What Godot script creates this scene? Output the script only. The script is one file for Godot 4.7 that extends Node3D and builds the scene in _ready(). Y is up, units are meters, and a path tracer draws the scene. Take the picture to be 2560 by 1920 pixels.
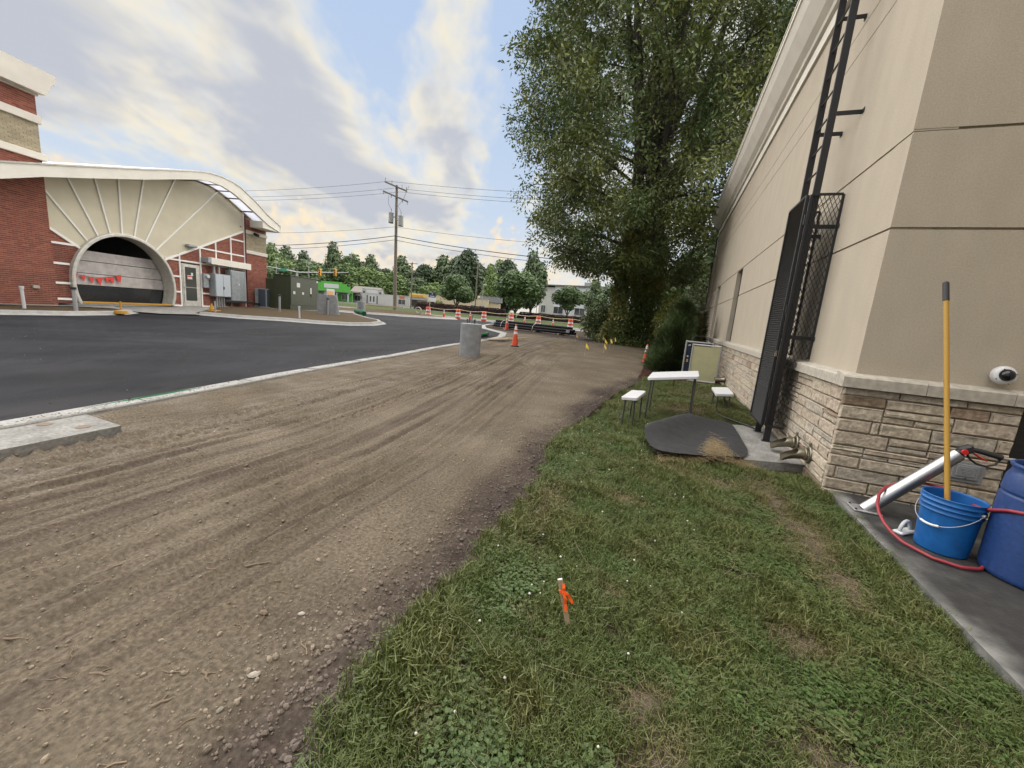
extends Node3D
# A fresh earth strip between a beige stone-footed building and a brick car wash, evening cloud. y up, metres.
# World axes: -z runs along the beige building's long wall, x to the right.

var N := {}          # materials by name
var taken := {}      # names in use at top level
var rng := RandomNumberGenerator.new()
var fn := FastNoiseLite.new()
var fn2 := FastNoiseLite.new()

# ------------------------------------------------------------------ mesh builder
class MB:
	var v := PackedVector3Array()
	var n := PackedVector3Array()
	var uv := PackedVector2Array()
	var c := PackedColorArray()
	var ix := PackedInt32Array()
	var col := Color(1, 1, 1)
	func vert(p: Vector3, nn: Vector3, t := Vector2.ZERO) -> int:
		v.append(p); n.append(nn); uv.append(t); c.append(col)
		return v.size() - 1
	func tri(a: Vector3, b: Vector3, d: Vector3) -> void:
		var nn := (b - a).cross(d - a).normalized()
		var i := vert(a, nn, Vector2(0, 0)); vert(b, nn, Vector2(1, 0)); vert(d, nn, Vector2(1, 1))
		ix.append_array([i, i + 2, i + 1])
	func quad(a: Vector3, b: Vector3, d: Vector3, e: Vector3) -> void:
		var nn := (d - a).cross(e - b).normalized()
		var i := vert(a, nn, Vector2(0, 1)); vert(b, nn, Vector2(1, 1)); vert(d, nn, Vector2(1, 0)); vert(e, nn, Vector2(0, 0))
		ix.append_array([i, i + 2, i + 1, i, i + 3, i + 2])
	func box(at: Vector3, size: Vector3, b := Basis()) -> void:
		var h := size * 0.5
		var p: Array[Vector3] = []
		for k in 8:
			p.append(at + b * Vector3(h.x if k & 1 else -h.x, h.y if k & 2 else -h.y, h.z if k & 4 else -h.z))
		quad(p[4], p[5], p[7], p[6]); quad(p[1], p[0], p[2], p[3])
		quad(p[5], p[1], p[3], p[7]); quad(p[0], p[4], p[6], p[2])
		quad(p[6], p[7], p[3], p[2]); quad(p[0], p[1], p[5], p[4])
	func cbox(at: Vector3, size: Vector3, ch := 0.006, b := Basis()) -> void:   # box with chamfered edges
		var h := size * 0.5
		ch = minf(ch, minf(h.x, minf(h.y, h.z)) * 0.8)
		var P := func(k: int, ax: int) -> Vector3:
			var s := Vector3(1 if k & 1 else -1, 1 if k & 2 else -1, 1 if k & 4 else -1)
			var q := (h - Vector3.ONE * ch)
			q[ax] = h[ax]
			return at + b * (q * s)
		var faces := [[4, 5, 7, 6, 2], [1, 0, 2, 3, 2], [5, 1, 3, 7, 0], [0, 4, 6, 2, 0], [6, 7, 3, 2, 1], [0, 1, 5, 4, 1]]
		for f in faces:
			quad(P.call(f[0], f[4]), P.call(f[1], f[4]), P.call(f[2], f[4]), P.call(f[3], f[4]))
		for ax in 3:
			var a1 := (ax + 1) % 3
			var a2 := (ax + 2) % 3
			for s in 4:
				var k0 := ((s & 1) << a1) | ((s >> 1) << a2)
				var k1 := k0 | (1 << ax)
				var q0: Vector3 = P.call(k0, a1); var q1: Vector3 = P.call(k1, a1)
				var q2: Vector3 = P.call(k1, a2); var q3: Vector3 = P.call(k0, a2)
				if (q2 - q0).cross(q3 - q1).dot((q0 + q1 + q2 + q3) * 0.25 - at) < 0.0:
					quad(q3, q2, q1, q0)
				else:
					quad(q0, q1, q2, q3)
		for k in 8:
			var a: Vector3 = P.call(k, 0); var d: Vector3 = P.call(k, 1); var e: Vector3 = P.call(k, 2)
			if (d - a).cross(e - a).dot(a - at) < 0.0: tri(a, e, d)
			else: tri(a, d, e)
	func bar(a: Vector3, b: Vector3, w: float, d: float, up := Vector3.UP, ch := 0.0) -> void:   # rectangular bar from a to b
		var z := (b - a).normalized()
		if absf(z.dot(up)) > 0.98: up = Vector3.RIGHT
		var x := up.cross(z).normalized()
		var bs := Basis(x, z.cross(x), z)
		if ch > 0.0: cbox((a + b) * 0.5, Vector3(w, d, a.distance_to(b)), ch, bs)
		else: box((a + b) * 0.5, Vector3(w, d, a.distance_to(b)), bs)
	func ring(at: Vector3, b: Basis, r: float, seg: int, slope: float, vv := 0.0) -> int:
		var i0 := v.size()
		for k in seg + 1:
			var t := TAU * k / seg
			var o := b.x * cos(t) + b.z * sin(t)
			vert(at + o * r, (o + b.y * slope).normalized(), Vector2(float(k) / seg, vv))
		return i0
	func skin(i0: int, i1: int, seg: int) -> void:
		for k in seg:
			ix.append_array([i0 + k, i0 + k + 1, i1 + k + 1, i0 + k, i1 + k + 1, i1 + k])
	func cap(at: Vector3, nn: Vector3, b: Basis, r: float, seg: int, flip: bool) -> void:
		var m := vert(at, nn)
		var i0 := v.size()
		for k in seg + 1:
			var t := TAU * k / seg
			vert(at + (b.x * cos(t) + b.z * sin(t)) * r, nn)
		for k in seg:
			if flip: ix.append_array([m, i0 + k + 1, i0 + k])
			else: ix.append_array([m, i0 + k, i0 + k + 1])
	func frame(y: Vector3) -> Basis:
		y = y.normalized()
		var x := Vector3.FORWARD.cross(y) if absf(y.z) < 0.9 else Vector3.RIGHT.cross(y)
		x = x.normalized()
		return Basis(x, y, x.cross(y))
	func cyl(a: Vector3, b: Vector3, r0: float, r1 := -1.0, seg := 12, caps := true) -> void:
		if r1 < 0.0: r1 = r0
		var bs := frame(b - a)
		var sl := (r0 - r1) / maxf(a.distance_to(b), 1e-4)
		var i0 := ring(a, bs, r0, seg, sl, 0.0); var i1 := ring(b, bs, r1, seg, sl, 1.0)
		skin(i0, i1, seg)
		if caps:
			cap(a, -bs.y, bs, r0, seg, true); cap(b, bs.y, bs, r1, seg, false)
	func tube(path: Array, r: float, seg := 8, r_end := -1.0) -> void:
		if r_end < 0.0: r_end = r
		var prev := -1
		var bs := frame(path[1] - path[0])
		for k in path.size():
			var dir: Vector3 = (path[mini(k + 1, path.size() - 1)] - path[maxi(k - 1, 0)]).normalized()
			var x := (bs.x - dir * bs.x.dot(dir)).normalized()
			bs = Basis(x, dir, x.cross(dir))
			var i := ring(path[k], bs, lerpf(r, r_end, float(k) / (path.size() - 1)), seg, 0.0, float(k))
			if prev >= 0: skin(prev, i, seg)
			prev = i
		cap(path[0], -frame(path[1] - path[0]).y, frame(path[1] - path[0]), r, seg, true)
		cap(path[-1], bs.y, bs, r_end, seg, false)
	func lathe(prof: Array, seg: int, at: Vector3, b := Basis()) -> void:   # prof: [r, y] pairs, smooth within, split where repeated
		var prev := -1
		for k in prof.size():
			var p0: Vector2 = prof[k]
			var sharp0: bool = k > 0 and prof[k - 1] == p0
			var sharp1: bool = k < prof.size() - 1 and prof[k + 1] == p0
			var a: Vector2 = p0 if k == 0 or sharp0 else prof[k - 1]
			var e: Vector2 = p0 if k == prof.size() - 1 or sharp1 else prof[k + 1]
			var t := (e - a).normalized()
			var i0 := v.size()
			for j in seg + 1:
				var w := TAU * j / seg
				var o := b.x * cos(w) + b.z * sin(w)
				vert(at + o * p0.x + b.y * p0.y, (o * t.y - b.y * t.x).normalized(), Vector2(float(j) / seg, p0.y))
			if prev >= 0 and not sharp0: skin(prev, i0, seg)
			prev = i0
	func slab(poly: PackedVector2Array, f: Callable, y0: float, y1: float) -> void:   # flat prism, f maps (2D, depth) to 3D
		var t := Geometry2D.triangulate_polygon(poly)
		for k in range(0, t.size(), 3):
			var a := poly[t[k]]; var b := poly[t[k + 1]]; var d := poly[t[k + 2]]
			if (b - a).cross(d - a) < 0.0:
				var s := b; b = d; d = s
			tri(f.call(a, y1), f.call(b, y1), f.call(d, y1))
			tri(f.call(a, y0), f.call(d, y0), f.call(b, y0))
		var ccw := not Geometry2D.is_polygon_clockwise(poly)
		for k in poly.size():
			var a := poly[k]; var b := poly[(k + 1) % poly.size()]
			if ccw: quad(f.call(a, y0), f.call(b, y0), f.call(b, y1), f.call(a, y1))
			else: quad(f.call(b, y0), f.call(a, y0), f.call(a, y1), f.call(b, y1))
	func done() -> ArrayMesh:
		var a := []
		a.resize(Mesh.ARRAY_MAX)
		a[Mesh.ARRAY_VERTEX] = v; a[Mesh.ARRAY_NORMAL] = n; a[Mesh.ARRAY_TEX_UV] = uv; a[Mesh.ARRAY_COLOR] = c; a[Mesh.ARRAY_INDEX] = ix
		var m := ArrayMesh.new()
		m.add_surface_from_arrays(Mesh.PRIMITIVE_TRIANGLES, a)
		return m

# ------------------------------------------------------------------ naming and tagging
func numbered(called: String) -> String:
	taken[called] = taken.get(called, -1) + 1
	return called if taken[called] == 0 else "%s_%03d" % [called, taken[called]]

func thing(called: String, label: String, category: String, at := Vector3.ZERO, turn := 0.0, group := "") -> Node3D:
	var o := Node3D.new()
	o.name = numbered(called)
	add_child(o, true)
	o.position = at
	o.rotation.y = turn
	o.set_meta("label", label); o.set_meta("category", category)
	if group: o.set_meta("group", group)
	return o

func part(called: String, mb, mat: Material, parent: Node) -> MeshInstance3D:
	var o := MeshInstance3D.new()
	o.name = called
	o.mesh = mb.done() if mb is MB else mb
	o.material_override = mat
	parent.add_child(o, true)
	return o

func single(called: String, mb, mat: Material, label: String, category: String, at := Vector3.ZERO, turn := 0.0, group := "") -> MeshInstance3D:
	var o := MeshInstance3D.new()
	o.name = numbered(called)
	o.mesh = mb.done() if mb is MB else mb
	o.material_override = mat
	add_child(o, true)
	o.position = at
	o.rotation.y = turn
	o.set_meta("label", label); o.set_meta("category", category)
	if group: o.set_meta("group", group)
	return o

func setting(called: String, mb, mat: Material) -> MeshInstance3D:
	var o := MeshInstance3D.new()
	o.name = numbered(called)
	o.mesh = mb.done() if mb is MB else mb
	o.material_override = mat
	o.set_meta("kind", "structure")
	add_child(o, true)
	return o

func many(called: String, mesh: Mesh, mat: Material, xf: Array, cols: Array, parent: Node) -> MultiMeshInstance3D:
	var mm := MultiMesh.new()
	mm.transform_format = MultiMesh.TRANSFORM_3D
	mm.use_colors = not cols.is_empty()
	mm.mesh = mesh
	mm.instance_count = xf.size()
	for k in xf.size():
		mm.set_instance_transform(k, xf[k])
		if mm.use_colors: mm.set_instance_color(k, cols[k])
	var o := MultiMeshInstance3D.new()
	o.name = called if parent != self else numbered(called)
	o.multimesh = mm
	o.material_override = mat
	parent.add_child(o, true)
	return o

func merged(called: String, variants: Array, mat: Material, xf: Array, pick: Array, parent: Node) -> MeshInstance3D:
	var st := SurfaceTool.new()
	st.begin(Mesh.PRIMITIVE_TRIANGLES)
	for k in xf.size(): st.append_from(variants[pick[k]], 0, xf[k])
	return part(called, st.commit(), mat, parent)

func copy(o: Node3D, label := "", group := "") -> Node3D:
	var c: Node3D = o.duplicate()
	c.name = numbered(str(o.name))
	add_child(c, true)
	if label: c.set_meta("label", label)
	if group: c.set_meta("group", group)
	return c

# ------------------------------------------------------------------ materials
func noise_tex(freq: float, a: Color, b: Color, sz := 512, kind := 3, oct := 4, sd := 1, normal := 0.0, gain := 0.5) -> NoiseTexture2D:
	var f := FastNoiseLite.new()
	f.noise_type = kind as FastNoiseLite.NoiseType
	f.frequency = freq
	f.fractal_octaves = oct
	f.fractal_gain = gain
	f.seed = sd
	var t := NoiseTexture2D.new()
	t.width = sz; t.height = sz
	t.seamless = true
	t.noise = f
	if normal > 0.0:
		t.as_normal_map = true
		t.bump_strength = normal
	else:
		var g := Gradient.new()
		g.set_color(0, a); g.set_color(1, b)
		t.color_ramp = g
	return t

func M(called: String, lin: Color, rough := 0.8, o := {}) -> StandardMaterial3D:
	var m := StandardMaterial3D.new()
	m.resource_name = called
	m.albedo_color = lin.linear_to_srgb()
	m.roughness = rough
	m.metallic = o.get("metal", 0.0)
	m.metallic_specular = o.get("spec", 0.5)
	if o.has("tex"):
		m.albedo_texture = o.tex
		m.uv1_triplanar = true
		m.uv1_world_triplanar = o.get("world", true)
		m.uv1_scale = Vector3.ONE * o.get("scale", 1.0)
	if o.has("nrm"):
		m.normal_enabled = true
		m.normal_texture = o.nrm
		m.normal_scale = o.get("nscale", 1.0)
		m.uv1_triplanar = true
		m.uv1_world_triplanar = o.get("world", true)
		m.uv1_scale = Vector3.ONE * o.get("scale", 1.0)
	if o.has("detail"):
		m.detail_enabled = true
		m.detail_blend_mode = BaseMaterial3D.BLEND_MODE_MUL
		m.detail_albedo = o.detail
		m.detail_uv_layer = BaseMaterial3D.DETAIL_UV_2
		m.uv2_triplanar = true
		m.uv2_world_triplanar = true
		m.uv2_scale = Vector3.ONE * o.get("dscale", 0.2)
	if o.get("vc", false): m.vertex_color_use_as_albedo = true
	if o.has("back"):
		m.backlight_enabled = true
		m.backlight = o.back
	if o.has("coat"):
		m.clearcoat_enabled = true
		m.clearcoat = o.coat
		m.clearcoat_roughness = 0.2
	N[called] = m
	return m

func grey(x: float) -> Color: return Color(x, x, x)

# ------------------------------------------------------------------ terrain
const KS := [-1000.0, 11.0, 17.0, 22.0, 45.0, 120.0, 400.0]
const KY := [0.0, 0.0, 0.14, 0.30, 0.36, 1.0, 2.5]
func pw(s: float, xs: Array, ys: Array) -> float:
	if s <= xs[0]: return ys[0]
	for k in range(1, xs.size()):
		if s <= xs[k]: return lerpf(ys[k - 1], ys[k], (s - xs[k - 1]) / (xs[k] - xs[k - 1]))
	return ys[-1]
func g(x: float, z: float) -> float:
	var y := pw(-0.349 * x - 0.937 * z, KS, KY)
	return y + 0.32 * exp(-(pow((x + 24.5) / 5.0, 2) + pow((z + 31.0) / 3.5, 2)))
func G(x: float, z: float, up := 0.0) -> Vector3: return Vector3(x, g(x, z) + up, z)
const KERB_Z := [4.0, -1.7, -3.75, -5.3, -8.0, -11.5, -13.7, -15.8, -18.5, -20.8, -24.3, -28.5, -33.0, -39.3]
const KERB_X := [-5.3, -5.88, -6.26, -6.6, -7.07, -7.5, -7.65, -7.62, -7.9, -8.7, -11.6, -13.7, -15.0, -15.6]
func kerb_x(z: float) -> float:
	for k in range(1, KERB_Z.size()):
		if z >= KERB_Z[k]: return lerpf(KERB_X[k - 1], KERB_X[k], (z - KERB_Z[k - 1]) / (KERB_Z[k] - KERB_Z[k - 1]))
	return KERB_X[-1]
const EDGE_Z := [2.0, -0.4, -0.78, -1.16, -1.54, -1.91, -2.54, -3.27, -4.47, -6.13, -8.67, -11.57, -14.0]
const EDGE_X := [-0.8, -0.85, -0.89, -0.98, -0.99, -0.89, -0.88, -0.87, -1.1, -1.02, -0.85, -0.45, -0.1]
func edge_x(z: float) -> float:
	for k in range(1, EDGE_Z.size()):
		if z >= EDGE_Z[k]: return lerpf(EDGE_X[k - 1], EDGE_X[k], (z - EDGE_Z[k - 1]) / (EDGE_Z[k] - EDGE_Z[k - 1]))
	return EDGE_X[-1]
func lawn_y(x: float, z: float) -> float:   # gentle swale falling away from the wall
	var w := (clampf((-z - 4.8) / 1.2, 0.0, 1.0) if x < 0.35 else clampf((-z - 7.1) / 0.5, 0.0, 1.0)) * clampf((z + 12.5) / 2.0, 0.0, 1.0)
	return 0.12 * clampf(x - 0.35, -0.75, 0.9) * w * clampf((1.66 - x) / 0.3, 0.3, 1.0) + 0.012 * fn.get_noise_2d(x * 90.0, z * 90.0)
const WORN := [[1.12, -4.2, 0.17, 0.5, 0.0], [1.2, -3.5, 0.17, 0.55, 0.0], [1.25, -2.9, 0.12, 0.3, 0.0], [0.65, -4.3, 0.35, 0.14, 0.0], [0.13, -1.5, 0.07, 0.11, 0.3], [0.2, -1.3, 0.09, 0.14, 0.3], [0.45, -1.05, 0.14, 0.14, 0.2], [0.55, -7.9, 0.5, 0.5, 0.0], [1.0, -9.8, 0.5, 0.6, 0.0], [-0.09, -2.13, 0.07, 0.05, 0.0], [-0.72, -3.0, 0.12, 0.4, 0.0], [0.15, -4.5, 0.4, 0.10, 0.0], [-0.15, -3.4, 0.16, 0.10, 0.0], [0.85, -2.2, 0.14, 0.10, 0.0], [0.75, -1.55, 0.10, 0.12, 0.0]]
func worn(x: float, z: float) -> float:   # dry, worn patches of the lawn
	var v := 0.0
	for p in WORN:
		v = maxf(v, exp(-(pow((x - p[0] + (z - p[1]) * p[4]) / p[2], 2) + pow((z - p[1]) / p[3], 2))))
	return clampf(v * (1.0 + 0.9 * fn2.get_noise_2d(x * 260.0, z * 260.0)), 0.0, 1.0)

# ------------------------------------------------------------------ scene
const EXPO := 6.2
func _ready() -> void:
	rng.seed = 7
	fn.seed = 3; fn.frequency = 0.02; fn.fractal_octaves = 4
	fn2.seed = 11; fn2.frequency = 0.02; fn2.fractal_octaves = 3
	var cam := Camera3D.new()
	cam.name = "camera"
	cam.transform = Transform3D(Basis(Vector3(0.92837, 0.08376, -0.36208), Vector3(-0.14021, 0.98121, -0.13252), Vector3(0.34418, 0.17380, 0.92268)), Vector3(0, 1.5, 0))
	cam.fov = 87.891
	cam.near = 0.05
	cam.far = 2000.0
	cam.current = true
	add_child(cam)
	var sun := DirectionalLight3D.new()
	sun.name = "sun"
	sun.light_color = Color(1.0, 0.975, 0.94)
	sun.light_energy = 0.5
	sun.light_angular_distance = 165.0
	sun.shadow_enabled = true
	add_child(sun)
	sun.look_at_from_position(Vector3(-2.4, 10.0, -8.0), Vector3.ZERO)
	var env := Environment.new()
	env.background_mode = Environment.BG_SKY
	env.sky = Sky.new()
	var pano := PanoramaSkyMaterial.new()
	pano.panorama = sky_picture()
	env.sky.sky_material = pano
	env.tonemap_mode = Environment.TONE_MAPPER_LINEAR
	env.tonemap_exposure = EXPO
	env.sdfgi_enabled = true; env.ssao_enabled = true; env.ssil_enabled = true
	var we := WorldEnvironment.new()
	we.name = "world"
	we.environment = env
	add_child(we)
	materials()
	ground()
	kerbs_and_beds()
	beige_building()
	car_wash()
	street_and_far()
	big_trees()
	near_things()
	site_things()
	lawn_and_litter()
	print("built ", Time.get_ticks_msec())

func sm(a: float, b: float, x: float) -> float:
	var t := clampf((x - a) / (b - a), 0.0, 1.0)
	return t * t * (3.0 - 2.0 * t)

func sky_picture() -> ImageTexture:   # air and evening cloud only
	var w := 2048
	var h := 1024
	var im := Image.create(w, h, false, Image.FORMAT_RGBF)
	var a := FastNoiseLite.new(); a.seed = 21; a.frequency = 0.42; a.fractal_octaves = 5; a.fractal_gain = 0.5
	var b := FastNoiseLite.new(); b.seed = 5; b.frequency = 1.0; b.fractal_octaves = 6; b.fractal_gain = 0.58
	var d := FastNoiseLite.new(); d.seed = 8; d.frequency = 0.11; d.fractal_octaves = 6; d.fractal_gain = 0.55
	# soft masses and openings of this evening's cloud: azimuth, elevation, half width, half height, weight
	var mass := [[-64, 19, 17, 7, 0.55], [-50, 18, 11, 7, 0.50], [-74, 25, 14, 8, 0.40], [-42, 12, 10, 5, 0.35], [-54, 27, 6, 4, 0.22], [-32, 28, 6, 8, 0.34], [-31, 18, 5, 6, 0.30], [-36, 12, 10, 4, 0.30], [-44, 31, 5, 4.5, -0.42],
		[-22, 26, 5, 9, -0.60], [-24.5, 14, 3.5, 5, -0.35], [-63, 11.8, 10, 2.2, -0.70], [-38.5, 26, 2.5, 6, -0.28], [-52, 11, 5, 2, -0.2]]
	var heaps := [[-48.5, 6.0, 5.0, 4.4], [-45, 4.0, 5, 2.6], [-23.6, 6.5, 2.4, 5.6], [-67.6, 9.8, 1.9, 1.0], [-38, 4.0, 4, 2.4], [-31, 4.0, 4, 2.8], [-18, 3.0, 6, 3.0], [20, 4, 8, 4], [75, 5, 9, 4], [140, 4, 10, 4], [-130, 5, 9, 5], [-95, 4, 8, 3]]
	var ca := cos(deg_to_rad(-28.0)); var sa := sin(deg_to_rad(-28.0))
	for y in h:
		var el := 90.0 - (y + 0.5) * 180.0 / h
		if el < -2.0:
			for x in w: im.set_pixel(x, y, Color(0.16, 0.15, 0.13))
			continue
		var se := sin(deg_to_rad(maxf(el, 0.0))); var ce := cos(deg_to_rad(el))
		var t0 := pow(1.0 - se, 2.6)
		var br := lerpf(0.45, 0.72, t0); var bg := lerpf(0.59, 0.81, t0); var bb := lerpf(0.84, 0.89, t0)
		var wl := sm(14.0, 1.0, el) * 0.7
		br = lerpf(br, 0.88, wl); bg = lerpf(bg, 0.84, wl); bb = lerpf(bb, 0.76, wl)
		for x in w:
			var az := x * 360.0 / w
			if az > 180.0: az -= 360.0
			var ar := deg_to_rad(az)
			var k := 1.0 / (se + 0.16)
			var px := sin(ar) * ce * k; var pz := -cos(ar) * ce * k
			var s := (px * sa - pz * ca) * 0.62; var t := px * ca + pz * sa
			var n1 := a.get_noise_2d(s, t)
			var n2 := b.get_noise_2d(s * 1.7 + 9.0 + n1 * 0.5, t * 1.7 + n1 * 0.6)
			var n3 := b.get_noise_2d(s * 5.0 + 40.0 + n2 * 0.6, t * 6.0)
			var bias := 0.08
			for m in mass:
				var ex: float = (az - m[0]) / m[2]; var ey: float = (el - m[1]) / m[3]
				var q := ex * ex + ey * ey
				if q < 6.0: bias += m[4] * exp(-q)
			var dens := n1 * 0.40 + n2 * 0.70 + n3 * 0.36 + bias
			var cov := sm(-0.22, 0.46, dens)
			var thick := sm(0.10, 1.0, dens + n2 * 0.5 - n3 * 0.35)
			# cream where thin, blue grey where deep
			var warm := 0.5 + 0.5 * clampf(n3 * 1.6 + n1 * 1.4, -1.0, 1.0)
			var cr := lerpf(lerpf(0.86, 0.98, warm), 0.55, thick)
			var cg := lerpf(lerpf(0.84, 0.87, warm), 0.575, thick)
			var cb := lerpf(lerpf(0.80, 0.66, warm), 0.64, thick)
			var r := lerpf(br, cr, cov * 0.92); var gg := lerpf(bg, cg, cov * 0.95); var bl := lerpf(bb, cb, cov * 0.95)
			if el < 16.0:
				var hd := -1.0
				var top := 0.0
				for m in heaps:
					var ex: float = (az - m[0]) / m[2]; var ey: float = (el - m[1]) / m[3]
					var q := 1.0 - (ex * ex + ey * ey)
					if q > hd:
						hd = q; top = clampf(ey + ex * 0.35, -1.0, 1.0)
				if hd > -0.9:
					var n4 := d.get_noise_2d(az * 4.2, el * 4.8)
					var q := hd * 0.55 + n4 * 1.05
					var hc := sm(0.08, 0.36, q)
					var lit := clampf(0.45 + 0.45 * top + d.get_noise_2d(az * 7.0 + 60.0, el * 7.0) * 1.1, 0.0, 1.0)
					var fade := sm(0.0, 3.0, el) * 0.85
					r = lerpf(r, lerpf(0.80, 1.02, lit), hc * fade); gg = lerpf(gg, lerpf(0.74, 0.86, lit), hc * fade); bl = lerpf(bl, lerpf(0.70, 0.62, lit), hc * fade)
			im.set_pixel(x, y, Color(r / EXPO, gg / EXPO, bl / EXPO))
	return ImageTexture.create_from_image(im)

func materials() -> void:
	var fine := noise_tex(0.08, grey(0.72), grey(1.0), 512, 3, 4, 1)
	var coarse := noise_tex(0.012, grey(0.80), grey(1.0), 512, 3, 4, 2)
	var bumps := noise_tex(0.06, grey(0), grey(1), 512, 3, 4, 4, 4.0)
	var grain := noise_tex(0.2, grey(0), grey(1), 512, 3, 3, 5, 3.0)
	# stucco, stone, brick
	M("stucco", Color(0.455, 0.395, 0.31), 0.92, {"tex": noise_tex(0.09, grey(0.90), grey(1.0), 512, 3, 4, 6), "nrm": grain, "nscale": 0.6, "detail": noise_tex(0.015, grey(0.95), grey(1.0), 512, 3, 5, 7), "dscale": 0.25})
	var st := N.stucco as StandardMaterial3D
	st.uv1_scale = Vector3.ONE * 1.6
	st.uv2_scale = Vector3(0.5, 0.2, 0.5)
	M("cap", Color(0.46, 0.42, 0.355), 0.88, {"tex": coarse, "scale": 2.2, "nrm": grain, "nscale": 0.2})
	var tints := [[0.50, 0.425, 0.325], [0.47, 0.395, 0.30], [0.53, 0.455, 0.35], [0.49, 0.405, 0.315], [0.45, 0.395, 0.32], [0.25, 0.185, 0.125], [0.52, 0.445, 0.355], [0.39, 0.36, 0.32], [0.33, 0.24, 0.17]]
	var sn := noise_tex(0.03, grey(0), grey(1), 512, 3, 5, 14, 7.0)
	var sc := noise_tex(0.02, grey(0.66), grey(1.0), 512, 3, 5, 15)
	for k in tints.size():
		M("stone%d" % k, Color(tints[k][0], tints[k][1], tints[k][2]) * 1.12, 0.92, {"tex": sc, "scale": 2.2, "nrm": sn, "nscale": 0.9})
	M("mortar", Color(0.27, 0.22, 0.165), 0.95)
	M("white_trim", Color(0.66, 0.62, 0.55), 0.8, {"tex": noise_tex(0.02, grey(0.93), grey(1.0), 256, 3, 4, 9), "scale": 0.5})
	for k in 4: M("brick%d" % k, [Color(0.27, 0.085, 0.055), Color(0.22, 0.066, 0.046), Color(0.31, 0.105, 0.066), Color(0.25, 0.085, 0.06)][k], 0.9, {"tex": fine, "scale": 1.5})
	M("brick_mortar", Color(0.42, 0.35, 0.29), 0.95)
	for k in 2: M("tan_brick%d" % k, [Color(0.36, 0.31, 0.21), Color(0.30, 0.26, 0.18)][k], 0.9, {"tex": fine, "scale": 1.5})
	M("tan_panel", Color(0.61, 0.555, 0.42), 0.75, {"tex": N.white_trim.albedo_texture, "scale": 0.3})
	M("fascia", Color(0.76, 0.725, 0.64), 0.6, {"tex": N.white_trim.albedo_texture, "scale": 0.4})
	M("rib_white", Color(0.74, 0.72, 0.68), 0.6)
	M("alu", Color(0.58, 0.56, 0.50), 0.4, {"metal": 0.25, "tex": coarse, "scale": 0.8})
	M("soffit_glass", Color(0.80, 0.83, 0.88), 0.45, {"back": Color(0.9, 0.93, 1.0)})
	M("purple", Color(0.11, 0.015, 0.03), 0.5)
	M("dark_in", Color(0.02, 0.02, 0.019), 0.8)
	M("roll_panel", Color(0.50, 0.46, 0.44), 0.55, {"tex": coarse, "scale": 0.6})
	M("safety_yellow", Color(0.55, 0.27, 0.012), 0.6, {"tex": fine, "scale": 2.0})
	M("flag_red", Color(0.55, 0.03, 0.02), 0.6)
	M("cabinet_grey", Color(0.33, 0.355, 0.37), 0.5, {"tex": coarse, "scale": 1.0})
	M("trafo_green", Color(0.048, 0.056, 0.027), 0.5, {"tex": coarse, "scale": 0.8})
	M("paper", Color(0.56, 0.56, 0.55), 0.7)
	M("conduit", Color(0.36, 0.36, 0.36), 0.45, {"metal": 0.3})
	M("dark_glass", Color(0.02, 0.022, 0.024), 0.08, {"spec": 0.6})
	M("blue_glass", Color(0.05, 0.055, 0.06), 0.08, {"spec": 0.6})
	M("condenser_fin", Color(0.06, 0.075, 0.10), 0.5)
	# ground
	M("asphalt", Color(0.056, 0.058, 0.068), 0.9, {"spec": 0.2, "vc": true, "tex": noise_tex(0.35, grey(0.72), grey(1.0), 512, 3, 2, 31), "scale": 0.5, "nrm": noise_tex(0.35, grey(0), grey(1), 512, 3, 2, 31, 2.0), "nscale": 0.5, "detail": noise_tex(0.012, grey(0.72), grey(1.0), 512, 3, 5, 32), "dscale": 0.06})
	M("road", Color(0.15, 0.147, 0.14), 0.9, {"spec": 0.2, "tex": coarse, "scale": 0.1})
	M("concrete", Color(0.42, 0.41, 0.385), 0.9, {"spec": 0.2, "tex": fine, "scale": 0.8, "detail": noise_tex(0.02, grey(0.74), grey(1.0), 512, 3, 5, 33), "dscale": 0.35})
	M("kerb", Color(0.46, 0.455, 0.435), 0.88, {"spec": 0.2, "tex": fine, "scale": 0.9, "detail": noise_tex(0.02, grey(0.80), grey(1.0), 512, 3, 5, 34), "dscale": 0.4})
	M("pier", Color(0.26, 0.268, 0.27), 0.85, {"tex": noise_tex(0.012, grey(0.80), grey(1.0), 512, 3, 4, 35), "scale": 0.8})
	M("dark_slab", Color(0.25, 0.247, 0.235), 0.8, {"tex": noise_tex(0.03, grey(0.62), grey(1.0), 512, 3, 5, 36), "scale": 0.7, "nrm": grain, "nscale": 0.3, "vc": true})
	M("dirt", Color(1, 1, 1), 0.97, {"spec": 0.2, "tex": noise_tex(0.05, grey(0.55), grey(1.0), 1024, 3, 6, 41, 0.0, 0.6), "scale": 0.9, "nrm": noise_tex(0.05, grey(0), grey(1), 1024, 3, 6, 41, 7.0, 0.6), "nscale": 1.0, "vc": true, "detail": noise_tex(0.02, grey(0.82), grey(1.0), 512, 3, 4, 42), "dscale": 0.13})
	M("clod", Color(1, 1, 1), 0.97, {"vc": true})
	M("mulch", Color(0.075, 0.046, 0.03), 0.97, {"spec": 0.2, "tex": noise_tex(0.12, grey(0.35), grey(1.0), 512, 3, 4, 43), "scale": 0.9, "nrm": noise_tex(0.12, grey(0), grey(1), 512, 3, 4, 43, 10.0), "vc": false})
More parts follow.
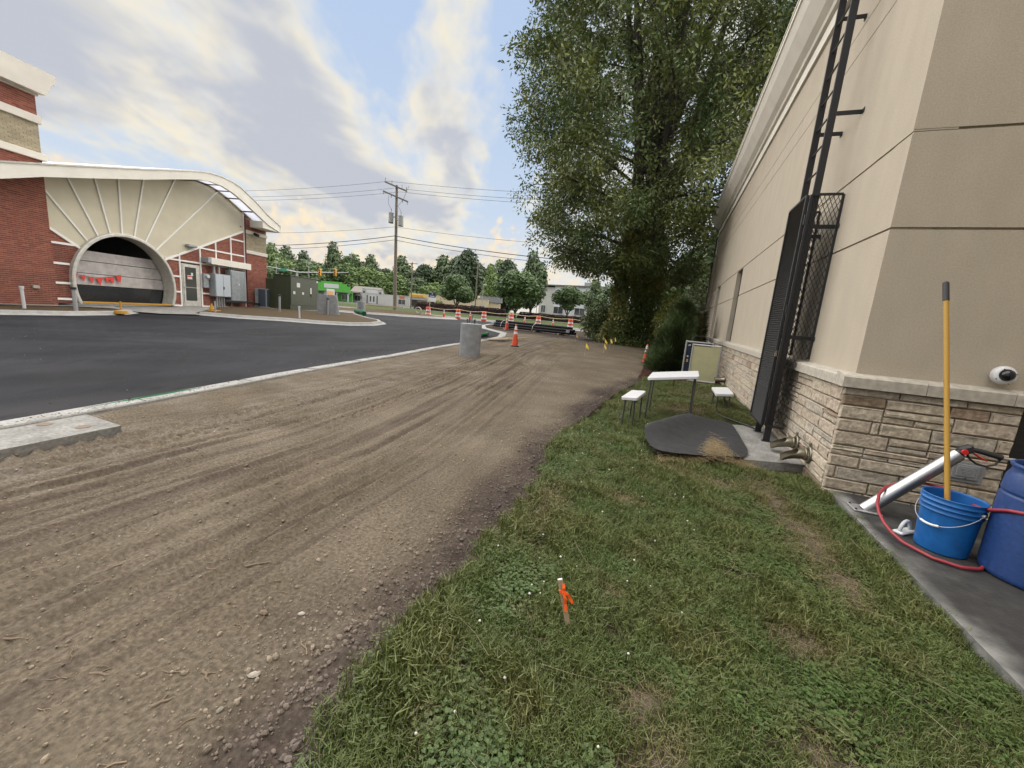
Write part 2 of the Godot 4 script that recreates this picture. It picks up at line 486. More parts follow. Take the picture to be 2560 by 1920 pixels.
	M("straw_mulch", Color(0.19, 0.14, 0.085), 0.97, {"spec": 0.2, "tex": noise_tex(0.15, grey(0.4), grey(1.0), 512, 3, 4, 44), "scale": 0.8, "nrm": noise_tex(0.15, grey(0), grey(1), 512, 3, 4, 44, 10.0)})
	M("far_grass", Color(0.105, 0.145, 0.034), 0.95, {"spec": 0.2, "tex": noise_tex(0.1, grey(0.55), grey(1.0), 512, 3, 5, 45), "scale": 0.25, "detail": noise_tex(0.02, grey(0.7), grey(1.0), 512, 3, 4, 46), "dscale": 0.03})
	M("grass", Color(1, 1, 1), 0.6, {"vc": true, "back": grey(0.5)})
	M("straw", Color(1, 1, 1), 0.75, {"vc": true, "back": grey(0.2)})
	M("clover_flower", Color(0.55, 0.54, 0.48), 0.8)
	# plants
	M("bark", Color(0.10, 0.085, 0.065), 0.95, {"tex": noise_tex(0.05, grey(0.45), grey(1.0), 512, 3, 5, 51), "scale": 1.5, "nrm": noise_tex(0.05, grey(0), grey(1), 512, 3, 5, 51, 8.0)})
	M("leaf", Color(1, 1, 1), 0.5, {"vc": true, "back": grey(0.55)})
	for k in 6: M("foliage%d" % k, [Color(0.050, 0.075, 0.024), Color(0.085, 0.125, 0.030), Color(0.062, 0.095, 0.028), Color(0.036, 0.056, 0.022), Color(0.105, 0.145, 0.036), Color(0.075, 0.10, 0.04)][k] * 1.65, 0.6, {"vc": true, "back": grey(0.55)})
	M("hedge", Color(0.060, 0.026, 0.026), 0.7, {"vc": true, "back": grey(0.3)})
	# small things
	M("black_metal", Color(0.012, 0.012, 0.014), 0.42, {"spec": 0.5})
	M("blue_bucket", Color(0.007, 0.115, 0.38), 0.42, {"tex": coarse, "scale": 3.0, "world": false})
	M("blue_drum", Color(0.016, 0.055, 0.20), 0.5, {"tex": noise_tex(0.03, grey(0.72), grey(1.0), 512, 3, 5, 61), "scale": 2.5, "world": false})
	M("handle_yellow", Color(0.50, 0.28, 0.035), 0.5, {"tex": fine, "scale": 8.0, "world": false})
	M("black_rubber", Color(0.018, 0.018, 0.020), 0.55)
	M("mat_rubber", Color(0.024, 0.025, 0.028), 0.75, {"tex": noise_tex(0.02, grey(0.6), grey(1.0), 512, 3, 5, 62), "scale": 1.2})
	M("steel", Color(0.46, 0.46, 0.455), 0.38, {"metal": 1.0, "nrm": noise_tex(0.03, grey(0), grey(1), 256, 3, 3, 63, 1.5), "nscale": 0.12, "scale": 3.0, "world": false})
	M("galv", Color(0.42, 0.42, 0.43), 0.45, {"metal": 0.7})
	M("hose_red", Color(0.24, 0.022, 0.032), 0.5)
	M("red_plastic", Color(0.55, 0.02, 0.02), 0.4)
	M("white_plastic", Color(0.55, 0.55, 0.55), 0.35)
	M("table_white", Color(0.52, 0.52, 0.53), 0.45)
	M("leg_grey", Color(0.06, 0.062, 0.065), 0.5, {"metal": 0.3})
	M("brass", Color(0.34, 0.31, 0.23), 0.38, {"metal": 0.85, "tex": fine, "scale": 4.0})
	M("hatch_grey", Color(0.28, 0.29, 0.30), 0.55, {"tex": fine, "scale": 4.0})
	M("board_face", Color(0.48, 0.46, 0.27), 0.6, {"tex": N.white_trim.albedo_texture, "scale": 1.2})
	M("navy", Color(0.008, 0.016, 0.035), 0.5)
	M("lettering_white", Color(0.75, 0.75, 0.75), 0.6)
	M("lettering_yellow", Color(0.75, 0.48, 0.05), 0.6)
	M("cone_orange", Color(0.62, 0.07, 0.02), 0.5, {"tex": coarse, "scale": 2.0})
	M("reflect_white", Color(0.52, 0.52, 0.52), 0.5)
	M("pale_wood", Color(0.50, 0.38, 0.25), 0.8, {"tex": fine, "scale": 6.0, "world": false})
	M("ribbon_orange", Color(0.95, 0.13, 0.015), 0.5, {"back": Color(0.4, 0.1, 0.02)})
	M("tape_yellow", Color(0.70, 0.64, 0.30), 0.5, {"back": grey(0.4)})
	M("flag_yellow", Color(0.75, 0.52, 0.03), 0.5, {"back": grey(0.3)})
	M("pipe_black", Color(0.012, 0.012, 0.013), 0.6, {"spec": 0.25})
	M("green_plastic", Color(0.010, 0.075, 0.03), 0.8, {"spec": 0.2})
	M("pole_wood", Color(0.25, 0.21, 0.165), 0.9, {"tex": noise_tex(0.06, grey(0.6), grey(1.0), 512, 3, 5, 64), "scale": 1.0})
	M("can_grey", Color(0.27, 0.285, 0.275), 0.5)
	M("wire", Color(0.03, 0.03, 0.032), 0.6)
	M("signal_yellow", Color(0.70, 0.33, 0.02), 0.5)
	M("sign_green", Color(0.02, 0.22, 0.11), 0.5)
	M("root", Color(0.15, 0.11, 0.075), 0.9)
	M("pebble_white", Color(0.42, 0.40, 0.36), 0.8)

# ------------------------------------------------------------------ ground
func grid(xs: Array, zs: Array, f: Callable, colour = null) -> MB:
	var mb := MB.new()
	var w := xs.size()
	for j in zs.size():
		for i in w:
			var p: Vector3 = f.call(xs[i], zs[j])
			if colour != null: mb.col = colour.call(p.x, p.z)
			mb.v.append(p); mb.c.append(mb.col); mb.uv.append(Vector2(p.x, p.z)); mb.n.append(Vector3.UP)
	for j in zs.size():
		for i in w:
			var k := j * w + i
			var dx := mb.v[j * w + mini(i + 1, w - 1)] - mb.v[j * w + maxi(i - 1, 0)]
			var dz := mb.v[mini(j + 1, zs.size() - 1) * w + i] - mb.v[maxi(j - 1, 0) * w + i]
			var nn := dx.cross(dz).normalized()
			mb.n[k] = nn if nn.y > 0.0 else -nn
	var flip := (mb.v[1] - mb.v[0]).cross(mb.v[w] - mb.v[0]).y > 0.0
	for j in zs.size() - 1:
		for i in w - 1:
			var k := j * w + i
			if flip: mb.ix.append_array([k, k + w + 1, k + 1, k, k + w, k + w + 1])
			else: mb.ix.append_array([k, k + 1, k + w + 1, k, k + w + 1, k + w])
	return mb

func span(a: float, b: float, n: int) -> Array:
	var r := []
	for k in n + 1: r.append(lerpf(a, b, float(k) / n))
	return r

func track(x: float, z: float) -> float: return x + 0.165 * maxf(0.0, -z - 3.2) * (1.0 if z > -14.0 else 14.0 / -z)

func dirt_y(x: float, z: float) -> float:
	var t := track(x, z)
	var n := fn.get_noise_2d(x * 30.0, z * 30.0)
	var y := 0.018 * n
	var e := x - edge_x(z)
	if e > 0.0: return y * 0.4 + lawn_y(x, z) - 0.012
	# scraped ridges that follow the machine's run
	var wob := 0.05 * fn2.get_noise_2d(x * 12.0, z * 6.0)
	var amp := sm(-6.2, -3.9, t) * sm(-1.35, -2.1, t) * (0.35 + 0.65 * sm(-0.15, 0.2, fn.get_noise_2d(x * 26.0 + 300.0, z * 14.0)))
	var wv := t + wob
	y += amp * (0.034 * fn2.get_noise_2d(wv * 420.0, z * 5.0 + 40.0) + 0.028 * fn.get_noise_2d(wv * 900.0, z * 9.0) + 0.012 * fn.get_noise_2d(wv * 1900.0, z * 40.0))
	for r in [-2.15, -2.62, -2.95, -3.35, -3.05, -3.62]:
		var on := sm(-0.12, 0.12, fn2.get_noise_2d(r * 900.0, z * 22.0))
		y += on * (0.015 * exp(-pow((wv - r - 0.06) / 0.03, 2)) - 0.026 * exp(-pow((wv - r) / 0.028, 2)))
	# lug prints of tyres: two runs of cleats
	for r in [[-3.72, -3.4, -10.0], [-4.62, 0.0, -6.6], [-2.5, -6.5, -12.0]]:
		if z < r[1] and z > r[2]:
			var u: float = (t - r[0])
			if absf(u) < 0.30:
				var side := signf(u)
				var ph := fposmod(z * 7.2 + absf(u) * 3.2 + (0.5 if side > 0.0 else 0.0), 1.0)
				var m := sm(0.30, 0.24, absf(u)) * sm(0.02, 0.05, absf(u))
				y += m * (0.036 * sm(0.0, 0.18, ph) * sm(0.62, 0.42, ph) - 0.018)
	y += 0.065 * sm(0.55, 0.05, x - kerb_x(z) - 0.37 + 0.12 * n)
	# crumbly bank along the turf
	var k := sm(-0.55, -0.1, e)
	y += k * (0.03 * fn.get_noise_2d(x * 260.0, z * 260.0) + 0.02 * fn2.get_noise_2d(x * 600.0, z * 600.0) - 0.02)
	y += 0.012 * fn.get_noise_2d(x * 700.0 + z * 300.0, z * 260.0) * sm(0.05, 0.3, fn2.get_noise_2d(x * 40.0, z * 40.0 + 77.0))
	y += 0.010 * fn2.get_noise_2d(x * 420.0, z * 420.0) * (0.5 + 0.5 * sm(-4.2, -5.0, t))
	return y

func dirt_col(x: float, z: float) -> Color:
	var e := x - edge_x(z)
	var n := fn.get_noise_2d(x * 22.0 + 70.0, z * 22.0)
	var n2 := fn2.get_noise_2d(x * 110.0, z * 60.0)
	var c := Color(0.273, 0.225, 0.168).lerp(Color(0.224, 0.181, 0.132), clampf(0.5 + n * 1.6, 0, 1))
	var t := track(x, z)
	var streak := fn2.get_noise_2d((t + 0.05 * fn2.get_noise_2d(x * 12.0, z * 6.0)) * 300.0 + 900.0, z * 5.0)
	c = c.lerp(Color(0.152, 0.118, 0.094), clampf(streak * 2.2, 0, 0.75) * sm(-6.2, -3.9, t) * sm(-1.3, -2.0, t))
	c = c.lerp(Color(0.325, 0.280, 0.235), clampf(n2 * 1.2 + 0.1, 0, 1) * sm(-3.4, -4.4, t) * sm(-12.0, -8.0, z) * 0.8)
	if z < -14.0: c = c.lerp(Color(0.277, 0.216, 0.139), sm(-0.05, 0.35, n2 + n) * sm(-14.0, -17.0, z) * 0.8)
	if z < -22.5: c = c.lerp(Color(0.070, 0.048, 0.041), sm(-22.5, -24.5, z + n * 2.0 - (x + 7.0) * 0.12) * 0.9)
	if e < 0.0:
		c = c.lerp(Color(0.094, 0.072, 0.066), sm(-0.62, -0.08, e + n * 0.35 + n2 * 0.15) * 0.85)
	else:
		c = Color(0.070, 0.059, 0.041).lerp(Color(0.104, 0.086, 0.050), clampf(0.5 + n, 0, 1)).lerp(Color(0.200, 0.162, 0.118), worn(x, z))
	if z < -11.6 and x > -0.6: c = c.lerp(Color(0.097, 0.044, 0.032), sm(-11.6, -12.3, z + n))
	return c

func ground() -> void:
	var xs := []
	var zs := []
	for k in range(-40, 41): xs.append(signf(k) * pow(absf(k) / 40.0, 1.8) * 700.0)
	for k in range(-10, 81): zs.append(-signf(k) * pow(absf(k) / 80.0, 2.0) * 800.0)
	setting("ground", grid(xs, zs, func(x, z):
		var w: float = -0.12 * x - 0.993 * z
		return Vector3(x, g(x, z) - 0.16 * sm(41.0, 38.0, w), z)), N.far_grass)
	# bare earth between kerb and beige building
	zs = []
	var z := 1.2
	while z > -39.4:
		zs.append(z)
		z -= clampf(0.026 + maxf(0.0, -z - 1.0) * 0.0085, 0.026, 0.30)
	var us := []
	for k in 281: us.append(k / 280.0)
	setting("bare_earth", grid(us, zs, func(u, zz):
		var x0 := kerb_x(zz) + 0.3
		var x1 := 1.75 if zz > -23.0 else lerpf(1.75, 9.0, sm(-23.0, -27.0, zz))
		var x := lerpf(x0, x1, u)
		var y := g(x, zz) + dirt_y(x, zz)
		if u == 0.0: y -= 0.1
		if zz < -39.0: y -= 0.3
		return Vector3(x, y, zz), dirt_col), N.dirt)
	# asphalt lot
	zs = span(9.0, -39.4, 220)
	us = []
	for k in 161: us.append(pow(k / 160.0, 1.5))
	setting("asphalt_lot", grid(us, zs, func(u, zz):
		var x := lerpf(kerb_x(zz) + 0.06, -60.0, u)
		return Vector3(x, g(x, zz) + 0.055, zz), func(x, zz):
		var q := track(x, zz) * 0.9
		var n := fn.get_noise_2d(q * 55.0, zz * 9.0) + 0.5 * fn2.get_noise_2d(x * 60.0, zz * 60.0)
		var arc := Vector2(x + 26.0, zz + 18.0).length()
		var tyre := sm(0.10, 0.35, fn2.get_noise_2d(arc * 120.0, 40.0 + atan2(zz + 18.0, x + 26.0) * 30.0)) 
		var dust := sm(1.2, 0.0, kerb_x(zz) - x + 0.5 * fn.get_noise_2d(x * 80.0, zz * 80.0)) * 0.6 + sm(0.12, 0.4, fn2.get_noise_2d(x * 9.0 + 60.0, zz * 9.0)) * 0.4
		var c := Color(0.60, 0.60, 0.61).lerp(Color(0.80, 0.80, 0.80), clampf(0.3 + n, 0, 1))
		c = c.lerp(Color(1.0, 0.93, 0.84), clampf(dust * (0.6 + n), 0, 0.8))
		return c.lerp(Color(0.45, 0.45, 0.46), tyre * 0.7)), N.asphalt)
	# the road crossing beyond, laid along its own axis
	var along := Vector3(0.993, 0, -0.12)
	var off := Vector3(-0.12, 0, -0.993)
	var strip := func(w0: float, w1: float, up: float) -> MB:
		return grid(span(-160.0, 110.0, 90), span(w0, w1, 3), func(a, w):
			var p: Vector3 = along * a + off * w
			return Vector3(p.x, g(p.x, p.z) + up, p.z))
	setting("road", strip.call(41.6, 50.5, 0.012), N.road)
	setting("gutter", strip.call(39.2, 41.6, 0.03), N.concrete)
	setting("pavement", strip.call(72.0, 73.6, 0.05), N.concrete)
	setting("store_parking", strip.call(82.0, 96.0, 0.02), N.road)
	for k in 12:
		var mb := MB.new()
		var a: Vector3 = along * (-70.0 + k * 9.0) + off * 46.2
		mb.bar(G(a.x, a.z, 0.022), G(a.x + 2.98, a.z - 0.36, 0.022), 0.12, 0.006)
		var o := part("lane_dash", mb, N.paper, get_node("road"))
		o.position = Vector3.ZERO

func kerb_run(called: String, pts: Array, width: float, up0: float, up1: float, parent_name := "") -> void:
	# a kerb along a polyline of Vector2(x, z); the body lies on the right-hand side of the run
	var mb := MB.new()
	var dense := []
	for k in pts.size() - 1:
		var n := maxi(1, int(pts[k].distance_to(pts[k + 1]) / 0.6))
		for j in n: dense.append(pts[k].lerp(pts[k + 1], float(j) / n))
	dense.append(pts[-1])
	var prev := []
	for k in dense.size():
		var t: Vector2 = (dense[mini(k + 1, dense.size() - 1)] - dense[maxi(k - 1, 0)]).normalized()
		var s := Vector2(-t.y, t.x)
		var row := []
		for q in [[0.0, up0 - 0.16], [0.0, up0], [width * 0.45, up0 + 0.3 * (up1 - up0)], [width * 0.62, up1 - 0.012], [width * 0.68, up1], [width * 0.97, up1], [width, up1 - 0.015], [width, up0 - 0.16]]:
			var p: Vector2 = dense[k] + s * q[0]
			row.append(Vector3(p.x, g(p.x, p.y) + q[1], p.y))
		if k > 0:
			for j in row.size() - 1: mb.quad(prev[j + 1], prev[j], row[j], row[j + 1])
		prev = row
	setting(called, mb, N.kerb)

func bed(called: String, poly: Array, up: float, mat: Material, mound := 0.0) -> void:
	var pp := PackedVector2Array(poly)
	var pts := PackedVector2Array(poly)
	var lo := pp[0]; var hi := pp[0]
	for p in pp:
		lo = lo.min(p); hi = hi.max(p)
	for k in pp.size():
		var n := int(pp[k].distance_to(pp[(k + 1) % pp.size()]) / 0.7)
		for j in range(1, n): pts.append(pp[k].lerp(pp[(k + 1) % pp.size()], float(j) / n))
	var x := lo.x + 0.35
	while x < hi.x:
		var y := lo.y + 0.35
		while y < hi.y:
			var q := Vector2(x + rng.randf_range(-0.1, 0.1), y + rng.randf_range(-0.1, 0.1))
			if Geometry2D.is_point_in_polygon(q, pp): pts.append(q)
			y += 0.7
		x += 0.7
	var tr := Geometry2D.triangulate_delaunay(pts)
	var mb := MB.new()
	var mid := (lo + hi) * 0.5
	for k in pts.size():
		var q := pts[k]
		var d := 9.0
		for j in pp.size():
			d = minf(d, q.distance_to(Geometry2D.get_closest_point_to_segment(q, pp[j], pp[(j + 1) % pp.size()])))
		mb.v.append(Vector3(q.x, g(q.x, q.y) + up + mound * sm(0.0, 2.2, d) + 0.03 * fn.get_noise_2d(q.x * 60.0, q.y * 60.0) * sm(0.0, 0.5, d), q.y))
		mb.n.append(Vector3.UP); mb.c.append(Color(1, 1, 1)); mb.uv.append(q)
	for k in range(0, tr.size(), 3):
		var c := (pts[tr[k]] + pts[tr[k + 1]] + pts[tr[k + 2]]) / 3.0
		if Geometry2D.is_point_in_polygon(c, pp):
			var a := tr[k]; var b := tr[k + 1]; var d := tr[k + 2]
			if (mb.v[d] - mb.v[a]).cross(mb.v[b] - mb.v[a]).y < 0.0:
				var s := b; b = d; d = s
			mb.ix.append_array([a, b, d])
	setting(called, mb, mat)

func kerbs_and_beds() -> void:
	var run := []
	for k in KERB_Z.size(): run.append(Vector2(KERB_X[k], KERB_Z[k]))
	kerb_run("kerb", run, 0.37, 0.06, 0.10)
	var kj := MB.new()
	for k in 12:
		var z0 := 0.3 - k * 1.55
		kj.bar(Vector3(kerb_x(z0) + 0.01, g(kerb_x(z0), z0) + 0.066, z0), Vector3(kerb_x(z0) + 0.24, g(kerb_x(z0), z0) + 0.102, z0), 0.008, 0.006)
		kj.bar(Vector3(kerb_x(z0) + 0.24, g(kerb_x(z0), z0) + 0.101, z0), Vector3(kerb_x(z0) + 0.37, g(kerb_x(z0), z0) + 0.101, z0), 0.008, 0.004)
	part("joint", kj, N.mulch, get_node("kerb"))
	# planting strips in front of the brick building
	var k1 := [Vector2(-20.6, 8), Vector2(-20.1, -1), Vector2(-19.78, -6.1), Vector2(-19.5, -7.7), Vector2(-19.9, -9.3), Vector2(-20.8, -10.2)]
	kerb_run("kerb", k1, -0.42, 0.06, 0.19)
	bed("mulch_bed", [Vector2(-20.9, 8), Vector2(-20.4, -1), Vector2(-20.1, -6.1), Vector2(-19.85, -7.8), Vector2(-20.2, -9.1), Vector2(-21.0, -9.9), Vector2(-22.4, -8.6), Vector2(-21.6, -4.0), Vector2(-21.8, 8)], 0.17, N.straw_mulch, 0.03)
	var k2 := [Vector2(-20.0, -11.9), Vector2(-18.1, -12.6), Vector2(-16.8, -13.6), Vector2(-15.2, -14.35), Vector2(-14.2, -15.2), Vector2(-13.85, -16.6), Vector2(-14.3, -18.0), Vector2(-15.6, -19.4), Vector2(-17.4, -20.6), Vector2(-21.5, -23.9)]
	kerb_run("kerb", k2, -0.42, 0.06, 0.19)
	bed("mulch_bed", [Vector2(-20.3, -12.2), Vector2(-18.2, -12.95), Vector2(-16.9, -13.95), Vector2(-15.4, -14.7), Vector2(-14.55, -15.4), Vector2(-14.25, -16.6), Vector2(-14.65, -17.8), Vector2(-15.85, -19.1), Vector2(-17.6, -20.3), Vector2(-21.8, -23.6), Vector2(-26.5, -21.5), Vector2(-25.2, -17.5), Vector2(-23.9, -15.6)], 0.17, N.straw_mulch, 0.05)
	var k3 := [Vector2(-40.0, -24.6), Vector2(-30.0, -25.3), Vector2(-24.0, -26.2), Vector2(-20.6, -28.2), Vector2(-19.2, -30.2), Vector2(-18.9, -32.0), Vector2(-19.6, -34.5), Vector2(-20.0, -36.4)]
	kerb_run("kerb", k3, -0.42, 0.06, 0.19)
	bed("mulch_bed", [Vector2(-40.0, -24.9), Vector2(-30.0, -25.6), Vector2(-24.1, -26.5), Vector2(-20.85, -28.45), Vector2(-19.55, -30.3), Vector2(-19.25, -32.0), Vector2(-19.9, -34.3), Vector2(-20.3, -36.4), Vector2(-40, -34.0)], 0.17, N.straw_mulch, 0.05)
	# concrete apron and walk along the brick facade
	bed("concrete_walk", [Vector2(-23.0, -9.6), Vector2(-21.2, -10.1), Vector2(-20.1, -10.6), Vector2(-19.6, -11.9), Vector2(-20.5, -12.2), Vector2(-23.8, -15.6), Vector2(-24.9, -15.6), Vector2(-25.3, -14.0), Vector2(-23.2, -9.4), Vector2(-21.0, -1.0), Vector2(-21.6, 8.0), Vector2(-24.5, 8.0), Vector2(-23.6, -1.0)].slice(0, 8), 0.105, N.concrete)
	bed("concrete_walk", [Vector2(-22.0, 8), Vector2(-21.7, -4.0), Vector2(-22.4, -8.7), Vector2(-21.3, -10.0), Vector2(-23.6, -10.4), Vector2(-21.9, -4.5), Vector2(-24.0, 8.0)], 0.19, N.concrete)
	# pad of new concrete by the near kerb, with two test holes
	var mb := MB.new()
	var top := func(p: Vector2, d: float) -> Vector3: return Vector3(p.x, d, p.y)
	var pp := [Vector2(-5.64, -2.22), Vector2(-4.93, -2.20), Vector2(-4.87, -1.5), Vector2(-4.45, 3.0), Vector2(-5.15, 3.0), Vector2(-5.55, -1.6)]
	mb.slab(PackedVector2Array(pp), func(p, d): return Vector3(p.x, -d, p.y), -0.075, 0.1)
	var o := setting("concrete_pad", mb, N.concrete)
	for q in [Vector2(-5.44, -1.86), Vector2(-5.12, -2.0)]:
		mb = MB.new()
		mb.cyl(Vector3(q.x, 0.07, q.y), Vector3(q.x, 0.079, q.y), 0.055, 0.055, 14)
		part("round_cover", mb, N.root, o)
	# loose green strip of form liner left on the kerb
	mb = MB.new()
	for k in 14:
		var z0 := -2.28 - k * 0.095
		var w0 := 0.035 * sin(PI * pow(k / 14.0, 1.4)) + 0.004; var w1 := 0.035 * sin(PI * pow((k + 1) / 14.0, 1.4)) + 0.004
		var xa := kerb_x(z0) + 0.22; var xb := kerb_x(z0 - 0.095) + 0.22
		mb.quad(Vector3(xa + w0, 0.106, z0), Vector3(xb + w1, 0.106, z0 - 0.095), Vector3(xb - w1, 0.108, z0 - 0.095), Vector3(xa - w0, 0.108, z0))
	single("plastic_strip", mb, N.green_plastic, "thin green plastic strip lying along the pale kerb by the concrete pad", "plastic strip")

# ------------------------------------------------------------------ the beige building
func stone_mesh(w: float, h: float, d: float) -> ArrayMesh:   # rough-faced block, front towards +z, corner at origin
	var mb := MB.new()
	var b := minf(0.012, h * 0.16)
	var nx := 3; var ny := 2
	var P := []
	for j in ny + 1:
		for i in nx + 1:
			var x := lerpf(b, w - b, float(i) / nx); var y := lerpf(b, h - b, float(j) / ny)
			P.append(Vector3(x + rng.randf_range(-0.3, 0.3) * b, y + rng.randf_range(-0.3, 0.3) * b, d + rng.randf_range(-0.007, 0.006)))
	for j in ny:
		for i in nx:
			var k := j * (nx + 1) + i
			mb.quad(P[k], P[k + 1], P[k + nx + 2], P[k + nx + 1])
	var jit := func() -> float: return rng.randf_range(0.0, 0.005)
	var rim := [Vector3(jit.call(), jit.call(), d - b), Vector3(w - jit.call(), jit.call(), d - b), Vector3(w - jit.call(), h - jit.call(), d - b), Vector3(jit.call(), h - jit.call(), d - b)]
	var cor := [0, nx, (nx + 1) * (ny + 1) - 1, (nx + 1) * ny]
	for s in 4:
		var a: Vector3 = rim[s]; var e: Vector3 = rim[(s + 1) % 4]
		mb.quad(a, e, P[cor[(s + 1) % 4]], P[cor[s]])
		mb.quad(Vector3(a.x, a.y, 0), Vector3(e.x, e.y, 0), e, a)
	return mb.done()

func ashlar(length: float, height: float) -> Array:   # rectangles [x, y, w, h] of mixed ledge stone
	var out := []
	var y := 0.0
	while y < height - 0.02:
		var rh := minf([0.125, 0.10, 0.14, 0.115, 0.13][rng.randi() % 5], height - y)
		if height - y - rh < 0.05: rh = height - y
		var x := 0.0
		while x < length - 0.01:
			var w := rng.randf_range(0.24, 0.60)
			if rng.randf() < 0.10: w = rng.randf_range(0.06, 0.10)
			if length - x - w < 0.08: w = length - x
			if rh > 0.08 and rng.randf() < 0.14 and w > 0.14:
				var s := rng.randf_range(0.4, 0.6) * rh
				if w > 0.34 and rng.randf() < 0.5:
					var m := rng.randf_range(0.4, 0.6) * w
					out.append([x, y, m, s]); out.append([x + m, y, w - m, s])
				else: out.append([x, y, w, s])
				out.append([x, y + s, w, rh - s])
			else: out.append([x, y, w, rh])
			x += w
		y += rh
	return out

func beige_building() -> void:
	var B := thing("stucco_building", "beige stucco building with pale stone footing and white cornice beside the lawn", "building", Vector3(1.655, 0, -4.661))
	# local frame: x from the stone face of the long wall, z from the stone face of the short wall
	var sx := 0.08   # stucco stands back from stone
	var L := 18.55   # length of the long wall
	var W := 5.2
	var mb := MB.new()
	# long wall built round its window openings
	var wins := [[3.05, 4.18], [8.5, 9.55], [13.75, 14.85]]
	var y0 := 1.16; var yt := 6.2; var wy0 := 1.2; var wy1 := 3.32
	var x := sx; var T := 0.3
	var cur := sx
	for lift in [[y0, 2.53], [2.55, wy1]]:
		mb = MB.new()
		cur = sx
		for w in wins:
			mb.box(Vector3(x + T / 2, (lift[0] + lift[1]) / 2, -(cur + w[0]) / 2), Vector3(T, lift[1] - lift[0], w[0] - cur))
			cur = w[1]
		mb.box(Vector3(x + T / 2, (lift[0] + lift[1]) / 2, -(cur + L) / 2), Vector3(T, lift[1] - lift[0], L - cur))
		part("wall", mb, N.stucco, B)
	for seg in [[sx, 3.05], [4.18, 8.5], [9.55, 13.75], [14.85, L]]:
		mb = MB.new()
		mb.box(Vector3(x + T / 2 + 0.012, 2.54, -(seg[0] + seg[1]) / 2), Vector3(T - 0.024, 0.03, seg[1] - seg[0] - 0.04))
		part("joint_backing", mb, N.stucco, B)
	# stucco above, cut by reveal joints: separate lifts with a 12 mm gap over a dark backing
	for lift in [[3.342, 5.03], [5.042, 5.37], [5.382, 6.2]]:
		mb = MB.new()
		mb.box(Vector3(x + T / 2, (lift[0] + lift[1]) / 2, -(sx + L) / 2), Vector3(T, lift[1] - lift[0], L - sx))
		part("wall", mb, N.stucco, B)
	mb = MB.new()
	mb.box(Vector3(x + 0.165, 4.75, -(sx + L) / 2 - 0.01), Vector3(0.3, 2.86, L - sx - 0.06))
	part("joint_backing", mb, N.stucco, B)
	# short wall, in lifts with grooves at 2.54 and 3.35
	for lift in [[y0, 2.53], [2.552, 3.335], [3.357, 6.2], [6.2, 8.4]]:
		mb = MB.new()
		mb.box(Vector3(sx + 0.006 + W / 2, (lift[0] + lift[1]) / 2, -sx - T / 2 + 0.003), Vector3(W, lift[1] - lift[0] - (0.0 if lift[0] < 6 else 0.01), T))
		part("wall", mb, N.stucco, B)
	mb = MB.new()
	mb.box(Vector3(sx + 0.03 + W / 2, 3.2, -sx - T / 2 - 0.02), Vector3(W - 0.06, 4.2, T - 0.02))
	part("joint_backing", mb, N.stucco, B)
	# windows in the recesses
	for w in wins:
		mb = MB.new()
		mb.box(Vector3(x + 0.16, (wy0 + wy1) / 2, -(w[0] + w[1]) / 2), Vector3(0.02, wy1 - wy0, w[1] - w[0]))
		var win := part("window", mb, N.dark_glass, B)
		mb = MB.new()
		for zz in [w[0] + 0.025, w[1] - 0.025]: mb.box(Vector3(x + 0.14, (wy0 + wy1) / 2, -zz), Vector3(0.05, wy1 - wy0, 0.05))
		for yy in [wy0 + 0.025, 2.54, wy1 - 0.025]: mb.box(Vector3(x + 0.139, yy, -(w[0] + w[1]) / 2), Vector3(0.05, 0.05, w[1] - w[0] - 0.1))
		part("window_frame", mb, N.black_metal, win)
	# stone footing
	mb = MB.new()
	mb.box(Vector3(0.03 + 0.15, 0.5, -L / 2 - 0.02), Vector3(0.28, 1.18, L))
	mb.box(Vector3(1.25 / 2 + 0.03, 0.5, -0.18), Vector3(1.2, 1.18, 0.3))
	mb.box(Vector3(3.6, 0.5, -0.6), Vector3(4.7, 1.18, 0.8))
	part("mortar_bed", mb, N.mortar, B)
	var count := 0
	var rest := []
	for k in 9: rest.append([])
	var turn := Basis(Vector3.UP, -PI / 2)
	var list := []
	for s in ashlar(1.255, 1.12): list.append([Transform3D(Basis(), Vector3(s[0], s[1] - 0.04, -0.038)), s, 0.0])
	for s in ashlar(L - 0.2, 1.12): list.append([Transform3D(turn, Vector3(0.038, s[1] - 0.04, -0.04 - s[0] - s[2])), s, s[0] + 0.01])
	list.sort_custom(func(a, b): return a[2] < b[2])
	for it in list:
		var s: Array = it[1]
		var tone := rng.randi() % 9
		if tone in [5, 7, 8] and rng.randf() < 0.72: tone = rng.randi() % 5
		var gap := 0.005
		if it[2] > 0.0: it[0] = Transform3D(Basis(Vector3(0, 0, 1), Vector3.UP, Vector3(-1, 0, 0)), Vector3(0.038, s[1] - 0.04, -0.04 - s[0] - s[2]))
		var m := stone_mesh(s[2] - gap, s[3] - gap, 0.038 + rng.randf_range(-0.006, 0.006)) if count < 300 else null
		if count < 300:
			var o := part("stone", m, N["stone%d" % tone], B)
			o.transform = it[0]
			count += 1
		else: rest[tone].append(it)
	mb = MB.new()
	for tone in 9:
		for it in rest[tone]:
			var s: Array = it[1]
			mb.col = Color(1, 1, 1).darkened(0.0) if tone not in [5, 7, 8] else Color(0.55, 0.48, 0.42)
			mb.col = mb.col * rng.randf_range(0.85, 1.05)
			var c: Vector3 = it[0] * Vector3(s[2] / 2, s[3] / 2, 0.019)
			mb.cbox(c, Vector3(0.038 + rng.randf_range(-0.006, 0.006), s[3] - 0.008, s[2] - 0.008), 0.008)
	var fs: StandardMaterial3D = N.stone0.duplicate()
	fs.resource_name = "far_stone"
	fs.vertex_color_use_as_albedo = true
	var far := part("stonework", mb, fs, B)
	far.set_meta("kind", "stuff")
